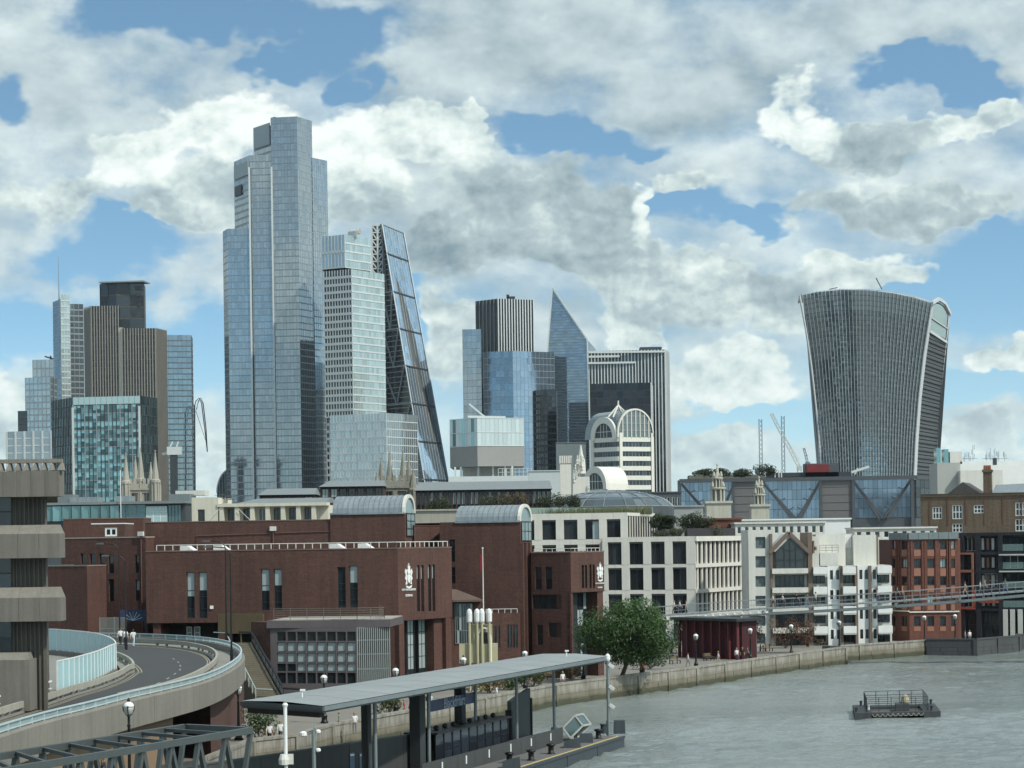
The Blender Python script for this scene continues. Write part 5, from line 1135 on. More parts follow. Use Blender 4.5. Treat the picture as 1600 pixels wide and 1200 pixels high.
# --- the wedge tower with the steel ladder core
t = thing('wedge_tower', 'dark wedge shaped glass tower with sloping blue front and steel ladder frame', 'skyscraper', (X(640, 850, 1480), 1480, ZG))
T1, T2, F1, F2, B1, B2 = at(597, 350, 1500), at(631, 364, 1510), at(671, 800, 1452), at(709, 800, 1462), at(604, 800, 1505), at(690, 800, 1545)
m_ = MB(); I = lambda a, b, k: a+(b-a)*k
cen = (T1+T2+F1+F2+B1+B2)/6; sh_ = lambda p: cen+(p-cen)*.985
c6 = [sh_(p) for p in (T1, T2, F1, F2, B1, B2)]
for q in ((0, 4, 2), (1, 3, 5), (0, 2, 3, 1), (0, 1, 5, 4)): m_.face([c6[i] for i in q])
m_.build('core', mull_d, t)
gl = MB(); mu = MB(); sp = MB(); N, Mc = 42, 9
for i in range(N):
    for j in range(Mc):
        e = R.uniform(-.002, .002)*3; pt = lambda a, b: I(I(T1, F1, a), I(T2, F2, a), b)
        q = [pt((i+1)/N, j/Mc), pt((i+1)/N, (j+1)/Mc), pt(i/N, (j+1)/Mc), pt(i/N, j/Mc)]; q = [p+Vector((0, -1, .2))*(e*s) for p, s in zip(q, (1, -1, -1, 1))]; gl.face(q, R.random())
gl.build('glazing', g_deep if False else glass('glass_wedge', (.34, .46, .56), .75, .05, var=.2), t, stuff=True)
for j in range(Mc+1): a, b = I(T1, T2, j/Mc), I(F1, F2, j/Mc); mu.beam(a+Vector((0, -.1, 0)), b+Vector((0, -.1, 0)), .18, .15)
mu.build('mullions', mull, t, stuff=True)
for k in range(1, 8): y = [0, .105, .24, .37, .50, .63, .76, .89][k]; m_ = MB(); m_.beam(I(T1, F1, y)+Vector((0, -.5, 0)), I(T2, F2, y)+Vector((0, -.3, 0)), .6, .9); m_.build('level_beam', mull_d, t)
for a, b in ((T1, F1), (T2, F2), (T1, T2)): m_ = MB(); m_.beam(a+Vector((0, -.3, 0)), b+Vector((0, -.3, 0)), .7, .7); m_.build('edge_beam', mull, t)
# west side: floors and diagonal bracing
wf = MB(); nrm = (B1-T1).cross(F1-T1).normalized(); nrm = nrm if nrm.y < 0 else -nrm
for i in range(56):
    k0 = i/56; a, b = I(T1, B1, k0), I(T1, F1, k0); wf.beam(a+nrm*.2, b+nrm*.2, .3, .5) if k0 > .03 else None
wf.build('floor_edges', mull, t, stuff=True)
lv = [.0, .24, .37, .50, .63, .76, .89, 1]
for k in range(len(lv)-1):
    a, b, c, d = I(T1, B1, lv[k]), I(T1, F1, lv[k]), I(T1, B1, lv[k+1]), I(T1, F1, lv[k+1])
    for p, q in ((a, I(c, d, .5)), (b, I(c, d, .5)), (c, d)): m_ = MB(); m_.beam(p+nrm*.7, q+nrm*.7, .9, .9); m_.build('brace', mull, t)
m_ = MB(); m_.face([p+nrm*.12 for p in (T1, B1, F1)], .3); m_.build('side_glazing', g_black, t)
# ladder core on the left
xa, xb, D_ = 581, 598, 1503
for x in (581, 590, 598): m_ = MB(); p = at(x, 352, D_); m_.box(p.x-.6, p.x+.6, D_-3, D_-1.8, ZG, p.z); m_.build('core_post', mull_l, t)
for k in range(14):
    y0 = 352+k*11.3; a, b, c = at(581, y0, D_-2.5), at(598, y0, D_-2.5), at(589.5, y0+11.3, D_-2.5)
    m_ = MB(); m_.beam(a, c, .8, .8); m_.beam(b, c, .8, .8); m_.beam(a, b, .8, .8); m_.build('ladder_brace', mull_l, t)
m_ = MB(); p, q = at(581, 352, D_), at(598, 352, D_); m_.box(p.x, q.x, D_+.5, D_+26, ZG, p.z-.5); m_.build('core_wall', mull_d, t)
# --- ribbed bronze tower with a dark raised centre
T = Tower('ribbed_tower', 'brown ribbed tower with offset leaves and dark raised core', 'skyscraper', 195, 1400)
bronze = mat('rib_steel', (.29, .275, .245), .45, .4, var=.1, scale=.05); g_br = glass('glass_bronze', (.045, .04, .035), .5, .08, var=.5)
kr = dict(g=g_br, m=bronze, fh=3.9, bw=1.75, mw=.55, md=.9, sh=.5, sd=.1, s=mat('rib_band', (.10, .09, .075), .5, .3))
z1, z2, z3 = zof(160, 478, D), zof(225, 513, D), zof(195, 440, D)
T.mass([corner(136, 1410), corner(146, 1400), corner(188, 1400), corner(190, 1440), corner(142, 1440)], ZG, z1, {0: kr, 1: kr})
T.mass([corner(193, 1398), corner(245, 1400), corner(261, 1416), corner(255, 1440), corner(193, 1440)], ZG, z2, {0: kr, 1: kr})
T.mass([corner(160, 1412), corner(185, 1406), corner(228, 1408), corner(231, 1430), corner(165, 1436)], ZG, z3, {0: dict(kr, bw=8, mw=.4, md=.3, fh=7.5, sh=.6, g=g_dark, m=mull_d), 1: dict(kr, bw=8, mw=.4, md=.3, fh=7.5, sh=.6, g=g_dark, m=mull_d)})
T.done(mat('tower_core_brown', (.07, .065, .055), .6))
m_ = MB(); f = Fr(corner(188, 1399.5), corner(193, 1399)); f.box(m_, .1, f.L-.1, ZG, zof(190, 512, D), -3, .6); m_.build('pale_pier', mat('pier_pale', (.5, .47, .40), .7), T.t)
f = Fr(corner(160, 1411.5), corner(228, 1407.5))
for (x, y, w, h) in ((169, 447, 12, 6), (176, 459, 6, 5), (200, 449, 5, 6), (212, 448, 14, 6), (200, 458, 6, 8), (214, 459, 7, 5), (200, 473, 9, 3), (205, 487, 8, 5), (218, 475, 4, 4)):
    m_ = MB(); u = f.ux(x, y); f.box(m_, u, u+w*.404, zof(x, y+h, 1410), zof(x, y, 1410), .8, 1.6); m_.build('louvre_box', mull_d, T.t)
m_ = MB(); f = Fr(corner(158, 1405), corner(228, 1401)); f.box(m_, 0, f.L, z3, z3+.8, -14, .2); m_.build('roof_rim', mull, T.t)
# --- stepped glass tower with mast
T = Tower('masted_tower', 'slim glass tower with thin mast left of the ribbed tower', 'skyscraper', 108, 1640); D = 1640
kh = dict(g=g_grey, m=mull_l, fh=4.4, bw=3, mw=.25, md=.3, sh=1.0, sd=.3); kd = dict(g=g_deep, m=mull, fh=4.4, bw=3, mw=.25, md=.2, sh=.8, sd=.2)
T.mass([corner(86, 1655), corner(97, 1638), corner(111, 1640), corner(111, 1680), corner(90, 1680)], ZG, zof(98, 468, D), {0: kd, 1: kh})
T.mass([corner(98, 1636), corner(112, 1638), corner(112, 1680), corner(98, 1680)], ZG, zof(104, 461, D), {0: dict(kh, bw=2, g=g_mint)})
T.mass([corner(111, 1642), corner(133, 1646), corner(133, 1685), corner(111, 1685)], ZG, zof(120, 474, D), {0: dict(kd, g=g_blue)})
T.done(); m_ = MB(); p = at(88, 462, D); m_.tube([(p.x, D+10, p.z-3), (p.x-.1, D+10, zof(87, 398, D))], .55, 6, r2=.18); m_.build('mast', mull, T.t)
# --- two lower glass towers at far left
T = Tower('grey_grid_tower', 'grey glass tower with boxed roof left of the masted tower', 'skyscraper', 62, 1500); kq = dict(g=g_grey, m=mull, fh=4.2, bw=3, mw=.35, md=.3, sh=.9, sd=.2, tilt=.003)
T.mass([corner(41, 1500), corner(80, 1497), corner(90, 1515), corner(88, 1535), corner(44, 1535)], ZG, zof(60, 590, 1500), {0: kq, 1: dict(kq, g=g_dark)})
T.mass([corner(53, 1505), corner(86, 1503), corner(86, 1530), corner(55, 1530)], ZG, zof(68, 561, 1500), {0: dict(kq, fh=6)}); T.done()
m_ = MB(); m_.beam(at(70, 557, 1510), at(84, 561, 1510), 1, 1); m_.beam(at(79, 556, 1510), at(80, 563, 1510), 1, 1); m_.build('roof_cradle', mull_d, T.t)
T = Tower('finned_block', 'low pale block with white upright fins at far left', 'office building', 45, 1250); kf = dict(g=g_blue, m=mull_l, fh=4, bw=5.2, mw=.8, md=.8, sh=.6, sd=.15)
T.mass([corner(11, 1250), corner(81, 1244), corner(81, 1290), corner(14, 1290)], ZG, zof(45, 674, 1250), {0: kf}); T.done()
T = Tower('dark_slab_block', 'small dark banded block above the finned block', 'office building', 35, 1420); T.mass([corner(29, 1420), corner(43, 1420), corner(43, 1450), corner(29, 1450)], ZG, zof(35, 642, 1420), {0: dict(g=g_dark, m=mull_d, fh=4, bw=4, mw=.3, sh=1.4, sd=.3)}); T.done()
# --- nearer green glass block: panes can be told apart
T = Tower('teal_glass_block', 'teal glass office block with patchwork of pale panes in front of the ribbed tower', 'office building', 165, 850); D = 850
ztl = zof(165, 620, D); kt = dict(g=g_teal, m=mull_d, fh=3.7, bw=1.72, mw=.16, md=.18, sh=.35, sd=.1, tilt=.006, tone=lambda a, b, i, j: R.choice((.0, .08, .2, .35, .5, .6, .8, 1, 1)))
T.mass([corner(82, 868), corner(115, 850), corner(220, 846), corner(246, 862), corner(240, 890), corner(90, 890)], ZG, ztl, {0: dict(kt, g=glass('glass_teal_deep', (.08, .13, .14), .6, .06, var=.6)), 2: dict(kt, g=glass('glass_teal_deep', (.08, .13, .14)))})
fr = Fr(corner(115, 849.5), corner(220, 845.5)); nb = 17
T.done()
big = [MB() for _ in range(3)]; frames = MB(); nfl = 12; zlo = zof(165, 790, D); fh = (ztl-zlo-3.2)/nfl
for i in range(nfl):
    for j in range(nb):
        a, b = fr.L*j/nb+.1, fr.L*(j+1)/nb-.1; z0, z1 = zlo+i*fh+.12, zlo+(i+1)*fh-.12; e = R.uniform(-.015, .015); q = R.random(); zz = z0+(z1-z0)*R.choice((.35, .5, .7))
        m_ = MB(); m_.face([fr.p(a, z0, .05+e), fr.p(b, z0, .05-e), fr.p(b, zz, .05), fr.p(a, zz, .05)], R.choice((0, .1, .25, .5))); m_.face([fr.p(a, zz, .05), fr.p(b, zz, .05), fr.p(b, z1, .05-e), fr.p(a, z1, .05+e)], R.choice((.1, .4, .8, 1, 1))); m_.build('pane', g_teal, T.t)
    m_ = MB(); fr.box(m_, 0, fr.L, zlo+i*fh-.14, zlo+i*fh+.14, -.1, .16); m_.build('floor_band', mull, T.t)
for j in range(nb+1): m_ = MB(); fr.box(m_, fr.L*j/nb-.12, fr.L*j/nb+.12, ZG, ztl-3, -.1, .3 if j % 3 else .55); m_.build('mullion', mull_d if j % 3 else mull, T.t)
for x in (115, 219): m_ = MB(); u = fr.ux(x, 700); fr.box(m_, u-.35, u+.35, ZG, ztl-4, -.2, .7); m_.build('edge_fin', mull_l, T.t)
for j in range(12): m_ = MB(); fr.box(m_, fr.L*j/12+.05, fr.L*(j+1)/12-.05, ztl-3.0, ztl-.1, -.05, .05); m_.build('parapet_pane', glass('parapet_glass', (.45, .6, .6), .3, .15), T.t)
# --- banded tower right of the ribbed tower
T = Tower('white_banded_tower', 'blue glass tower with thin white floor bands beside the gap in the skyline', 'skyscraper', 280, 1480); D = 1480
T.mass([corner(258, 1475), corner(301, 1479), corner(303, 1500), corner(262, 1500)], ZG, zof(280, 524, D), {0: dict(g=g_blue, m=mull, fh=3.7, bw=3, mw=.12, md=.1, sh=.8, sd=.15, s=mull_l), 1: dict(g=g_deep, m=mull_l, fh=4, bw=8, mw=1.2, sh=.9, sd=.3)}); T.done()
# --- sliver of curved glass behind
t = thing('curved_glass_block', 'small glass block with arched end seen through the gap', 'office building', (X(350, 850, 1600), 1600, ZG)); m_ = MB(); n = 12
ring = [at(339+22*(1-math.cos(math.pi/2*k/n))*1.0, 770-37*math.sin(math.pi/2*k/n), 1600) for k in range(n+1)]
m_.face([at(339, 800, 1600)]+ring+[at(361, 800, 1600)], .6); m_.face([p+Vector((0, 40, 0)) for p in ([at(339, 800, 1600)]+ring)][::-1]+[at(361, 800, 1600)+Vector((0, 40, 0))])
for a, b in zip(ring, ring[1:]): m_.face([a, a+Vector((0, 40, 0)), b+Vector((0, 40, 0)), b], .4)
m_.build('glazing', g_deep, t); m_ = MB()
for a, b in zip(ring, ring[1:]): m_.beam(a+Vector((0, -.4, 0)), b+Vector((0, -.4, 0)), .6, .9)
for k in range(1, 5): p = at(339+4.4*k, 800, 1599.5); m_.beam(p, Vector((p.x, p.y, ring[min(n, 2+k*2)].z)), .25, .25)
m_.build('rib', mull_l, t)

# ------------------------------------------------------------------ middle cluster
T = Tower('black_striped_tower', 'black tower with white upright stripes left of the pointed tower', 'skyscraper', 790, 1540); D = 1540
T.mass([corner(747, 1552), corner(781, 1538), corner(836, 1548), corner(832, 1590), corner(752, 1590)], ZG, zof(790, 467, D), {0: dict(g=g_black, m=mull, fh=4, bw=3.2, mw=.6, md=.5, sh=0), 1: dict(g=g_black, m=mull_l, fh=4, bw=2.05, mw=.72, md=.9, sh=0)}); T.done()
m_ = MB(); p = at(798, 466, D); m_.box(p.x-2.5, p.x+3, D+8, D+12, p.z-2, p.z+2.2); m_.box(p.x-3, p.x-1, D+8, D+12, p.z+1, p.z+3.5); m_.build('roof_cradle', mull_d, T.t)
T = Tower('blue_glass_slab', 'deep blue glass slabs stepped in front of the black striped tower', 'skyscraper', 790, 1450); D = 1450
kb = dict(g=glass('glass_slab', (.27, .36, .46), .75, .05, var=.14), m=mull, fh=4.2, bw=3, mw=.14, md=.12, sh=.3, sd=.12, tilt=.003); kb2 = dict(kb, g=g_deep)
T.mass([corner(725, 1457), corner(754, 1455), corner(754, 1495), corner(730, 1495)], ZG, zof(740, 513, D), {0: dict(kb, g=g_blue)})
T.mass([corner(757, 1452), corner(803, 1446), corner(868, 1462), corner(860, 1495), corner(760, 1495)], ZG, zof(800, 549, D), {0: kb2, 1: kb}); T.done()
T = Tower('dark_rounded_block', 'dark banded glass block with rounded corner below the blue slabs', 'office building', 852, 1400)
pr = [corner(834, 1412), corner(838, 1403), corner(845, 1398), corner(856, 1396), corner(870, 1397), corner(872, 1430), corner(838, 1430)]; kk = dict(g=g_dark, m=mull_d, fh=4, bw=3, mw=.2, sh=1.2, sd=.3, s=mull_d)
T.mass(pr, ZG, zof(852, 609, 1400), {0: kk, 1: kk, 2: kk, 3: kk}); T.done()
# pointed tower: one tall tapering facet
t = thing('pointed_tower', 'sharp pointed glass tower with slanting blade top', 'skyscraper', (X(890, 850, 1480), 1480, ZG)); D = 1480
ap, l1, l0, r1, r0 = at(863, 450, 1484), at(855, 556, 1484), at(860, 800, 1484), at(917.5, 531, 1478), at(924, 800, 1478); s1, s0, sb = at(931, 546, 1500), at(936, 800, 1500), at(918, 531, 1515)
gl = MB(); sp = MB(); mu = MB(); N = 78
def edgex(z, a, b): k = (z-a.z)/(b.z-a.z); return a+(b-a)*k
def LR(z):
    L_ = edgex(z, l0, l1) if z < l1.z else edgex(z, l1, ap); R_ = edgex(z, r0, r1) if z < r1.z else edgex(z, r1, ap); return L_, R_
zs = [l0.z+(ap.z-l0.z-.5)*i/N for i in range(N+1)]
for i in range(N):
    a, b = LR(zs[i]); c, d = LR(zs[i+1]); w = (b-a).length; n = max(1, round(w/3.2))
    for j in range(n):
        e = R.uniform(-.004, .004); q = [I(a, b, j/n), I(a, b, (j+1)/n), I(c, d, (j+1)/n), I(c, d, j/n)]; gl.face([p+Vector((0, e*s, 0)) for p, s in zip(q, (1, -1, -1, 1))], R.random())
    if i and w > 1: sp.beam(a+Vector((0, -.05, 0)), b+Vector((0, -.05, 0)), .15, .35)
gl.build('glazing', g_deep, t, stuff=True); sp.build('floor_bands', mull_t, t, stuff=True)
m_ = MB(); bk_ = Vector((0, 36, 0))
for q in ([l0, l1, ap, r1, r0],): m_.face([p+Vector((0, .4, 0)) for p in q]); m_.face([l0+Vector((3, 30, 0)), ap+Vector((.5, 3, -3)), r0+bk_])
m_.face([r0, r1, r1+bk_*.4+Vector((0, 0, -3)), r0+bk_]); m_.face([l1, l0, l0+Vector((3, 30, 0)), ap+Vector((.5, 3, -3))]); m_.face([ap, r1, r1+bk_*.4+Vector((0, 0, -3)), ap+Vector((.5, 3, -3))]); m_.build('core', mull_d, t)
for a, b in ((l0, l1), (l1, ap), (ap, r1), (r1, r0)): m_ = MB(); m_.beam(a+Vector((0, -.3, 0)), b+Vector((0, -.3, 0)), .9, .9); m_.build('edge_beam', mull_l, t)
m_ = MB(); m_.face([r0+Vector((.3, -.2, 0)), s0, s1, r1+Vector((.3, -.2, 0))], .5); m_.build('side_glazing', g_deep, t)
# --- broad striped slab
T = Tower('white_ribbed_slab', 'broad office slab with fine white upright ribs behind the black glass box', 'office building', 980, 1350); D = 1350
ks = dict(g=g_dark, m=mull_l, fh=4, bw=2.0, mw=.62, md=.8, sh=0)
T.mass([corner(921, 1354), corner(1041, 1350), corner(1046, 1372), corner(1040, 1390), corner(925, 1390)], ZG, zof(980, 547, D), {0: ks, 1: dict(ks, bw=3)})
T.mass([corner(922, 1349), corner(995, 1347), corner(995, 1353), corner(922, 1354)], ZG, zof(955, 566, D), {0: dict(ks, sh=0, bw=1.9)}); T.done(mull)
for y in (566, 556, 549): m_ = MB(); f = Fr(corner(921, 1347), corner(995 if y > 560 else (970 if y > 550 else 1041), 1346 if y > 550 else 1349)); f.box(m_, 0, f.L, zof(960, y+3, D), zof(960, y, D), -2, .6); m_.build('cornice_band', mull_l, T.t)
m_ = MB(); p, q = at(1001, 541, D), at(1035, 541, D); m_.box(p.x, q.x, D+6, D+18, p.z-3, p.z); m_.build('roof_plate', mull_d, T.t)
T = Tower('black_glass_box', 'plain black glass box behind the striped domed building', 'office building', 970, 1250)
T.mass([corner(923, 1251), corner(1018, 1246), corner(1021, 1270), corner(1018, 1290), corner(926, 1290)], ZG, zof(970, 599, 1250), {0: dict(g=g_black, m=mull_d, fh=4.1, bw=4, mw=.12, md=.08, sh=.25, sd=.1, tilt=.004), 1: dict(g=g_grey, m=mull_l, fh=4, bw=3, mw=.8, sh=.5)}); T.done()
# --- striped building with ribbed barrel dome
t = thing('striped_domed_building', 'white and grey striped office with ribbed glass barrel dome and arched ends', 'office building', (X(970, 850, 1000), 1000, ZG)); D = 1000
cA, cB, cC = corner(925, 1003), corner(966, 992), corner(1020, 1000); fa, fb_ = Fr(cA, cB), Fr(cB, cC)
stw = mat('stripe_white', (.66, .66, .60), .7, var=.08, scale=.1); stg = mat('stripe_grey', (.22, .24, .23), .6, var=.1, scale=.1)
zt = zof(990, 684, D); zb_ = ZG; m_ = MB(); m_.prism([cA, cB, cC, corner(1018, 1030), corner(930, 1030)], ZG, zt-.2); m_.build('wall', stg, t)
k = 0; z = zt
while z > zof(990, 800, D):
    for f in (fa, fb_):
        m_ = MB(); f.box(m_, -.1 if f is fa else 0, f.L+.1, z-2.0, z, -.2, .45); m_.build('stone_stripe', stw, t)
    n = 10
    for f in (fa, fb_): 
        m_ = MB(); [f.quad(m_, f.L*j/n+.15, f.L*(j+1)/n-.15, z-4.2, z-2.1, .1, R.random()) for j in range(n)]; m_.build('window_strip', g_dark, t, stuff=True)
    z -= 4.3
for f, x in ((fb_, .02), (fb_, .93), (fa, .0)): m_ = MB(); f.box(m_, f.L*x, f.L*x+1.4, ZG, zt+2, -.2, .9); m_.build('corner_pier', stw, t)
# barrel dome over the right face, arch over the left one
n = 16
def arch(f, u0, u1, zb, h, d, k=1.0): return [f.p((u0+u1)/2-(u1-u0)/2*k*math.cos(math.pi*i/n), zb+h*k*math.sin(math.pi*i/n)**.85, d) for i in range(n+1)]
zd = zt; hd = zof(990, 640, D)-zt; r0_, r1_ = arch(fb_, -.6, fb_.L, zd, hd, .3), arch(fb_, -.6, fb_.L, zd, hd, -30)
m_ = MB(); [m_.face([r0_[i], r1_[i], r1_[i+1], r0_[i+1]], .4) for i in range(n)]; m_.face(r0_, .3); m_.build('dome_glazing', glass('dome_glass', (.20, .25, .25), .4, .15), t)
for kq in range(9):
    q = 1-kq*.115; hh = hd*math.sqrt(max(0, 1-((1-q)/1.0)**2)) if False else hd
for kq in range(9): u = fb_.L*kq/8; zz = zd+hd*math.sin(math.acos(max(-1, min(1, 1-2*(u+.6)/(fb_.L+.6)))))**.85; m_ = MB(); m_.beam(fb_.p(u, zd, .5), fb_.p(u, zz, .5), .5, .4); m_.build('dome_rib', stw, t)
m_ = MB(); rr0, rr1 = arch(fb_, -.8, fb_.L+.2, zd, hd*1.02, .9), arch(fb_, -.8, fb_.L+.2, zd, hd*1.02, .9, .94); rr2 = arch(fb_, -.8, fb_.L+.2, zd, hd*1.02, -.3)
for i in range(n): m_.face([rr0[i], rr0[i+1], rr1[i+1], rr1[i]]); m_.face([rr2[i], rr2[i+1], rr0[i+1], rr0[i]])
m_.build('dome_rim', stw, t)
for zz in (.25, .5, .75): a = math.asin(min(1, zz**(1/.85))); ww = (fb_.L+.6)*math.cos(a)/2; m_ = MB(); m_.beam(fb_.p(fb_.L/2-.3-ww, zd+hd*zz, .45), fb_.p(fb_.L/2-.3+ww, zd+hd*zz, .45), .3, .4); m_.build('dome_hoop', stg, t)
def arched_end(f, u0, u1, zb, h, d):
    m_ = MB(); o0, o1, i0, i1 = arch(f, u0, u1, zb, h, d+.6), arch(f, u0, u1, zb, h, d-.6), arch(f, u0, u1, zb, h, d+.6, .72), arch(f, u0, u1, zb, h, d-.2, .72)
    for i in range(n): m_.face([o0[i], o0[i+1], i0[i+1], i0[i]]); m_.face([o1[i], o1[i+1], o0[i+1], o0[i]]); m_.face([i0[i], i0[i+1], i1[i+1], i1[i]])
    m_.build('arch_surround', stw, t); m_ = MB(); m_.face(i1, .4); m_.build('arch_pane', g_dark, t)
    m_ = MB(); [m_.beam(f.p(u0+(u1-u0)*q, zb, d+.1), f.p(u0+(u1-u0)*q, zb+h*.66, d+.1), .22, .25) for q in (.38, .5, .62)]; m_.beam(f.p(u0+(u1-u0)*.16, zb+h*.35, d+.1), f.p(u1-(u1-u0)*.16, zb+h*.35, d+.1), .25, .25); m_.build('arch_bars', stw, t)
arched_end(fa, .2, fa.L-.4, zt-1, zof(945, 652, D)-zt+1, .5)
fs = Fr(corner(911, 985), corner(948, 975)); arched_end(fs, 0, fs.L, zof(930, 765, 980), zof(930, 729, 980)-zof(930, 765, 980), 0)
m_ = MB(); fs.box(m_, 0, fs.L, ZG, zof(930, 764, 980), -12, -.2); m_.build('porch_wall', stw, t)
fs2 = Fr(corner(948, 975), corner(962, 984)); m_ = MB(); o0, o1 = arch(fs, 0, fs.L, zof(930, 765, 980), zof(930, 729, 980)-zof(930, 765, 980), -.4), arch(fs, 0, fs.L, zof(930, 765, 980), zof(930, 729, 980)-zof(930, 765, 980), -14); [m_.face([o1[i], o1[i+1], o0[i+1], o0[i]]) for i in range(n)]; m_.build('porch_vault', stw, t)
ap_ = at(966, 633, 1004); m_ = MB(); [m_.beam(ap_, at(x, 652, D_), .5, .5) for x, D_ in ((950, 998), (958, 996), (975, 1002), (985, 1010), (966, 1012))]; m_.tube([ap_+Vector((0, 0, -5)), ap_+Vector((0, 0, 2))], .4, 6); m_.build('lantern_frame', stw, t)
# --- box topped office with overhanging white upper storeys
t = thing('box_topped_office', 'office with pale glass box on grey storey raised on white columns', 'office building', (X(760, 850, 800), 800, ZG)); D = 800
c = [corner(703, 806), corner(746, 795), corner(819, 802), corner(815, 830), corner(708, 832)]; fa, fb_ = Fr(c[0], c[1]), Fr(c[1], c[2])
zz = [zof(760, y, D) for y in (729, 697, 676, 654)]
m_ = MB(); m_.prism(c, zz[0], zz[1]); m_.build('grey_storey', mat('storey_grey', (.27, .27, .26), .8, var=.08, scale=.1), t)
boxg = glass('box_glass', (.52, .60, .60), .25, .2, var=.12)
m_ = MB(); cc = [(p[0]*1.0, p[1]+.25) for p in c]; m_.prism(cc, zz[1], zz[3]-.2); m_.build('box_core', mull_l, t)
for f in (fa, fb_):
    n_ = round(f.L/1.6)
    for r_ in range(2):
        for j in range(n_):
            m_ = MB(); f.quad(m_, f.L*j/n_+.03, f.L*(j+1)/n_-.03, zz[1+r_]+.12, zz[2+r_]-.12, .0+R.uniform(-.01, .01), R.random()); m_.build('box_pane', boxg if not (f is fa and j % 3 == 1) else g_teal, t)
m_ = MB()
for f in (fa, fb_):
    for z in zz[1:]: f.box(m_, 0, f.L, z-.12, z+.12, -.3, .15)
m_.build('box_trim', mull_l, t)
for x in (711, 720, 747, 770, 789, 800): m_ = MB(); p = corner(x, 803); m_.box(p[0]-.35, p[0]+.35, 800, 801, ZG, zz[0]); m_.build('column', mull_l, t)
f = Fr(corner(722, 806), corner(803, 806)); m_ = MB(); f.box(m_, 0, f.L, ZG, zz[0], -12, 0); m_.build('lower_wall', offwhite, t)
f = Fr(corner(700, 790), corner(830, 790)); m_ = MB(); f.box(m_, 0, f.L, ZG, zof(760, 744, 790), -6, 0); m_.build('terrace', mull_l, t)
railing(t, [f.p(f.L*.6, zof(760, 744, 790), -.2), f.p(f.L, zof(760, 744, 790), -.2)], 2.6, mull_l, posts=1.5, rails=2, r=.1)
m_ = MB(); m_.beam(at(733, 631, 812), at(757, 651, 812), .5, .6); m_.beam(at(731, 651, 812), at(790, 652, 812), .6, .8); m_.build('roof_cradle', mull_l, t)
low_roof('pale_office', 'low pale glass office between the box topped office and the striped dome', 828, 904, 736, 775, 760, mat('pale_panel', (.45, .50, .50), .5, var=.1, scale=.1), 0)
low_roof('grey_plant_room', 'grey plant room above the ornate white turret', 872, 918, 692, 740, 1050, steel, 0)
# ornate white turret with pole
t = thing('ornate_turret', 'ornate white turret crowded with scrolls beside a thin grey pole', 'turret', tuple(at(890, 765, 700))); D = 700
f = Fr(corner(870, 700), corner(916, 700)); m_ = MB(); f.box(m_, f.L*.1, f.L*.5, ZG, zof(885, 725, D), -3, 0); m_.build('base', stone, t)
for q in range(6): m_ = MB(); f.box(m_, f.L*(.08+.075*q), f.L*(.08+.075*q)+.5, zof(885, 724, D), zof(885, 712, D), -2, .2); m_.build('balustrade_block', stone, t)
for q in range(34): m_ = MB(); yq = R.uniform(706, 762); p = at(906+R.uniform(-1, 1)*(3+(yq-706)*.22), yq, D+R.uniform(-1, 2)); w = R.uniform(.18, .42); m_.lathe([(.06, -.8), (w, -.4), (w*.5, .1), (w*.9, .5), (.05, 1.2)], tuple(p), 7); m_.build('scroll', stone, t)
m_ = MB(); f.box(m_, f.L*.5, f.L*1.1, ZG, zof(905, 745, D), -3, 0); m_.lathe([(1.5, 0), (1.3, 4), (.7, 6), (.2, 9)], tuple(at(908, 740, 701)), 8); m_.build('drum', stone, t)
m_ = MB(); m_.tube([at(894, 790, 690), at(894, 715, 690)], .28, 6); m_.build('pole', steel, t)

# ------------------------------------------------------------------ top heavy flaring tower on the right
t = thing('flaring_tower', 'top heavy flaring tower with white upright fins and curved roof', 'skyscraper', (X(1365, 850, 1365), 1365, ZG)); D = 1365
def lerp_t(tab, v):
    for (v0, x0), (v1, x1) in zip(tab, tab[1:]):
        if v <= v1: k = (v-v0)/(v1-v0); return x0+(x1-x0)*k
    return tab[-1][1]
XLt = [(0, 1288.5), (.12, 1286), (.3, 1281.5), (.5, 1275.5), (.7, 1268.5), (.85, 1262), (1, 1254)]; XRt = [(0, 1426.5), (.15, 1427), (.35, 1430), (.55, 1435), (.75, 1442.5), (.9, 1450), (1, 1455.5)]
XF = [(0, 1463), (.2, 1464.5), (.4, 1468), (.6, 1472.5), (.8, 1478.5), (1, 1484)]
YT = [(0, 461), (.12, 456.5), (.3, 453), (.5, 453.5), (.7, 458), (.85, 464.5), (1, 474)]
def FP(u, v, off=0.0):
    x = lerp_t(XLt, v)*(1-u)+lerp_t(XRt, v)*u; y = 800+(lerp_t(YT, u)-800)*v
    D_ = 1372-9*math.sin(math.pi*u)-12*v*v-off; return at(x, y, D_)
NU, NV = 34, 44; gl = MB()
fg = glass('glass_flare', (.27, .35, .40), .85, .05, var=.3)
for i in range(NU):
    for j in range(NV):
        for h in range(2):
            v0, v1 = (j+h*.5)/NV, (j+h*.5+.5)/NV; e = R.uniform(-.02, .02); q = [FP(i/NU, v0), FP((i+1)/NU, v0), FP((i+1)/NU, v1), FP(i/NU, v1)]
            gl.face([p+Vector((0, e*s, 0)) for p, s in zip(q, (1, -1, -1, 1))], (1 if j > NV-5 else (R.choice((.2, .35, .5, .7, 1)) if h else R.choice((.1, .3, .4)))))
gl.build('glazing', fg, t, stuff=True)
sp = MB()
for j in range(1, NV): a = [FP(i/NU, j/NV, .3) for i in range(NU+1)]; [sp.beam(p, q, .12, .25) for p, q in zip(a, a[1:])]
sp.build('floor_bands', mull_d, t, stuff=True)
fin = mat('fin_white', (.50, .54, .55), .5, .1, var=.05, scale=.05)
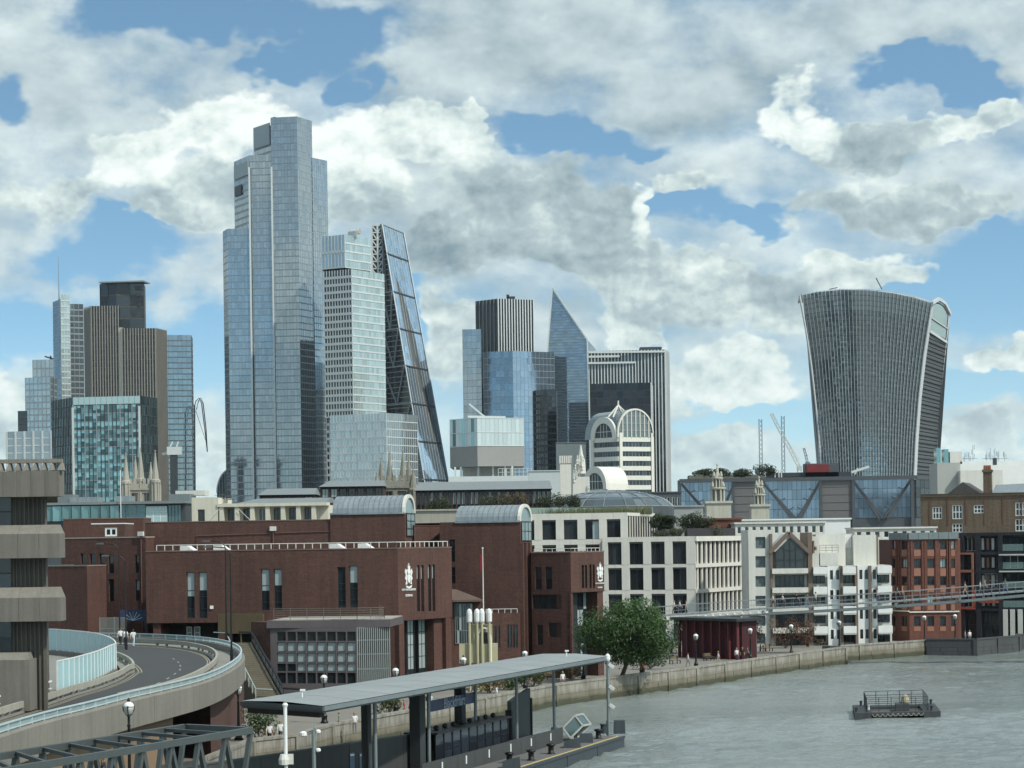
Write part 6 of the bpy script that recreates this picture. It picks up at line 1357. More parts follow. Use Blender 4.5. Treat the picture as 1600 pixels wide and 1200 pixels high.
def roofpt(u, k):                        # over the top, front edge (k=0) to back (k=1)
    p = FP(u, 1); return Vector((p.x+(2+u*20*.39)*k, p.y+38*k, p.z+(2.6+2.5*u)*math.sin(math.pi*min(1, k*.95))-(1.5+3*u)*k))
for i in range(NU+1):
    u = i/NU; w = .17; m_ = MB(); pts = [FP(u, v/18, .9) for v in range(19)]+[roofpt(u, k)+Vector((0, 0, .3)) for k in (.06, .14, .25, .4, .6, .8, 1)]
    for a, b in zip(pts, pts[1:]): m_.hexa([a+Vector((-w/2,-.1,0)), a+Vector((w/2,-.1,0)), a+Vector((w/2,.6,0)), a+Vector((-w/2,.6,0)), b+Vector((-w/2,-.1,0)), b+Vector((w/2,-.1,0)), b+Vector((w/2,.6,0)), b+Vector((-w/2,.6,0))])
    m_.build('fin', fin, t)
rf = MB()
for i in range(NU):
    for k in range(10): rf.face([roofpt(i/NU, k/10), roofpt((i+1)/NU, k/10), roofpt((i+1)/NU, (k+1)/10), roofpt(i/NU, (k+1)/10)], .5)
rf.build('roof_glazing', g_grey, t, True)
# right side: louvred flank inside a white border, sky garden glass at its head
def SPt(k, v, off=0):                    # k 0 at the corner .. 1 at the far edge
    p = FP(1, v); aw = max(0, (v-.86)/.14); y = 800+((lerp_t([(0, 474), (.35, 467), (.7, 474), (1, 491)], k)*aw+(474+17*k)*(1-aw))-800)*v; x = lerp_t(XRt, v)*(1-k)+lerp_t(XF, v)*k; q = at(x, y, p.y+34*k); return q+Vector((off, -off*.4, 0))
m_ = MB(); NS = 46
for j in range(NS):
    v0, v1 = j/NS*.86, (j+1)/NS*.86
    for i in range(8): m_.face([SPt(.12+.82*i/8, v0), SPt(.12+.82*(i+1)/8, v0), SPt(.12+.82*(i+1)/8, v1-.004), SPt(.12+.82*i/8, v1-.004)], R.random())
m_.build('flank_louvres', mat('flank_grey', (.10, .11, .115), .6, .2, var=.1, scale=.05), t, stuff=True)
for j in range(1, 23): a, b = SPt(.12, j/23*.86, .5), SPt(.94, j/23*.86, .5); m_ = MB(); m_.beam(a, b, .3, .5); m_.build('flank_rail', mull_d, t)
for k0, k1 in ((0, .12), (.92, 1)):
    m_ = MB(); [m_.face([SPt(k0, v/24, .3), SPt(k1, v/24, .3), SPt(k1, (v+1)/24, .3), SPt(k0, (v+1)/24, .3)]) for v in range(24)]; m_.build('flank_border', fin, t)
m_ = MB(); [m_.face([SPt(.12+.2*i/5*4.0 if False else .12+.16*i, .87), SPt(.12+.16*(i+1), .87), SPt(.12+.16*(i+1), .985), SPt(.12+.16*i, .985)], .5) for i in range(5)]; m_.build('garden_glazing', g_grey, t)
m_ = MB(); m_.beam(SPt(.1, .87, .4), SPt(.95, .855, .4), .8, 1.6); m_.beam(SPt(.1, .93, .4), SPt(.95, .92, .4), .5, .6); [m_.beam(SPt(k/20, 1, .3), SPt((k+1)/20, 1, .3), 1.6, 2.0) for k in range(20)]; m_.build('garden_frame', fin, t)
m_ = MB(); [m_.face([roofpt(1, k/10), roofpt(1, (k+1)/10), SPt((k+1)/10, .99), SPt(k/10, .99)]) for k in range(10)]; m_.build('roof_cheek', fin, t)
m_ = MB(); m_.face([FP(0, 0), FP(0, 1), FP(0, 1)+Vector((6, 40, -2)), FP(0, 0)+Vector((3, 40, 0))]); m_.face([FP(0, 0)+Vector((3, 40, 0)), FP(0, 1)+Vector((6, 40, -2)), SPt(1, 1), SPt(1, 0)]); m_.build('rear_wall', mull_d, t)
pts = [FP(0, v/12, 3.5)+Vector((-1.6*(v/12)**3-.3, 0, 0)) for v in range(13)]; m_ = MB(); [m_.beam(a, b, .9, .9) for a, b in zip(pts, pts[1:])]; m_.build('edge_fin', fin, t)
for x, y in ((1378, 452), (1296, 452)): m_ = MB(); p = at(x, y, D+10); m_.beam(p, p+Vector((-3.5 if x > 1300 else 5, 0, 7 if x > 1300 else 1.0)), .5, .5); m_.build('roof_cradle', mull_d, t)

# ------------------------------------------------------------------ long low office on trusses in front of it
t = thing('truss_fronted_office', 'long low dark glass office with big V shaped steel trusses', 'office building', (X(1260, 850, 880), 880, ZG)); D = 880
f = Fr(corner(1062, 884), corner(1430, 876)); fe = Fr(f.xy(f.L, 0), corner(1464, 892)); fx = f.ux; trs = mat('truss_steel', (.085, .095, .105), .5, .3, var=.1, scale=.1)
def fz(y, x): return f.zy(x, y)
ytop = lambda x: 759-(x-1062)*(759-741)/368
m_ = MB(); m_.prism([f.xy(0, -.5), f.xy(f.L, -.5), fe.xy(fe.L, -.5), corner(1462, 920), corner(1065, 920)], ZG, fz(750, 1250)-.5); m_.build('core', trs, t)
zt = fz(750, 1245); zb_ = fz(811, 1245)
gl = MB(); 
for a, b in ((1066, 1147), (1195, 1284), (1336, 1426)):
    n_ = 12
    for i in range(n_):
        for j in range(4): f.quad(gl, fx(a)+(fx(b)-fx(a))*i/n_+.05, fx(a)+(fx(b)-fx(a))*(i+1)/n_-.05, zb_+(zt-zb_)*j/4+.06, zb_+(zt-zb_)*(j+1)/4-.06, -.3+R.uniform(-.02, .02), R.random())
gl.build('glazing', g_deep, t, stuff=True)
for a, b in ((1147, 1195), (1284, 1336)):
    for j in range(5): m_ = MB(); f.box(m_, fx(a), fx(b), zb_+(zt-zb_)*j/5+.1, zb_+(zt-zb_)*(j+1)/5-.1, -.4, .35); m_.build('louvre_panel', mat('louvre_brown_grey', (.15, .145, .145), .6, .2, var=.1, scale=.2), t)
for xa, xv, xb in ((1066, 1120, 1150), (1194, 1246, 1284), (1335, 1381, 1426)):
    for x in (xa, xb):
        for dx in (0, 6): m_ = MB(); sg = 1 if x == xa else -1; m_.beam(f.p(fx(x+sg*dx*.2), zt-.8, .8), f.p(fx(xv-sg*dx), zb_-.3, .8), .8, .9); m_.build('truss_diagonal', trs, t)
        for k in (.25, .5, .75): m_ = MB(); q0 = I(f.p(fx(x), zt-.8, .8), f.p(fx(xv), zb_, .8), k); m_.beam(q0, q0+Vector((2.2 if x == xa else -2.2, 0, 1.0)), .4, .4); m_.build('truss_strut', trs, t)
for x in (1063, 1147, 1194, 1284, 1335, 1427): m_ = MB(); f.box(m_, fx(x)-.6, fx(x)+.6, ZG, zt+.6, -.5, 1.2); m_.build('truss_post', trs, t)
m_ = MB(); f.box(m_, -.3, f.L+.3, zt-.4, zt+1.1, -.6, 1.4); m_.build('top_chord', trs, t)
m_ = MB(); fe.box(m_, 0, fe.L, zt-.4, zt+1.1, -.6, .6); m_.build('top_chord', trs, t)
m_ = MB(); [fe.quad(m_, fe.L*i/5+.1, fe.L*(i+1)/5-.1, zb_+(zt-zb_)*j/4+.08, zb_+(zt-zb_)*(j+1)/4-.08, .1, R.random()) for i in range(5) for j in range(4)]; m_.build('glazing', g_dark, t, stuff=True)
for (a, b, y0, y1, m) in ((1076, 1195, 757, 742, mat('roof_green_grey', (.16, .17, .13), .9)), (1195, 1260, 752, 745, trs), (1258, 1310, 741, 724, trs), (1200, 1330, 748, 738, mull_d)): m_ = MB(); g_ = Fr(corner(a, 890), corner(b, 890)); g_.box(m_, 0, g_.L, zof((a+b)/2, y0+4, 890), zof((a+b)/2, y1, 890), -8, 0); m_.build('roof_level', m, t)
m_ = MB(); g_ = Fr(corner(1260, 888), corner(1295, 888)); g_.box(m_, 0, g_.L, zof(1275, 738, 890), zof(1275, 726, 890), -3, 0); m_.build('red_plant_box', mat('red_box', (.16, .02, .02), .6), t)
m_ = MB(); [m_.tube([at(x, 746, 886), at(x, 735, 886)], .3, 5) for x in (1211, 1217, 1221)]; m_.beam(at(1330, 738, 884), at(1358, 729, 884), .7, .9); m_.beam(at(1336, 741, 884), at(1340, 731, 884), .5, .5); m_.build('roof_cradle', mull_l, t)
# white plant roof with aerials at right
t = thing('white_plant_roof', 'white boxy roof with clusters of aerial masts above the brown warehouse', 'building', (X(1540, 850, 620), 620, ZG)); D = 620
for (a, b, y, D_, m) in ((1464, 1500, 723, 625, mat('panel_grid', (.36, .37, .35), .7, var=.1, scale=.2)), (1500, 1700, 721, 640, white_p), (1500, 1566, 735, 622, offwhite)): f = Fr(corner(a, D_), corner(b, D_)); m_ = MB(); f.box(m_, 0, f.L, ZG, zof(a+20, y, D_), -12, 0); m_.build('wall', m, t)
for a, b, y in ((1463, 1470, 700), (1475, 1482, 702), (1484, 1503, 706)): f = Fr(corner(a, 640), corner(b, 640)); m_ = MB(); f.box(m_, 0, f.L, zof(a, 725, 640), zof(a, y, 640), -4, 0); m_.build('plant_box', g_teal if b-a < 9 else offwhite, t)
for cx_ in (1514, 1521, 1527, 1549, 1555, 1562, 1568, 1577):
    m_ = MB(); p = at(cx_, 722, 640); h = R.uniform(2.6, 5.2); m_.tube([p+Vector((0, 6, -2)), p+Vector((0, 6, h))], .07, 5)
    for q in range(3): z = h*R.uniform(.3, .95); q_ = R.choice((-.35, .35)); m_.box(p.x+q_-.06, p.x+q_+.06, p.y+5.6, p.y+5.8, p.z+z-.9, p.z+z+.5)
    m_.tube([p+Vector((-1.3, 6, 1.2)), p+Vector((1.3, 6, 1.2))], .08, 4); m_.build('aerial_mast', mull, t)
m_ = MB(); p = at(1549, 722, 638); m_.box(p.x-.5, p.x+.5, 633, 634, p.z-1, p.z+1); m_.build('plant_box', mull_d, t)

# ------------------------------------------------------------------ tower cranes
def crane(label, mast, jib, D, m, w=1.3):
    t = thing('tower_crane', label, 'crane', (*P2(mast[0][0], D), ZG), group='cranes on the skyline')
    a, b = at(*mast[0], D), at(*mast[1], D); a = Vector((b.x, b.y, ZG)) if mast[0][1] > 790 else a
    def lattice(p, q, w, nm):
        m_ = MB(); d = (q-p).normalized(); x = d.cross(Vector((0, 1, 0))).normalized()*w/2; y = Vector((0, w/2, 0)); n = max(4, int((q-p).length/(w*1.6)))
        for s in (x+y, x-y, -x+y, -x-y): m_.beam(p+s, q+s, .22, .22)
        for k in range(n): u0, u1 = I(p, q, k/n), I(p, q, (k+1)/n); m_.beam(u0+x-y, u1-x-y, .16, .16); m_.beam(u0-x-y, u1-x-y+x*2, .16, .16)
        m_.build(nm, m, t)
    lattice(a, b, w, 'mast')
    if jib: lattice(at(*jib[0], D), at(*jib[1], D), w*.8, 'jib'); m_ = MB(); j0, j1 = at(*jib[0], D), at(*jib[1], D); m_.tube([b+Vector((0, 0, 3)), j1], .1, 4); m_.box(b.x-1.2, b.x+1.2, b.y-1.2, b.y+1.2, b.z-2.2, b.z); m_.build('cab', m, t)
cw = mat('crane_pale', (.45, .47, .45), .6, var=.1, scale=.1); cb = mat('crane_blue_grey', (.14, .19, .22), .6, var=.1, scale=.1)
crane('slim blue grey crane mast standing alone left of the flaring tower', ((1183, 800), (1188, 655)), None, 1150, cb, 1.5)
crane('pale crane with long raised jib left of the flaring tower', ((1251, 800), (1249, 728)), ((1249, 730), (1205, 646)), 1150, cw, 1.8)
crane('blue grey crane mast beside the pale raised jib', ((1230, 800), (1223, 650)), None, 1160, cb, 1.5)
crane('small crane with short jib just left of the flaring tower', ((1268, 800), (1262, 722)), ((1262, 724), (1256, 700)), 1160, cb, 1.2)
crane('thin dark crane mast touching the left edge of the flaring tower', ((1283, 800), (1280, 642)), None, 1300, cb, 1.6)
t = thing('luffing_crane', 'thin bent crane arm hanging beside the white banded tower', 'crane', (*P2(305, 1440), ZG)); D = 1440
m_ = MB(); m_.tube([at(305, 800, D), at(304, 632, D)], .5, 6); m_.build('mast', cb, t)
for k in (0, 4): m_ = MB(); m_.tube([at(303+k, 640, D), at(306+k, 627, D), at(311+k*.6, 622, D), at(315+k*.6, 630, D), at(320+k*.5, 670, D), at(324, 706, D)], .35, 5); m_.build('jib', cb, t)
m_ = MB(); m_.tube([at(304, 648, D), at(306, 642, D), at(322, 690, D)], .15, 4); m_.build('cable', cb, t)
t = thing('roof_cradle', 'white window cleaning cradle at the foot of the white banded tower', 'cradle', tuple(at(270, 712, 1300))); D = 1300
m_ = MB(); p, q = at(262, 711, D), at(284, 698, D); m_.box(p.x, q.x, D-3, D+1, p.z, q.z); m_.build('housing', mull_l, t); m_ = MB(); m_.beam(at(254, 710, D), at(264, 706, D), 1, 1.5); m_.beam(at(266, 698, D), at(270, 690, D), .8, .8); m_.beam(at(276, 698, D), at(279, 690, D), .8, .8); m_.build('arm', mull_l, t)
m_ = MB(); p = at(272, 711, D); m_.box(p.x-2, p.x+2, D-2.5, D+.5, ZG, p.z); m_.build('mast', mull_d, t)

# ------------------------------------------------------------------ pier on the river
canopy_top = mat('canopy_roof', (.27, .295, .295), .6, .1, var=.24, scale=.35, streak=.0, fine=.06)
ZCN = 7.2; NL, NR, FR_ = onz(378, 1095, ZCN), onz(505, 1103, ZCN), onz(952, 1025, ZCN); FL = NL+(FR_-NR)
t = thing('pier_canopy', 'long flat grey canopy roof on posts over the floating pier', 'canopy', (NR.x, NR.y, .9))
n = 11; 
for k in range(n):
    a, b, c, d = I(NL, FL, k/n), I(NR, FR_, k/n), I(NR, FR_, (k+1)/n-.0015), I(NL, FL, (k+1)/n-.0015)
    mid0, mid1 = (a+b)/2+Vector((0, 0, .12)), (c+d)/2+Vector((0, 0, .12)); m_ = MB()
    m_.face([b, c, mid1, mid0]); m_.face([mid0, mid1, d, a]); m_.build('roof_sheet', canopy_top, t)
m_ = MB(); m_.prism([tuple(p.xy) for p in (NL, NR, FR_, FL)], ZCN-.42, ZCN-.05); m_.build('soffit', steel_d, t)
for a, b in ((NL, NR), (NR, FR_), (FL, FR_)): m_ = MB(); f = Fr(a, b) if a is not FL else Fr(b, a); f.box(m_, -.05, f.L+.05, ZCN-.30, ZCN-.04, -.1, .12); m_.build('fascia', steel_d if a is NL else steel, t)
m_ = MB(); f = Fr(NL, NR); f.box(m_, .3, f.L-.6, ZCN-.75, ZCN-.43, -.6, -.2); m_.build('edge_beam', black_m, t)
ZP = .9; frn = Fr(NR, FR_)
for x, y in ((586, 1196), (670, 1200), (744, 1180), (808, 1161), (866, 1138)):
    if x < 700: p = at(x, 1130, frn.A.y+(x-505)*.118+3.0)
    else: p = onz(x, y, ZP)
    m_ = MB(); m_.tube([(p.x, p.y, ZP-.2), (p.x, p.y, ZCN-.4)], .13, 10); m_.tube([(p.x, p.y, ZP-.2), (p.x, p.y, ZP+.1)], .3, 10); m_.build('post', steel, t)
for x, w, D_ in ((572, .32, 147), (652, .55, 156), (719, .42, 165)):
    m_ = MB(); p = at(x, 1120, D_); m_.box(p.x-w, p.x+w*.3, D_-.2, D_+.6, ZP, ZCN-.4); m_.build('clad_column', black_m, t); m_ = MB(); m_.box(p.x+w*.3+.01, p.x+w, D_-.15, D_+.6, ZP, ZCN-.4); m_.build('clad_column', steel_d, t)
for x, y in ((472, 1090), (885, 1020)): m_ = MB(); p = at(x, y, 140 if x < 800 else 185); m_.tube([(p.x, p.y, ZCN-.1), (p.x, p.y, ZCN+.5)], .06, 6); m_.box(p.x-.12, p.x+.2, p.y-.1, p.y+.1, ZCN+.5, ZCN+.62); m_.build('roof_lamp', white_p, t)
# pontoon
t = thing('pier_pontoon', 'dark floating pier deck with yellow edge line pointing down the river', 'pontoon', (2, 165, 0))
E0, E1 = onz(976, 1150, ZP), onz(815, 1201, ZP); dd = (E1-E0).normalized(); E2 = E0+dd*70; W_ = Vector((-dd.y, dd.x, 0)); W_ = W_ if W_.x < 0 else -W_
deckm = mat('deck_grey', (.13, .13, .125), .85, var=.25, scale=.6); hull = mat('hull_blue_grey', (.055, .07, .08), .6, .2, var=.25, scale=.5, streak=.3)
m_ = MB(); m_.prism([tuple(p.xy) for p in (E0, E0+W_*8, E2+W_*8, E2)], ZP-.12, ZP); m_.build('deck', deckm, t)
nh = 9
for k in range(nh): a, b = I(E0, E2, k/nh), I(E0, E2, (k+1)/nh-.002); m_ = MB(); f = Fr(b, a) if b.x < a.x else Fr(a, b); f.box(m_, 0, f.L, -.3, ZP-.12, -.8, -.02); m_.build('hull_panel', hull, t)
m_ = MB(); f = Fr(E0, E0+W_*8); f.box(m_, .05, f.L, -.3, ZP-.12, -.8, -.05); m_.build('hull_panel', hull, t)
m_ = MB(); [m_.box(p.x-.5, p.x+.5, p.y-.5, p.y+.5, -.4, .2) for p in (I(E0, E2, .02)+W_*.9, I(E0, E2, .12)+W_*.9)]; m_.build('float_tank', black_m, t)
m_ = MB(); a, b = E0+W_*.35+dd*.2, E2+W_*.35; q = Vector((0, 0, .006)); m_.face([a+q, a+W_*.22+q, b+W_*.22+q, b+q]); m_.build('yellow_line', mat('line_yellow', (.55, .42, .16), .7, var=.2, scale=2), t)
m_ = MB(); f = Fr(E2, E0); f.box(m_, 0, f.L, ZP-.14, ZP+.02, -.18, .06); m_.build('edge_rubber', hull, t)
def deckpt(along, across, z=ZP): p = E0+dd*along+W_*across; return Vector((p.x, p.y, z))
# things on the deck
def bollard(p, label, s=1.0):
    m_ = MB(); m_.lathe([(.26*s, 0), (.26*s, .06), (.17*s, .08), (.17*s, .45*s), (.27*s, .5*s), (.27*s, .6*s), (.1, .64*s)], tuple(p), 12); return tag(m_.build('mooring_bollard', black_m, None, True), label, 'bollard', 'bollards along the pier edge')
for x, y, lab in ((861, 1178, 'black bollard on the pier edge right of the low dark wall'), (830, 1188, 'black bollard on the pier edge beside the low dark wall'), (796, 1192, 'small black bollard behind the front fender box'), (898, 1157, 'black bollard in front of the tilted glass cabin'), (935, 1154, 'short bollard right of the tilted glass cabin')): bollard(onz(x, y, ZP), lab, 1.25)
for x, y, w, lab in ((943, 1146, .5, 'black mooring drum near the pier tip, left of the light post'), (953, 1148, .55, 'tall grey mooring drum at the foot of the light post'), (968, 1146, .8, 'dark box with open front at the pier tip'), (916, 1160, .9, 'low dark fender box right of the tilted cabin'), (894, 1168, 1.1, 'low dark ramp shaped box under the tilted cabin'), (799, 1200, 1.1, 'dark fender box at the bottom edge of the pier')):
    p = onz(x, y, ZP); m_ = MB(); h = {.5: .8, .55: 1.15, .8: 1.1, .9: .7, 1.1: .75}[w]
    if w < .6: m_.lathe([(w*.55, 0), (w*.6, .1), (w*.5, .15), (w*.5, h-.1), (w*.62, h-.08), (w*.6, h)], tuple(p), 12)
    else: m_.hexa([(p.x-w*.6,p.y-.4,ZP),(p.x+w*.6,p.y-.4,ZP),(p.x+w*.6,p.y+.6,ZP),(p.x-w*.6,p.y+.6,ZP),(p.x-w*.55,p.y-.35,ZP+h*(.6 if w > 1 else 1)),(p.x+w*.55,p.y-.35,ZP+h),(p.x+w*.55,p.y+.55,ZP+h),(p.x-w*.55,p.y+.55,ZP+h*(.6 if w > 1 else 1))])
    tag(m_.build('mooring_drum' if w < .6 else 'fender_box', hull if w != .55 else steel), lab, 'mooring gear')
p = onz(951, 1150, ZP); tt = thing('light_post', 'tall grey light post at the tip of the pier', 'post', tuple(p)); m_ = MB(); m_.tube([p, p+Vector((0, 0, 6.2))], .12, 8); m_.build('pole', steel, tt); m_ = MB(); m_.lathe([(.16, 6.15), (.22, 6.3), (.2, 6.6), (.06, 6.75)], tuple(p), 10); m_.build('lamp', white_p, tt); m_ = MB(); [m_.beam(p+Vector((.1, -.1, z)), p+Vector((.5, -.2, z-.3)), .12, .25) for z in (5.9, 4.1, 2.6)]; m_.build('bracket', white_p, tt)
tt = thing('tilted_cabin', 'tilted white framed glass cabin on the pier deck', 'cabin', tuple(onz(908, 1160, ZP))); p = onz(903, 1158, ZP); ax, az_ = Vector((1.0, .45, .95)), Vector((-.62, -.25, .85)); ay = Vector((.7, 1.3, 0)); o = p+Vector((-.6, 0, .25))
c8 = [o, o+ax, o+ax+ay, o+ay, o+az_, o+ax+az_, o+ax+ay+az_, o+ay+az_]; m_ = MB(); cc = sum(c8, Vector())/8; m_.hexa([cc+(q-cc)*.95 for q in c8], .5); m_.build('glass_body', glass('cabin_glass', (.10, .16, .165), .3, .1), tt)
m_ = MB(); [m_.beam(c8[a], c8[b], .14, .14) for a, b in ((0,1),(1,2),(2,3),(3,0),(4,5),(5,6),(6,7),(7,4),(0,4),(1,5),(2,6),(3,7))]; m_.build('frame', mat('cabin_frame', (.34, .36, .34), .6), tt)
# long waist-high walls and gangway side
dkw = mat('gangway_panel', (.06, .064, .064), .6, .1, var=.15, scale=.5, streak=.2)
tt = thing('deck_wall', 'low dark panel wall with small white markers along the pier deck', 'barrier wall', tuple(onz(720, 1200, ZP))); a, b = onz(880, 1160, ZP), onz(660, 1222, ZP); f = Fr(b, a)
for k in range(9): m_ = MB(); f.box(m_, f.L*k/9+.02, f.L*(k+1)/9-.02, ZP, ZP+1.2, -.08, 0); m_.build('wall_panel', dkw, tt)
for k in range(6): m_ = MB(); u = f.L*(.12+k*.155); f.box(m_, u-.09, u+.09, ZP+.42, ZP+1.0, .01, .05); m_.build('marker', white_p, tt)
tt = thing('gangway_wall', 'long dark grey solid side wall of the pier gangway', 'gangway', (-10, 150, .9)); f = Fr((-21.5, 134), (-4.6, 161))
for k in range(10): m_ = MB(); f.box(m_, f.L*k/10+.015, f.L*(k+1)/10-.015, ZP-.2, 3.4-.35*k/10*0+(.35 if k == 0 else 0), -.12, R.uniform(0, .02)); m_.build('side_panel', dkw, tt)
m_ = MB(); f.box(m_, 0, f.L, 3.38, 3.48, -.18, .06); m_.build('top_rail', steel_d, tt)
for x in (549, 564): m_ = MB(); u = f.ux(x, 1185); f.box(m_, u-.26, u+.26, f.zy(x, 1202), f.zy(x, 1176), .03, .08); o = m_.build('notice_board', mat('notice_blue', (.10, .17, .25), .5, var=.2, scale=3), tt); m_ = MB(); f.box(m_, u-.22, u+.22, f.zy(x, 1181), f.zy(x, 1178), .082, .09); m_.build('notice_heading', white_p, o)
# glass shelter
tt = thing('waiting_shelter', 'dark framed glass waiting shelter under the pier canopy', 'shelter', tuple(onz(720, 1195, ZP))); f = Fr(onz(682, 1203, ZP), onz(796, 1172, ZP)); shg = glass('shelter_glass', (.045, .06, .08), .3, .06, blind=.1, var=.6)
for k in range(9):
    window(tt, f, f.L*k/9, f.L*(k+1)/9-.04, ZP+.1, ZP+2.5, -.1, black_m, shg, 1, 2 if k % 3 else 1, .06)
m_ = MB(); f.box(m_, -.2, f.L+.2, ZP+2.5, ZP+2.62, -2.4, .2); m_.build('roof', black_m, tt)
for k in range(9): m_ = MB(); p = f.p(f.L*(k+.5)/9, ZP+2.62, -1); m_.lathe([(.1, 0), (.2, .08), (.2, .2), (.1, .3)], tuple(p), 8); m_.build('roof_light', black_m, tt)
f2 = Fr(f.xy(f.L, -.05), f.xy(f.L, -2.4)); window(tt, f2, 0, f2.L, ZP+.1, ZP+2.5, 0, black_m, shg, 2, 1, .06)
tt = thing('grey_slab_screen', 'tall grey wedge topped screen behind the pier posts', 'screen', tuple(onz(815, 1145, ZP))); f = Fr(at(799, 1110, 181), at(829, 1110, 183.5)); m_ = MB(); z0, z1 = ZP-.2, f.zy(815, 1077); m_.hexa([f.p(0,z0,0), f.p(f.L,z0,0), f.p(f.L,z0,-.4), f.p(0,z0,-.4), f.p(0,z1-.9,0), f.p(f.L,z1,0), f.p(f.L,z1,-.4), f.p(0,z1-.9,-.4)]); m_.build('slab', steel_d, tt)
m_ = MB(); f.box(m_, -.15, .0, z0, z1-1.6, -.5, .1); f.box(m_, f.L, f.L+.15, z0, z1-.8, -.5, .1); m_.build('edge_post', black_m, tt)
# blue name board
tt = thing('name_board', 'dark blue pier name board hung under the canopy', 'sign', tuple(at(705, 1098, 163))); f = Fr(at(669, 1100, 158), at(741, 1095, 167)); z0, z1 = f.zy(705, 1105.5), f.zy(705, 1088.5)
m_ = MB(); f.box(m_, 0, f.L, z0, z1, -.05, .05); m_.build('board', mat('board_blue', (.025, .04, .11), .5, var=.1), tt); TMt = tt
lo_ = lettering(f, 709, 1096.5, 'Blackfriars', 34, tt); lo_.data.materials.clear(); lo_.data.materials.append(mat('letter_pale', (.30, .36, .44), .6))
m_ = MB(); c = f.p(f.ux(694, 1098), (z0+z1)/2, .06)
for k in range(20): q0, q1 = 2*math.pi*k/20, 2*math.pi*(k+1)/20; m_.beam(c+Vector((f.u.x*.22*math.cos(q0), f.u.y*.22*math.cos(q0), .22*math.sin(q0))), c+Vector((f.u.x*.22*math.cos(q1), f.u.y*.22*math.cos(q1), .22*math.sin(q1))), .03, .06)
m_.beam(c-Vector((f.u.x*.32, f.u.y*.32, 0)), c+Vector((f.u.x*.32, f.u.y*.32, 0)), .03, .09); m_.build('roundel', mat('letter_pale', (.30, .36, .44)), tt)
m_ = MB(); [m_.tube([f.p(u, z1, 0), f.p(u, ZCN-.4, 0)], .03, 5) for u in (.5, f.L-.5)]; m_.build('hanger', steel, tt)
# poles by the near end
p = at(446, 1140, 128); tt = thing('white_pole', 'white pole with round cap and switch box before the pier canopy', 'pole', (p.x, p.y, 0)); m_ = MB(); m_.tube([(p.x, p.y, -.5), (p.x, p.y, Z(446, 1103, 128))], .11, 10); m_.lathe([(.14, 0), (.17, .1), (.1, .22)], (p.x, p.y, Z(446, 1104, 128)), 10); m_.build('pole', white_p, tt); m_ = MB(); zq = Z(446, 1186, 128); m_.box(p.x-.2, p.x+.45, p.y-.15, p.y-.08, zq-.3, zq+.3); m_.lathe([(.28, 0), (.3, .3), (.2, .6)], (p.x-.1, p.y-.2, zq-.3), 10); m_.build('switch_box', offwhite, tt)
p = at(490, 1150, 132); tt = thing('camera_post', 'grey post with two white cameras beside the white pole', 'post', (p.x, p.y, 0)); m_ = MB(); m_.tube([(p.x, p.y, -.5), (p.x, p.y, Z(490, 1141, 132))], .12, 8); m_.build('pole', steel, tt)
for x, y, s in ((474, 1147, .28), (497, 1143, .2), (497, 1172, .2)): q = at(x, y, 132); m_ = MB(); m_.tube([q, Vector((p.x, p.y, q.z+.25))], .05, 5); m_.build('arm', steel, tt); m_ = MB(); m_.lathe([(.05, -s*.6), (s*.8, -s*.3), (s*.8, s*.3), (s*.4, s*.6)], tuple(q), 10); m_.build('camera_head', white_p, tt)

# ------------------------------------------------------------------ truss footbridge to the pier, bottom left
t = thing('truss_gangway', 'dark grey steel box truss gangway in the bottom left corner', 'gangway', tuple(onz(200, 1190, 4.5))); ZT = 8.1
n0, n1 = onz(392, 1141, ZT), onz(-160, 1233, ZT); f0, f1 = onz(289, 1136, ZT), onz(-160, 1207, ZT); dn_ = Vector((0, 0, -3.1)); ts = mat('truss_grey', (.085, .10, .10), .5, .35, var=.15, scale=1, streak=.1)
for a, b, nm in ((n0, n1, 'top_chord'), (f0, f1, 'top_chord'), (n0+dn_, n1+dn_, 'bottom_chord'), (f0+dn_, f1+dn_, 'bottom_chord')): m_ = MB(); m_.beam(a, b, .26, .30); m_.build(nm, ts, t)
NB = 11
for k in range(NB+1):
    a, b = I(n0, n1, k/NB), I(f0, f1, k/NB); m_ = MB(); m_.beam(a+Vector((0, 0, .03)), b+Vector((0, 0, .03)), .16, .16); m_.build('cross_beam', ts, t)
    m_ = MB(); m_.beam(a+dn_, b+dn_, .16, .16); m_.build('cross_beam', ts, t)
    for s, (p, q) in enumerate(((n0, n1), (f0, f1))):
        top = I(p, q, (k+.02)/NB)
        for w in (-.42, .42):
            if 0 <= k+w <= NB: m_ = MB(); m_.beam(top+Vector((0, 0, -.1)), I(p, q, (k+w)/NB)+dn_, .2, .2); m_.build('diagonal', ts, t)
for a, b in ((n0, f0),): m_ = MB(); m_.beam(a, b, .3, .3); m_.build('end_beam', ts, t)
m_ = MB(); m_.prism([tuple(p.xy) for p in (n0, f0, f1, n1)], ZT-3.1, ZT-3.0); m_.build('walkway', deckm, t)

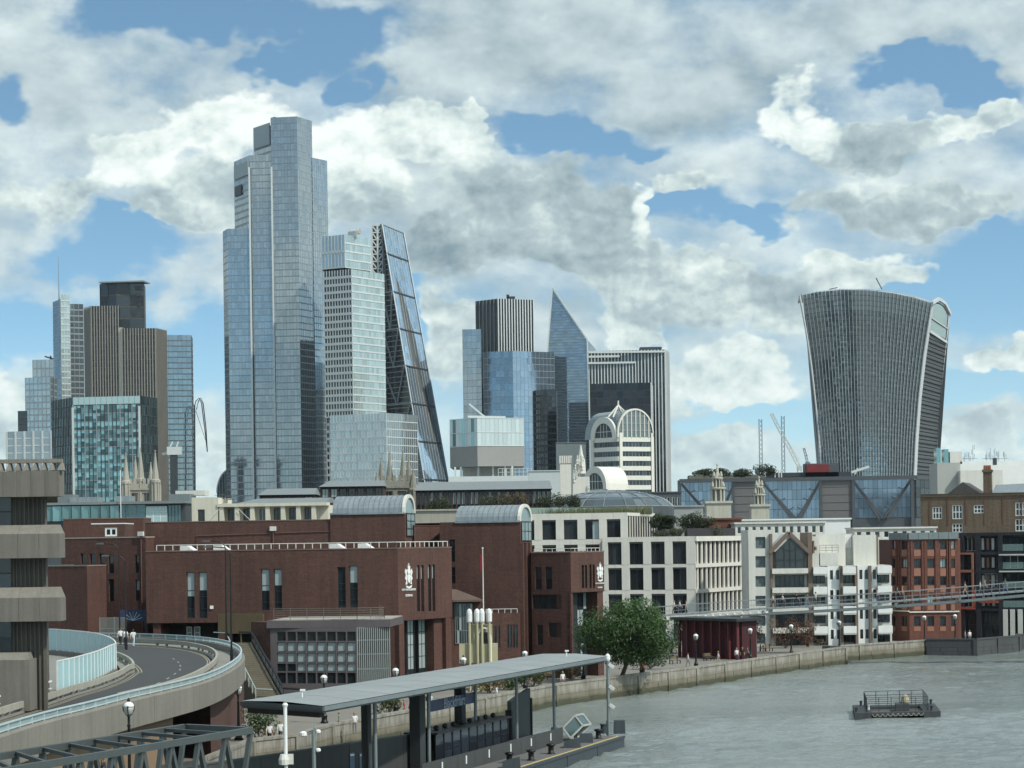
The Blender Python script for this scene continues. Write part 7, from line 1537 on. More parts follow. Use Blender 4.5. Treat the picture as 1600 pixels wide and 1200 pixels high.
# ------------------------------------------------------------------ mooring raft on the river
t = thing('mooring_raft', 'dark steel mooring raft with railed cage afloat on the river', 'raft', tuple(onz(1390, 1122, 0)))
c0, c1, c2 = onz(1336, 1125, 0), onz(1470, 1121, 0), onz(1316, 1112, 0); ux_, uy_ = c1-c0, c2-c0; uy_ = Vector((uy_.x+1.0, uy_.y, 0))
def rp(a, b, z): p = c0+ux_*a+uy_*b; return Vector((p.x, p.y, z))
rs = mat('raft_steel', (.045, .052, .055), .65, .25, var=.3, scale=1.2, streak=.3)
def slab(a0, a1, b0, b1, z0, z1, nm, m=rs): m_ = MB(); m_.hexa([rp(a0,b0,z0), rp(a1,b0,z0), rp(a1,b1,z0), rp(a0,b1,z0), rp(a0,b0,z1), rp(a1,b0,z1), rp(a1,b1,z1), rp(a0,b1,z1)]); return m_.build(nm, m, t)
slab(0, .20, 0, 1, -.3, .62, 'float_tank'); slab(.80, 1, 0, 1, -.3, .58, 'float_tank'); slab(.2, .8, .78, 1, -.3, .55, 'float_tank'); slab(.2, .8, .12, .78, .1, .3, 'inner_deck', mat('raft_deck', (.10, .10, .09), .9)); slab(.2, .8, .0, .12, .42, .60, 'front_beam')
for a, b, z in ((.02, .1, .62), (.1, .9, .62), (.9, .1, .58), (.95, .9, .58)): m_ = MB(); m_.lathe([(.16, 0), (.12, .1), (.12, .35), (.2, .42), (.05, .5)], tuple(rp(a, b, z)), 8); m_.build('bollard', rs, t)
fence = [(.14, .12), (.86, .12), (.86, .95), (.14, .95), (.14, .12)]
for (a0, b0), (a1, b1) in zip(fence, fence[1:]):
    nn = 5 if abs(a1-a0) > .1 else 4
    for k in range(nn+1): m_ = MB(); p = rp(a0+(a1-a0)*k/nn, b0+(b1-b0)*k/nn, .6); m_.tube([p, p+Vector((0, 0, 1.35))], .035, 5); m_.build('cage_post', rs, t)
    for z in (.75, 1.15, 1.55, 1.93): m_ = MB(); m_.tube([rp(a0, b0, z), rp(a1, b1, z)], .028, 5); m_.build('cage_rail', rs, t)
for k in range(10): m_ = MB(); p0, p1 = rp(.2+.06*k, -.01, .5), rp(.2+.06*(k+1), -.01, .5); m_.tube([p0, I(p0, p1, .3)+Vector((0, 0, -.22)), I(p0, p1, .7)+Vector((0, 0, -.24)), p1], .04, 4); m_.build('chain_link', mat('chain_pale', (.3, .28, .24), .8), t)
slab(.5, .66, .45, .7, .3, 1.0, 'winch'); m_ = MB(); m_.lathe([(.35, 0), (.45, .2), (.3, .7), (.1, .9)], tuple(rp(.62, .6, .9)), 8); m_.build('tarpaulin', mat('tarp', (.34, .30, .2), .8), t)
m_ = MB(); m_.tube([rp(.17, .3, .62), rp(.17, .3, 1.1)], .09, 6); m_.build('light', white_p, t)

# ------------------------------------------------------------------ steel footbridge
t = thing('footbridge', 'slender steel suspension footbridge crossing the right side', 'footbridge', tuple(at(1300, 945, 345)))
bp_ = [(905, 971), (950, 967.5), (1060, 959), (1150, 952.5), (1250, 947.5), (1330, 943), (1400, 938.5), (1500, 931), (1600, 922.5), (1720, 911)]
BR = [at(x, y, 300-(x-905)*13/800) for x, y in bp_]; alu = mat('bridge_aluminium', (.30, .33, .33), .45, .4, var=.1, scale=.5); BW = Vector((.6, 3.0, 0))
def brp(s, off=0.0, z=0.0): k = min(len(BR)-2, int(s)); return I(BR[k], BR[k+1], s-k)+BW*off+Vector((0, 0, z))
ns = 72; S = [k*(len(BR)-1)/ns for k in range(ns+1)]
for a, b in zip(S, S[1:]):
    m_ = MB(); p, q = brp(a), brp(b-.008); m_.hexa([p+Vector((0,0,-.2)), q+Vector((0,0,-.2)), q+BW+Vector((0,0,-.2)), p+BW+Vector((0,0,-.2)), p, q, q+BW, p+BW]); m_.build('deck_panel', alu, t)
for off in (0, 1):
    for z in (1.1, .45): m_ = MB(); m_.tube([brp(s, off, z) for s in S], .018 if z < 1 else .035, 5); m_.build('handrail', alu, t)
    for kk in range(0, ns+1): m_ = MB(); m_.tube([brp(S[kk], off), brp(S[kk], off, 1.1)], .018, 4); m_.build('rail_post', alu, t)
    for j in range(3):
        m_ = MB(); m_.tube([brp(s, off+(.45 if off else -.45)+(.12*j), -.75+.02*j+(.09*(s-5))**2*1.2-.10*j) for s in S[18:]], .045, 5); m_.build('cable', steel, t)
for s in (6.0, 7.0, 8.2): 
    for off in (-.55, 1.55): m_ = MB(); m_.beam(brp(s, .5, -.5), brp(s, off, -.55+(.09*(s-5))**2), .3, .4); m_.build('outrigger_arm', steel, t)
for k in range(16): m_ = MB(); m_.beam(brp(1.6+k*.125, -.35, -.55), brp(1.66+k*.125, .9, -.45), .16, .16); m_.build('ramp_fin', white_p, t)
m_ = MB(); [m_.beam(brp(s, -.1, -.5), brp(s+.2, -.1, -.5), .5, .45) for s in (1.4, 1.6, 1.8, 2.0, 2.2, 2.4, 2.6, 2.8, 3.0, 3.2)]; m_.build('edge_girder', offwhite, t)
for x in (1152, 1178): m_ = MB(); p = at(x, 1000, 297); m_.box(p.x-.4, p.x+.4, 297, 298.5, ZG, brp(3.1).z-.6); m_.build('abutment_column', concrete_l, t)
BRP = brp

# ------------------------------------------------------------------ churches
def pinnacle(t, c, w, z0, z1, m):
    m_ = MB(); h = z1-z0; m_.lathe([(w, 0), (w, h*.45), (w*1.2, h*.46), (w*1.15, h*.5), (w*.85, h*.52), (w*.1, h*.97), (w*.22, h*.98), (w*.05, h)], (c[0], c[1], z0), 8); m_.build('pinnacle', m, t)
    for k in range(8): q = math.pi*k/4; m_ = MB(); p = Vector((c[0]+math.cos(q)*w*1.05, c[1]+math.sin(q)*w*1.05, z0)); m_.tube([p, p+Vector((0, 0, h*.5))], w*.16, 4); m_.build('pinnacle_shaft', m, t)
def gothic_tower(label, x0, x1, D, ytop, ypin, pins, m):
    c = P2((x0+x1)/2, D); t = thing('gothic_church_tower', label, 'church tower', (c[0], D+4, ZG)); f = Fr(P2(x0+3, D), P2(x1-3, D)); zt = f.zy((x0+x1)/2, ytop)
    hs = [(f.L*a, f.L*b, zt-9, zt-2.0) for a, b in ((.2, .44), (.56, .8))]
    m_ = MB(); wall(m_, f, ZG, zt, hs, .5); m_.prism([f.xy(0, -.55), f.xy(f.L, -.55), f.xy(f.L, -f.L), f.xy(0, -f.L)], ZG, zt-.1); m_.build('wall', m, t)
    for z in (zt-1.2, zt-10): m_ = MB(); f.box(m_, -.2, f.L+.2, z-.2, z+.2, -.2, .25); m_.build('string_course', m, t)
    for k in range(7): m_ = MB(); f.box(m_, f.L*k/7+.1, f.L*(k+.6)/7+.1, zt, zt+1.2, -.4, 0); m_.build('battlement', m, t)
    for (x, yp, dD) in pins: p = P2(x, D+dD); pinnacle(t, p, .95, zt-6, Z(x, yp, D+dD), m)
    for h in hs: window(t, f, *h, -.45, m, pane_d, 2, 1, .2)
gothic_tower('pale gothic church tower with tall crocketed pinnacles in front of the teal glass block', 193, 249, 500, 756, 700, ((199, 707, 0), (222, 699, 1), (245, 703, 0), (214, 712, 8), (238, 722, 8)), mat('church_stone_pale', (.34, .33, .28), .85, var=.25, scale=.3, streak=.2))
gothic_tower('weathered ruined church tower with clustered pinnacles below the glass grid block', 587, 651, 455, 752, 700, ((591, 738, 0), (598, 714, 4), (611, 706, 8), (632, 702, 6), (641, 712, 2), (648, 730, 0)), mat('church_stone_dark', (.25, .24, .2), .85, var=.35, scale=.35, streak=.3))
def steeple(label, cx, D, tiers, m):
    """baroque steeple: square base, colonnaded drums shrinking upwards, obelisk finial. tiers: (ytop, half width px, columns)"""
    p = P2(cx, D); t = thing('church_steeple', label, 'steeple', (p[0], D, ZG)); z = ZG; k = D/FPX
    for i, (yt, hw, nc) in enumerate(tiers):
        zt = Z(cx, yt, D); w = hw*k
        if i == 0: m_ = MB(); m_.box(p[0]-w, p[0]+w, D-w, D+w, z, zt-.5); m_.build('tower_stage', m, t); m_ = MB(); m_.box(p[0]-w-.3, p[0]+w+.3, D-w-.3, D+w+.3, zt-.5, zt); m_.build('cornice', m, t)
        elif nc:
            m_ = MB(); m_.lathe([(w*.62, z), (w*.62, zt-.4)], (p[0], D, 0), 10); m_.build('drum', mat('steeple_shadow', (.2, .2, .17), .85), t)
            for q in range(nc): a = 2*math.pi*(q+.5)/nc; m_ = MB(); m_.lathe([(w*.15, z), (w*.12, z+.3), (w*.12, zt-.6), (w*.17, zt-.4)], (p[0]+math.cos(a)*w*.85, D+math.sin(a)*w*.85, 0), 6); m_.build('column', m, t)
            m_ = MB(); m_.lathe([(w, zt-.42), (w*1.12, zt-.2), (w*1.1, zt), (w*.8, zt+.05)], (p[0], D, 0), 12); m_.build('cornice', m, t)
            for q in range(4): a = math.pi/4+q*math.pi/2; m_ = MB(); m_.lathe([(.12, zt), (.3, zt+.3), (.22, zt+.8), (.05, zt+1.3)], (p[0]+math.cos(a)*w, D+math.sin(a)*w, 0), 6); m_.build('urn', m, t)
        else: m_ = MB(); m_.lathe([(w, z), (w*.8, z+(zt-z)*.15), (w*.45, z+(zt-z)*.4), (w*.5, z+(zt-z)*.45), (w*.15, z+(zt-z)*.8), (.25, zt-.3), (.05, zt)], (p[0], D, 0), 8); m_.build('finial', m, t)
        z = zt
    return t
stw2 = mat('steeple_stone', (.46, .45, .38), .85, var=.2, scale=.4, streak=.2)
steeple('larger pale stone church steeple before the left truss of the dark office', 1123, 470, ((783, 19, 0), (762, 12, 8), (746, 8, 8), (724, 5, 0)), stw2)
steeple('smaller pale stone church steeple beside the second truss of the dark office', 1188, 480, ((788, 14, 0), (772, 9, 8), (760, 6, 8), (744, 4, 0)), stw2)
# ------------------------------------------------------------------ ribbed glass roof behind the white office
t = thing('ribbed_glass_roof', 'shallow curved glass roof with pale ribs behind the white stone office', 'glass roof', (X(955, 800, 400), 405, ZG)); c = at(955, 800, 405); ax_, ay_, h_ = 11.5, 15, Z(955, 766, 400)-c.z
def dome(a, r): return Vector((c.x+ax_*r*math.cos(a), c.y+ay_*r*math.sin(a), c.z+h_*math.sqrt(max(0, 1-r*r*.96))))
NR_, NA = 6, 36; gl = MB()
for i in range(NA):
    for j in range(NR_): a0, a1, r0, r1 = 2*math.pi*i/NA, 2*math.pi*(i+1)/NA, .15+.85*j/NR_, .15+.85*(j+1)/NR_; gl.face([dome(a0, r0), dome(a0, r1), dome(a1, r1), dome(a1, r0)], R.random())
gl.face([dome(2*math.pi*i/NA, .15) for i in range(NA)]); gl.build('glazing', glass('roof_glass_dull', (.13, .16, .17), .4, .2), t, stuff=True)
for i in range(18): m_ = MB(); a = 2*math.pi*i/18; pts = [dome(a, .15+.85*j/8)+Vector((0, 0, .08)) for j in range(9)]; m_.tube(pts, .06, 5); m_.build('rib', mull, t)
for r in (.15, .5, .8, 1): m_ = MB(); m_.tube([dome(2*math.pi*i/36, r)+Vector((0, 0, .05)) for i in range(37)], .07, 4, cap=False); m_.build('ring', mull, t)
m_ = MB(); m_.prism([(c.x+ax_*math.cos(2*math.pi*i/36), c.y+ay_*math.sin(2*math.pi*i/36)) for i in range(36)], ZG, c.z+h_*.2); m_.build('base_wall', steel_d, t)
low_roof('dark_low_block', 'low dark glass block right of the ribbed glass roof', 1018, 1066, 770, 800, 560, steel_d, 6)
low_roof('grey_low_block', 'low grey block left of the two steeples', 1040, 1100, 792, 820, 440, mat('block_grey', (.3, .31, .3), .8), 0)

# ------------------------------------------------------------------ cream gate folly and flagpole before the school
t = thing('cream_folly', 'cream gatehouse folly with four white capped posts before the school', 'folly', tuple(onz(745, 1062, ZG))); D = 232
ylw = mat('cream_yellow', (.43, .40, .26), .75, var=.12, scale=.6, streak=.12); f = Fr(P2(716, D), P2(776, D)); fx = f.ux
m_ = MB(); f.box(m_, 0, f.L, f.zy(745, 1036), f.zy(745, 1006), -1.2, 0); m_.build('screen_wall', ylw, t)
m_ = MB(); f.box(m_, fx(731), fx(768), ZG, f.zy(745, 976), -1.0, -.2); m_.build('tower', mat('cream_dull', (.40, .37, .24), .8, var=.15), t)
for x in (732.5, 744.5, 752, 763.5):
    p = f.p(fx(x), 0, .25); m_ = MB(); m_.tube([(p.x, p.y, ZG), (p.x, p.y, f.zy(745, 974))], .13, 8); m_.build('post', ylw, t)
    m_ = MB(); m_.lathe([(.12, 0), (.28, .2), (.30, 1.1), (.24, 1.4), (.06, 1.55)], (p.x, p.y, f.zy(745, 974)), 10); m_.build('post_cap', white_p, t)
m_ = MB(); cxx, zz0, w = fx(755.5), f.zy(755, 1000), .68; pts = [f.p(cxx-w, ZG, .1), f.p(cxx-w, zz0, .1)]+[f.p(cxx-w*math.cos(math.pi*k/8*.5)*(1), zz0+1.25*math.sin(math.pi*k/16), .1) for k in range(9)]
left_ = [f.p(cxx-w, ZG, .1)]+[f.p(cxx-w*math.cos(math.pi*k/16), zz0+1.25*math.sin(math.pi*k/16), .1) for k in range(9)]; right_ = [f.p(cxx+w, ZG, .1)]+[f.p(cxx+w*math.cos(math.pi*k/16), zz0+1.25*math.sin(math.pi*k/16), .1) for k in range(9)]
m_.tube(left_, .09, 6); m_.tube(right_, .09, 6); m_.build('pointed_arch', white_p, t)
m_ = MB(); f.box(m_, cxx-.35, cxx+.35, f.zy(755, 1032), f.zy(755, 988), -.15, -.05); m_.build('arch_door', dark_m, t)
p = at(756, 1000, 234); t = thing('flagpole', 'white flagpole with a furled red flag before the brick school', 'flagpole', (p.x, p.y, ZG)); m_ = MB(); m_.tube([(p.x, p.y, ZG), (p.x, p.y, Z(756, 858, 234))], .09, 8, r2=.05); m_.lathe([(.05, 0), (.12, .08), (.05, .2)], (p.x, p.y, Z(756, 858, 234)), 8); m_.build('pole', offwhite, t)
m_ = MB(); zf = Z(755, 866, 234)
for k in range(10):
    z0, z1 = zf-.19*k, zf-.19*(k+1); w0, w1 = .22+.05*math.sin(k*1.9), .22+.05*math.sin((k+1)*1.9); m_.hexa([(p.x-.05-w1,p.y-.05,z1),(p.x-.05,p.y-.08,z1),(p.x-.05,p.y+.06,z1),(p.x-.05-w1,p.y+.08,z1),(p.x-.05-w0,p.y-.05,z0),(p.x-.05,p.y-.08,z0),(p.x-.05,p.y+.06,z0),(p.x-.05-w0,p.y+.08,z0)])
m_.build('flag', mat('flag_red', (.22, .02, .03), .8), t)

# ------------------------------------------------------------------ lamps
def make_lamp(dz=0.0):
    t = thing('promenade_lamp', 'x', 'lamp', (0, 0, 0)); m_ = MB(); c_ = (0, 0, dz)
    m_.lathe([(.34, 0), (.34, .15), (.26, .2), (.24, .55), (.3, .6), (.2, .7), (.13, 1.0), (.11, 1.1), (.08, 2.8+dz), (.12, 2.85+dz), (.07, 2.95+dz), (.07, 3.35+dz), (.14, 3.45+dz)], (0, 0, 0), 12); m_.build('post', black_m, t, True)
    m_ = MB(); m_.lathe([(.12, 3.45), (.22, 3.55), (.28, 3.75), (.29, 3.9)], c_, 14); g = m_.build('globe', mat('lamp_globe', (.36, .37, .35), .3, var=.05), t, True)
    m_ = MB(); m_.lathe([(.31, 3.9), (.30, 4.0), (.22, 4.12), (.08, 4.2)], c_, 12); m_.build('cap', white_p, t, True); m_ = MB(); m_.lathe([(.08, 4.19), (.1, 4.28), (.03, 4.42)], c_, 8); m_.build('finial', black_m, t, True)
    m_ = MB(); [m_.tube([(.14*math.cos(q), .14*math.sin(q), 3.45+dz), (.31*math.cos(q), .31*math.sin(q), 3.75+dz), (.32*math.cos(q), .32*math.sin(q), 3.98+dz)], .03, 4) for q in (0, 1.57, 3.14, 4.71)]; m_.build('globe_bracket', black_m, t)
    return t
proto = make_lamp(); tall = make_lamp(2.9); first = True
for x, y, z, s, lab in ((201, 1102, 8.2, 1.25, 'large black lamp post with white globe in front of the curved concrete ramp'), (372, 1074, 5.6, 1.05, 'black globe lamp at the foot of the stairs'), (506, 1058, 5.4, 1, 'black globe lamp before the grid windows of the annexe'), (618, 1047, 5.4, 1, 'white capped lamp before the front corner of the brick school'), (724, 1030, 5.4, 1, 'black lamp before the cream folly'), (820, 1020, 5.4, 1, 'lamp before the tall brick shaft of the school'), (911, 1008, 5.4, 1, 'lamp with bright white cap left of the riverside tree'), (1002, 1001, 5.4, 1, 'lamp standing among the leaves of the riverside tree'), (1087, 993, 5.4, 1, 'lamp before the maroon pavilion'), (1172, 984, 5.4, 1.05, 'black lamp where the promenade passes the white columns'), (1236, 978, 5.4, .95, 'slim lamp among the russet shrubs'), (1311, 972, 5.4, 1.15, 'black lamp at the end of the granite wall'), (1444, 964, 5.4, 1, 'lamp before the red brick riverside block'), (1492, 962, 5.4, 1, 'lamp on the dark embankment corner')):
    p = onz(x, y, z); o = tall if z > 8 else (proto if first else copy_tree(proto)); first = first and z > 8
    o.location = (p.x, p.y, ZG); k = (z-ZG)/(6.9 if z > 8 else 4.0); o.scale = (k, k, k); o['label'] = lab; o['group'] = 'lamps along the river'
def make_road_lamp():
    t = thing('street_lamp', 'x', 'street lamp', (0, 0, 0)); m_ = MB(); m_.tube([(0, 0, 0), (0, 0, 1.2)], .13, 8); m_.tube([(0, 0, 1.2), (0, 0, 9.2)], .085, 8, r2=.06); m_.build('pole', black_m, t)
    m_ = MB(); m_.tube([(0, 0, 9.1), (-.15, 0, 9.5), (-.5, 0, 9.72), (-1.6, 0, 9.8)], .05, 6); m_.build('arm', black_m, t); m_ = MB(); m_.hexa([(-2.3,-.13,9.74),(-1.5,-.13,9.72),(-1.5,.13,9.72),(-2.3,.13,9.74),(-2.2,-.09,9.86),(-1.5,-.1,9.9),(-1.5,.1,9.9),(-2.2,.09,9.86)]); m_.build('lamp_head', steel_d, t); return t
proto = make_road_lamp()
for k, (x, yb, zb_, yt, D, lab) in enumerate(((362, 1037, ZR, 854, 186, 'tall street lamp on the right side of the bend'), (354, 1003, ZR, 845, 222, 'tall street lamp behind the first on the right side of the bend'), (197, 1000, ZR, 868, 214, 'street lamp with curved arm beside the people on the road'), (187, 992, ZR, 849, 228, 'taller street lamp with straight arm beside the mesh gate'))):
    o = proto if k == 0 else copy_tree(proto); p = at(x, yb, D); o.location = (p.x, D, ZR); o.scale = (1, 1, (Z(x, yt, D)-ZR)/9.8); o['label'] = lab; o['group'] = 'street lamps on the raised road'

# ------------------------------------------------------------------ plants
leafm = {}
def leaf_mat(name, col):
    if name in leafm: return leafm[name]
    m, nt, b = _base(name); E.nt = nt; a = nt.nodes.new('ShaderNodeAttribute'); a.attribute_name = 'tone'
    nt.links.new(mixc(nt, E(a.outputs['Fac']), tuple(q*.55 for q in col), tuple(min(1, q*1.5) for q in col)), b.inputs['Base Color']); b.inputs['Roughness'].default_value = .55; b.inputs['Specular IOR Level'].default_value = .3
    tr = nt.nodes.new('ShaderNodeBsdfTranslucent'); nt.links.new(b.inputs['Base Color'].links[0].from_socket, tr.inputs[0]); mx = nt.nodes.new('ShaderNodeMixShader'); mx.inputs[0].default_value = .3
    o = nt.nodes['Material Output']; nt.links.new(b.outputs[0], mx.inputs[1]); nt.links.new(tr.outputs[0], mx.inputs[2]); nt.links.new(mx.outputs[0], o.inputs[0]); leafm[name] = m; return m
bark = mat('bark', (.075, .06, .045), .9, var=.3, scale=2)
def leaves(mb, c, rx, ry, rz, n, s, tone=.5):
    """leaf faces scattered in a clump, denser at its skin"""
    for _ in range(n):
        while True:
            v = Vector((R.uniform(-1, 1), R.uniform(-1, 1), R.uniform(-1, 1))); L = v.length
            if .05 < L < 1: break
        v = v/L*(L**.45); p = c+Vector((v.x*rx, v.y*ry, v.z*rz)); nrm = (v+Vector((R.uniform(-.7, .7), R.uniform(-.7, .7), R.uniform(-.3, .9)))).normalized()
        a = nrm.cross(Vector((R.uniform(-1, 1), R.uniform(-1, 1), R.uniform(-1, 1)))).normalized()*s*R.uniform(.6, 1.3); b = nrm.cross(a)*R.uniform(.5, .8)
        mb.face([p-a, p-b*.6+a*.1, p+a, p+b*.7], max(0, min(1, tone+R.uniform(-.35, .35))))
def tree(name, label, base, H, cz, rx, rz, nclump, nleaf, s, col, lname, cat='tree', trunk=.22, group=None, lean=(0, 0)):
    t = thing(name, label, cat, tuple(base), group=group); B_ = V3(base); m_ = MB(); mid = B_+Vector((lean[0], lean[1], cz-H*.18)); m_.tube([B_, I(B_, mid, .5)+Vector((.1, 0, 0)), mid], trunk, 8, r2=trunk*.55)
    cl = MB(); C = B_+Vector((lean[0], lean[1], cz))
    for k in range(nclump):
        a = R.uniform(0, 6.28); rr = R.random()**.5; zz = R.uniform(-1, 1); w = math.sqrt(max(.05, 1-zz*zz*.85)); c = C+Vector((math.cos(a)*rx*rr*w*.82, math.sin(a)*rx*rr*w*.82, zz*rz*.78)); q = R.uniform(.55, 1.0)*rx*.34
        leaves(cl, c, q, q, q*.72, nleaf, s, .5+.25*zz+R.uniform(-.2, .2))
        if k % 3 == 0: m_.tube([I(B_, mid, R.uniform(.6, 1)), I(mid, c, .6)+Vector((0, 0, -.1)), c], trunk*.3, 5, r2=trunk*.08)
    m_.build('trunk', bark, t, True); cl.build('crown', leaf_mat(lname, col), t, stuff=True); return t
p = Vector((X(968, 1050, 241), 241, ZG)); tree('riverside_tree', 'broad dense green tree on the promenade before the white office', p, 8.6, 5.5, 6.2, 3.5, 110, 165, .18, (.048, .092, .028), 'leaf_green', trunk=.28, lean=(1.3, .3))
def bush(label, p, rx, rz, col, lname, n=10, nl=110, s=.12, cat='shrub', group='shrubs along the promenade', name='shrub'):
    t = thing(name, label, cat, tuple(p), group=group); cl = MB(); st = MB()
    for k in range(n):
        c = V3(p)+Vector((R.uniform(-1, 1)*rx*.7, R.uniform(-.6, .6)*rx*.6, rz*R.uniform(.35, .95))); leaves(cl, c, rx*.38, rx*.38, rz*.36, nl, s, R.uniform(.3, .7)); st.tube([V3(p)+Vector((R.uniform(-.2, .2), 0, 0)), c], .025, 4)
    st.build('stems', bark, t); cl.build('foliage', leaf_mat(lname, col), t, stuff=True)
gr, gy, ol, ru = (.045, .085, .028), (.085, .10, .035), (.17, .13, .06), (.13, .065, .04)
for x, y, z, rx, rz, c, nm, lab in ((402, 1158, ZG, 1.7, 2.6, gr, 'leaf_green', 'tall green shrub below the near end of the pier canopy'), (500, 1118, ZG, 1.2, 1.4, gr, 'leaf_green', 'dark green shrub behind the wall left of the pier posts'), (608, 1116, ZG, 1.5, 1.7, gy, 'leaf_lime', 'yellow green shrub by the wall left of the name board'), (764, 1083, ZG, 1.7, 1.5, ol, 'leaf_ochre', 'dry ochre planting right of the name board'), (800, 1078, ZG, 1.9, 1.9, gr, 'leaf_green', 'green bushes on the promenade behind the pier posts'), (832, 1073, ZG, 1.7, 1.8, gy, 'leaf_lime', 'yellow green bushes on the promenade left of the grasses'), (892, 1062, ZG, 1.9, 1.6, ol, 'leaf_ochre', 'tall ochre grasses before the right school block'), (926, 1052, ZG, 1.4, 1.7, gr, 'leaf_green', 'dark shrub at the foot of the riverside tree'), (1015, 1046, ZG, 2.0, 1.5, gr, 'leaf_green', 'low shrubs right of the tree trunk'), (1228, 1013, ZG, 2.4, 3.6, ru, 'leaf_russet', 'russet shrubs before the gabled bay of the white flats'), (1262, 1011, ZG, 2.2, 3.2, ru, 'leaf_russet', 'smaller russet shrubs right of the gabled bay'), (1178, 1020, ZG, 1.4, 4.4, (.12, .08, .06), 'leaf_bare', 'thin bare tree by the white columns')):
    bush(lab, onz(x, y, z), rx, rz, c, nm, s=.13)
# roof planting
zt_, zl_ = WB
for x, D, h, rx, lab in ((1035, 338, 3.6, 2.6, 'round clipped roof tree, left one on the white office'), (1086, 342, 3.7, 3.2, 'wider roof tree, right one on the white office')):
    p = Vector((*P2(x, D, 815), zl_)); tree('roof_tree', lab, p, h, h*.62, rx, 1.3, 34, 130, .14, (.028, .042, .018), 'leaf_dark', trunk=.12)
for x, D, rx, rz, lab in ((1040, 333, 2.2, 1.0, 'low hedge below the left roof tree'), (1062, 334, 1.6, 1.2, 'grey green roof shrub between the roof trees'), (1112, 343, 2.2, 1.4, 'roof shrub right of the wider roof tree')): bush(lab, Vector((*P2(x, D, 830), zl_-.05)), rx, rz, (.055, .07, .035), 'leaf_grey', 9, 120, .12, group='roof garden shrubs')
m_ = MB(); f = Fr(P2(1075, 334), P2(1150, 350)); f.box(m_, 0, f.L, zl_, zl_+1.2, -.5, 0); tag(m_.build('roof_planter', mat('planter_dark', (.03, .028, .03), .7)), 'long dark planter on the roof of the white office', 'planter')
m_ = MB()
for k in range(2600): x = R.uniform(830, 1018); D = R.uniform(342, 350); p = Vector((*P2(x, D, 795), zt_-.2)); h = R.uniform(.5, 1.5); q = Vector((R.uniform(-.25, .25), R.uniform(-.2, .2), h)); w = Vector((.07, 0, 0)); m_.face([p-w, p+w, p+q], R.random())
tag(m_.build('roof_grass', leaf_mat('leaf_straw', (.14, .15, .075))), 'pale feathery roof grasses on the upper white office roof', 'grass', kind='stuff')
for x, y, D, rx, lab in ((684, 797, 400, 2.6, 'dark bush below the long brown range, leftmost'), (775, 792, 405, 3.4, 'olive bushes below the long brown range, middle'), (802, 789, 405, 2.8, 'russet tinged bush below the long brown range'), (858, 790, 392, 3.0, 'dark bush before the ribbed glass roof, left'), (885, 792, 388, 2.6, 'dark bush before the ribbed glass roof, right')):
    bush(lab, at(x, y+6, D), rx, 2.4, (.05, .06, .03) if 'russet' not in lab else (.11, .085, .05), 'leaf_dark2' if 'russet' not in lab else 'leaf_ochre2', 12, 130, .18, group='bushes on the roofs behind the school')
low_roof('terrace_block', 'low terrace block carrying the bushes behind the school', 640, 905, 797, 830, 396, concrete_l, 0)
for k, (x, lab) in enumerate(((1100, 'dark clipped hedge on the left roof of the truss office'), (1130, 'dark hedge behind the larger steeple'), (1163, 'hedge between the two steeples on the roof'), (1197, 'tallest hedge on the roof left of the cranes'))): bush(lab, at(x, 746, 884), 5.2, 3.0 if k < 3 else 4.4, (.028, .038, .02), 'leaf_dark', 12, 110, .4, group='hedges on the roof of the truss office', name='roof_hedge')

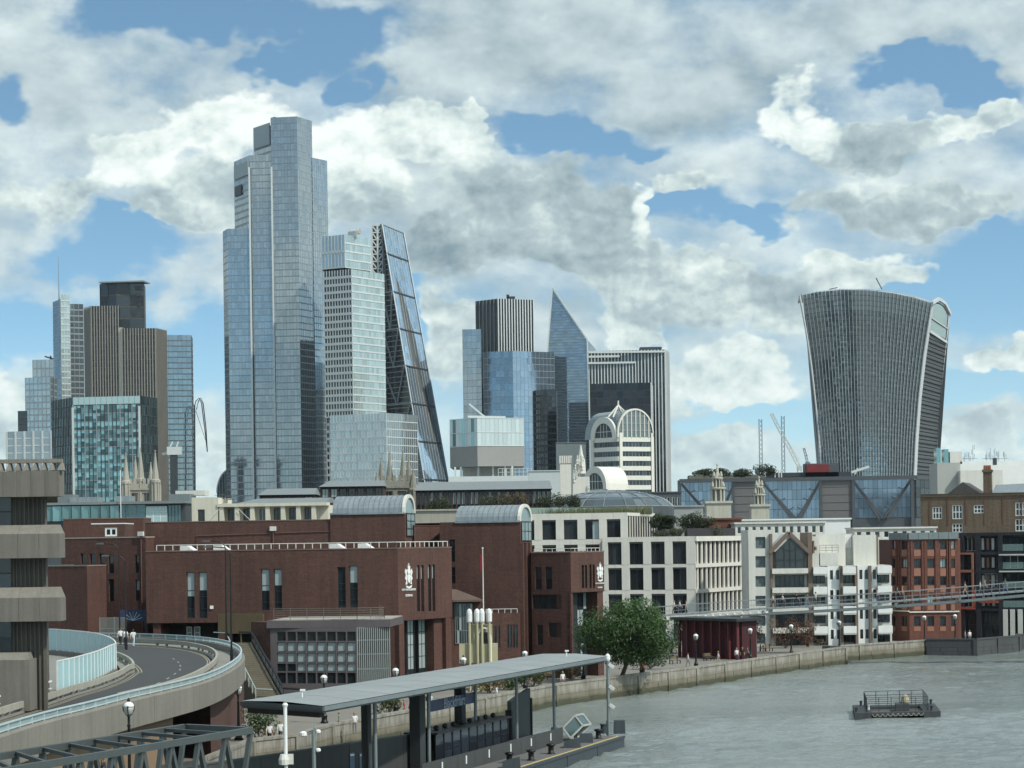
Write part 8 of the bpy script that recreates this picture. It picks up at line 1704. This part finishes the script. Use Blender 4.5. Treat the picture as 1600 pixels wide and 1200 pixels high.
# ------------------------------------------------------------------ people
def body_mesh(name, joints, bones, root):
    """one continuous skin over a posed skeleton"""
    me = bpy.data.meshes.new(name); names = list(joints); me.from_pydata([joints[k][0] for k in names], [(names.index(a), names.index(b)) for a, b in bones], [])
    o = bpy.data.objects.new('tmp', me); COL.objects.link(o); md = o.modifiers.new('s', 'SKIN')
    for i, k in enumerate(names): r = joints[k][1]; me.skin_vertices[0].data[i].radius = r if isinstance(r, tuple) else (r, r); me.skin_vertices[0].data[i].use_root = (k == root)
    md.use_smooth_shade = True; sb = o.modifiers.new('d', 'SUBSURF'); sb.levels = 1; sb.render_levels = 1
    bpy.context.view_layer.update(); out = bpy.data.meshes.new_from_object(o.evaluated_get(bpy.context.evaluated_depsgraph_get())); COL.objects.unlink(o); bpy.data.objects.remove(o)
    out.name = name; out.materials.clear(); return out
def pose(st, arm):
    """st: stride, arm: swing; standing height 1.72"""
    J = {'pelvis': ((0, 0, .95), (.15, .11)), 'waist': ((0, 0, 1.10), (.14, .10)), 'chest': ((0, .02, 1.30), (.17, .115)), 'neckb': ((0, .02, 1.44), (.075, .07)), 'neck': ((0, .0, 1.51), (.055, .055)), 'head': ((0, -.02, 1.60), (.085, .10)), 'crown': ((0, 0, 1.68), (.07, .08))}
    Bn = [('pelvis', 'waist'), ('waist', 'chest'), ('chest', 'neckb'), ('neckb', 'neck'), ('neck', 'head'), ('head', 'crown')]
    for s, n in ((1, 'l'), (-1, 'r')):
        w = st*s; aw = -arm*s
        J.update({n+'hip': ((s*.09, 0, .88), (.09, .09)), n+'knee': ((s*.10, -w*.22-.02, .48), (.062, .066)), n+'ankle': ((s*.10, -w*.30+.05*abs(st), .09), (.043, .045)), n+'toe': ((s*.115, -w*.30-.15, .035), (.04, .03)),
                  n+'sho': ((s*.185, .01, 1.39), (.062, .065)), n+'elb': ((s*.235, -aw*.12+.03, 1.11), (.045, .045)), n+'wri': ((s*.235, -aw*.30-.05, .88), (.032, .034)), n+'palm': ((s*.23, -aw*.33-.07, .80), (.036, .022)),
                  n+'fi': ((s*.225, -aw*.35-.09, .72), (.012, .01)), n+'fm': ((s*.23, -aw*.33-.075, .71), (.012, .01)), n+'fr': ((s*.23, -aw*.33-.055, .715), (.011, .01)), n+'fp': ((s*.23, -aw*.32-.04, .73), (.010, .009)), n+'th': ((s*.20, -aw*.34-.10, .785), (.013, .012))})
        Bn += [('pelvis', n+'hip'), (n+'hip', n+'knee'), (n+'knee', n+'ankle'), (n+'ankle', n+'toe'), ('chest', n+'sho'), (n+'sho', n+'elb'), (n+'elb', n+'wri'), (n+'wri', n+'palm'), (n+'palm', n+'fi'), (n+'palm', n+'fm'), (n+'palm', n+'fr'), (n+'palm', n+'fp'), (n+'palm', n+'th')]
    return J, Bn
BODY = []
for st, ar in ((0.0, .12), (.9, .8), (.55, -.2)):
    J, Bn = pose(st, ar); me = body_mesh('body', J, Bn, 'pelvis')
    for k in range(4): me.materials.append(None)
    vs = me.vertices
    for p_ in me.polygons:
        c = p_.center; ax = abs(c.x)
        p_.material_index = 0 if c.z > 1.46 else (3 if c.z < .075 else (2 if c.z < .93 and ax < .2 else (1 if c.z > 1.12 or ax < .19 else 0)))
        p_.use_smooth = True
    me.attributes.new('tone', 'FLOAT', 'FACE'); BODY.append(me)
hb = MB(); hb.lathe([(.10, 0), (.112, .05), (.105, .12), (.06, .17), (.02, .18)], (0, .012, 1.575), 10); HAIR = hb.mesh('hair', mat('hair_dark', (.03, .022, .016), .7))
fb2 = MB(); fb2.hexa([(-.012,-.125,1.57),(.012,-.125,1.57),(.016,-.09,1.57),(-.016,-.09,1.57),(-.006,-.108,1.61),(.006,-.108,1.61),(.01,-.09,1.61),(-.01,-.09,1.61)]); FACE = fb2.mesh('nose', skin_m)
eb = MB(); [eb.box(s*.032-.012, s*.032+.012, -.118, -.10, 1.606, 1.618) for s in (1, -1)]; eb.box(-.022, .022, -.116, -.10, 1.535, 1.545); EYES = eb.mesh('eyes_and_mouth', mat('face_dark', (.06, .03, .025), .6))
cloth = {k: mat('cloth_'+k, v, .85, var=.12, scale=3) for k, v in dict(white=(.70, .71, .70), navy=(.03, .04, .08), black=(.015, .015, .018), grey=(.18, .18, .19), blue=(.10, .17, .30), red=(.28, .04, .04), beige=(.38, .31, .22), green=(.16, .24, .18), pink=(.5, .32, .33), pale=(.45, .55, .62)).items()}
hairs = [mat('hair_dark', (.03, .022, .016), .7), mat('hair_brown', (.10, .06, .03), .7), mat('hair_fair', (.28, .20, .10), .7)]
def person(p, rz, ps, top, bot, label, group, h=1.0):
    t = thing('person', label, 'person', tuple(p), rz, group)
    b = bpy.data.objects.new('body', BODY[ps]); COL.objects.link(b); b.parent = t; TM[b.name] = TM[t.name]
    for i, m in enumerate((skin_m, cloth[top], cloth[bot], black_m)): b.material_slots[i].link = 'OBJECT'; b.material_slots[i].material = m
    for me in (HAIR, FACE, EYES):
        q = bpy.data.objects.new(me.name, me); COL.objects.link(q); q.parent = t
        if me is HAIR: q.material_slots[0].link = 'OBJECT'; q.material_slots[0].material = R.choice(hairs)
    t.scale = (h, h, h)
PI = math.pi
def BZ(x):                              # spot on the footbridge deck below photo column x
    best = min(range(0, 900), key=lambda k: abs(800+BRP(k/100).x/BRP(k/100).y*FPX-x)); return BRP(best/100, .35)
gB, gP, gR, gL = 'people on the footbridge', 'people on the promenade', 'people on the raised road', 'people on the pier approach'
for x, rz, ps, a, b, lab in ((1047, PI/2, 1, 'white', 'black', 'walker in white top and black trousers, leftmost of three at the bridge end'), (1056, PI/2, 1, 'white', 'navy', 'walker in white top, middle of three at the bridge end'), (1066, -PI/2, 2, 'pink', 'grey', 'walker in pale pink top, rightmost of three at the bridge end'), (1202, PI/2, 1, 'white', 'black', 'walker in white top before the square windows of the flats'), (1217, -PI/2, 1, 'white', 'black', 'striding walker in white before the gabled bay'), (1239, PI/2, 1, 'black', 'navy', 'walker dressed in black before the gabled bay'), (1256, -PI/2, 2, 'grey', 'blue', 'walker in grey before the right edge of the gabled bay'), (1269, PI/2, 0, 'white', 'grey', 'person in white before the brown stripe right of the gable'), (1366, PI/2, 2, 'pink', 'navy', 'walker in pink before the last white balconies'), (1397, PI/2, 1, 'grey', 'black', 'walker in grey at the left end of the red brick block'), (1405, PI/2, 2, 'beige', 'navy', 'walker in beige at the left end of the red brick block'), (1503, -PI/2, 1, 'pink', 'beige', 'walker in pink before the joint of red and black blocks'), (1527, PI/2, 2, 'pale', 'grey', 'walker in pale blue, left of a pair before the black flats'), (1534, PI/2, 1, 'beige', 'navy', 'walker in beige, right of a pair before the black flats'), (1566, -PI/2, 1, 'green', 'blue', 'walker in light green before the black flats at right')): person(BZ(x), rz, ps, a, b, lab, gB, 1.03)
def PG(x, yh, z=ZG): return onz(x, yh, z+1.68)-Vector((0, 0, 1.68))
for x, y, rz, ps, a, b, lab in ((421, 1130, 0, 1, 'white', 'black', 'walker in white shirt, left of a pair below the canopy end'), (438, 1127, 0, 1, 'white', 'navy', 'walker in white shirt, right of a pair below the canopy end'), (530, 1113, PI/2, 0, 'green', 'beige', 'person in pale green top behind the wall between the pier posts'), (554, 1114, 0, 0, 'white', 'grey', 'person in white whose head shows above the wall'), (631, 1093, PI/2, 2, 'red', 'navy', 'person in red, left of a pair by the dark pier column'), (640, 1089, PI/2, 2, 'white', 'red', 'person in white top, right of a pair by the dark pier column'), (672, 1084, 0, 0, 'pale', 'navy', 'person in pale blue shirt above the name board'), (733, 1079, 0, 2, 'blue', 'navy', 'person in blue above the right end of the name board'), (776, 1071, PI/2, 0, 'white', 'black', 'person in white among the ochre planting'), (879, 1050, 0, 0, 'white', 'grey', 'person in white by the tall ochre grasses'), (1005, 1033, PI, 2, 'red', 'black', 'person in red under the riverside tree'), (1075, 1021, PI/2, 1, 'white', 'grey', 'walker in white before the left end of the maroon pavilion'), (1122, 1018, -PI/2, 1, 'white', 'beige', 'walker in white before the middle of the maroon pavilion'), (1151, 1013, 0, 0, 'white', 'navy', 'person in white at the right end of the maroon pavilion'), (1160, 1012, 0, 2, 'black', 'black', 'person in black right of the maroon pavilion'), (1168, 1011, PI/2, 1, 'grey', 'black', 'person in grey near the lamp by the white columns'), (1508, 985, PI/2, 0, 'pink', 'grey', 'person in pink on the dark embankment, left of a pair'), (1515, 985, 0, 0, 'white', 'blue', 'person in white on the dark embankment, right of a pair')): person(PG(x, y), rz, ps, a, b, lab, gP)
for x, y, rz, ps, a, b, lab in ((188, 982, 0, 1, 'white', 'black', 'person in white on the raised road, leftmost of three'), (196, 983, .5, 2, 'white', 'navy', 'person in white on the raised road, middle of three'), (208, 984, PI, 1, 'white', 'pale', 'person in white on the raised road, rightmost of three')): p = PG(x, y, ZR+.12); person(p, rz, ps, a, b, lab, gR)
for x, y, ps, a, b, lab in ((163, 1184, 0, 'navy', 'black', 'person in navy seen under the truss gangway'), (180, 1186, 1, 'black', 'grey', 'person in black seen under the truss gangway'), (190, 1178, 2, 'white', 'black', 'person in white seen under the truss gangway'), (105, 1194, 0, 'red', 'black', 'person in dark red at the left under the truss gangway')): p = at(x, y, 132); person(Vector((p.x, p.y, p.z-1.68)) if p.z-1.68 > ZG else Vector((p.x, p.y, ZG)), PI/2, ps, a, b, lab, gL)

# ------------------------------------------------------------------ benches and bollards on the promenade
def make_bench():
    t = thing('bench', 'x', 'bench', (0, 0, 0))
    for k in range(4): m_ = MB(); m_.box(-.9, .9, -.25+.13*k, -.15+.13*k, .42, .46); m_.build('seat_slat', timber, t)
    for k in range(3): m_ = MB(); m_.hexa([(-.9,.27+.03*k,.55+.14*k),(.9,.27+.03*k,.55+.14*k),(.9,.31+.03*k,.55+.14*k),(-.9,.31+.03*k,.55+.14*k),(-.9,.29+.03*k,.65+.14*k),(.9,.29+.03*k,.65+.14*k),(.9,.33+.03*k,.65+.14*k),(-.9,.33+.03*k,.65+.14*k)]); m_.build('back_slat', timber, t)
    for x in (-.75, .75): m_ = MB(); m_.box(x-.04, x+.04, -.24, -.16, 0, .42); m_.box(x-.04, x+.04, .24, .32, 0, .95); m_.box(x-.04, x+.04, -.16, .24, .36, .42); m_.build('leg', black_m, t)
    return t
pb = make_bench()
for k, (x, y, lab) in enumerate(((655, 1092, 'timber bench by the wall behind the name board'), (860, 1058, 'timber bench near the ochre grasses'), (1055, 1035, 'timber bench right of the riverside tree'), (1108, 1030, 'timber bench before the middle of the maroon pavilion'), (1200, 1016, 'timber bench left of the russet shrubs'), (1285, 1007, 'timber bench right of the russet shrubs'))):
    o = pb if k == 0 else copy_tree(pb); p = onz(x, y-4, ZG+.5); o.location = (p.x, p.y, ZG); o.rotation_euler = (0, 0, rad(48)); o['label'] = lab; o['group'] = 'benches on the promenade'
m_ = MB(); m_.lathe([(.13, 0), (.13, .1), (.09, .15), (.08, .8), (.12, .85), (.1, .95), (.03, 1.0)], (0, 0, 0), 10); pbol = m_.build('bollard', black_m, None, True)
for k, x in enumerate((1152, 1159, 1166, 1180, 1188, 1196)):
    o = pbol if k == 0 else pbol.copy()
    if k: COL.objects.link(o)
    p = onz(x, 1020-k*.6, ZG); o.location = (p.x, p.y, ZG); tag(o, ('first','second','third','fourth','fifth','sixth')[k]+' black iron bollard from the maroon pavilion towards the white flats', 'bollard', 'iron bollards by the footbridge end')

# ------------------------------------------------------------------ thin summer haze over the whole city
m = bpy.data.materials.new('haze_air'); m.use_nodes = True; nt = m.node_tree; nt.nodes.clear(); ou = nt.nodes.new('ShaderNodeOutputMaterial'); pv_ = nt.nodes.new('ShaderNodeVolumePrincipled')
pv_.inputs['Color'].default_value = (.82, .92, 1, 1); pv_.inputs['Density'].default_value = HAZE; pv_.inputs['Anisotropy'].default_value = .2; nt.links.new(pv_.outputs[0], ou.inputs['Volume'])
mb = MB(); mb.box(-5200, 6200, -300, 6200, -1.5, 330); o = mb.build('haze', m); o['kind'] = 'stuff'
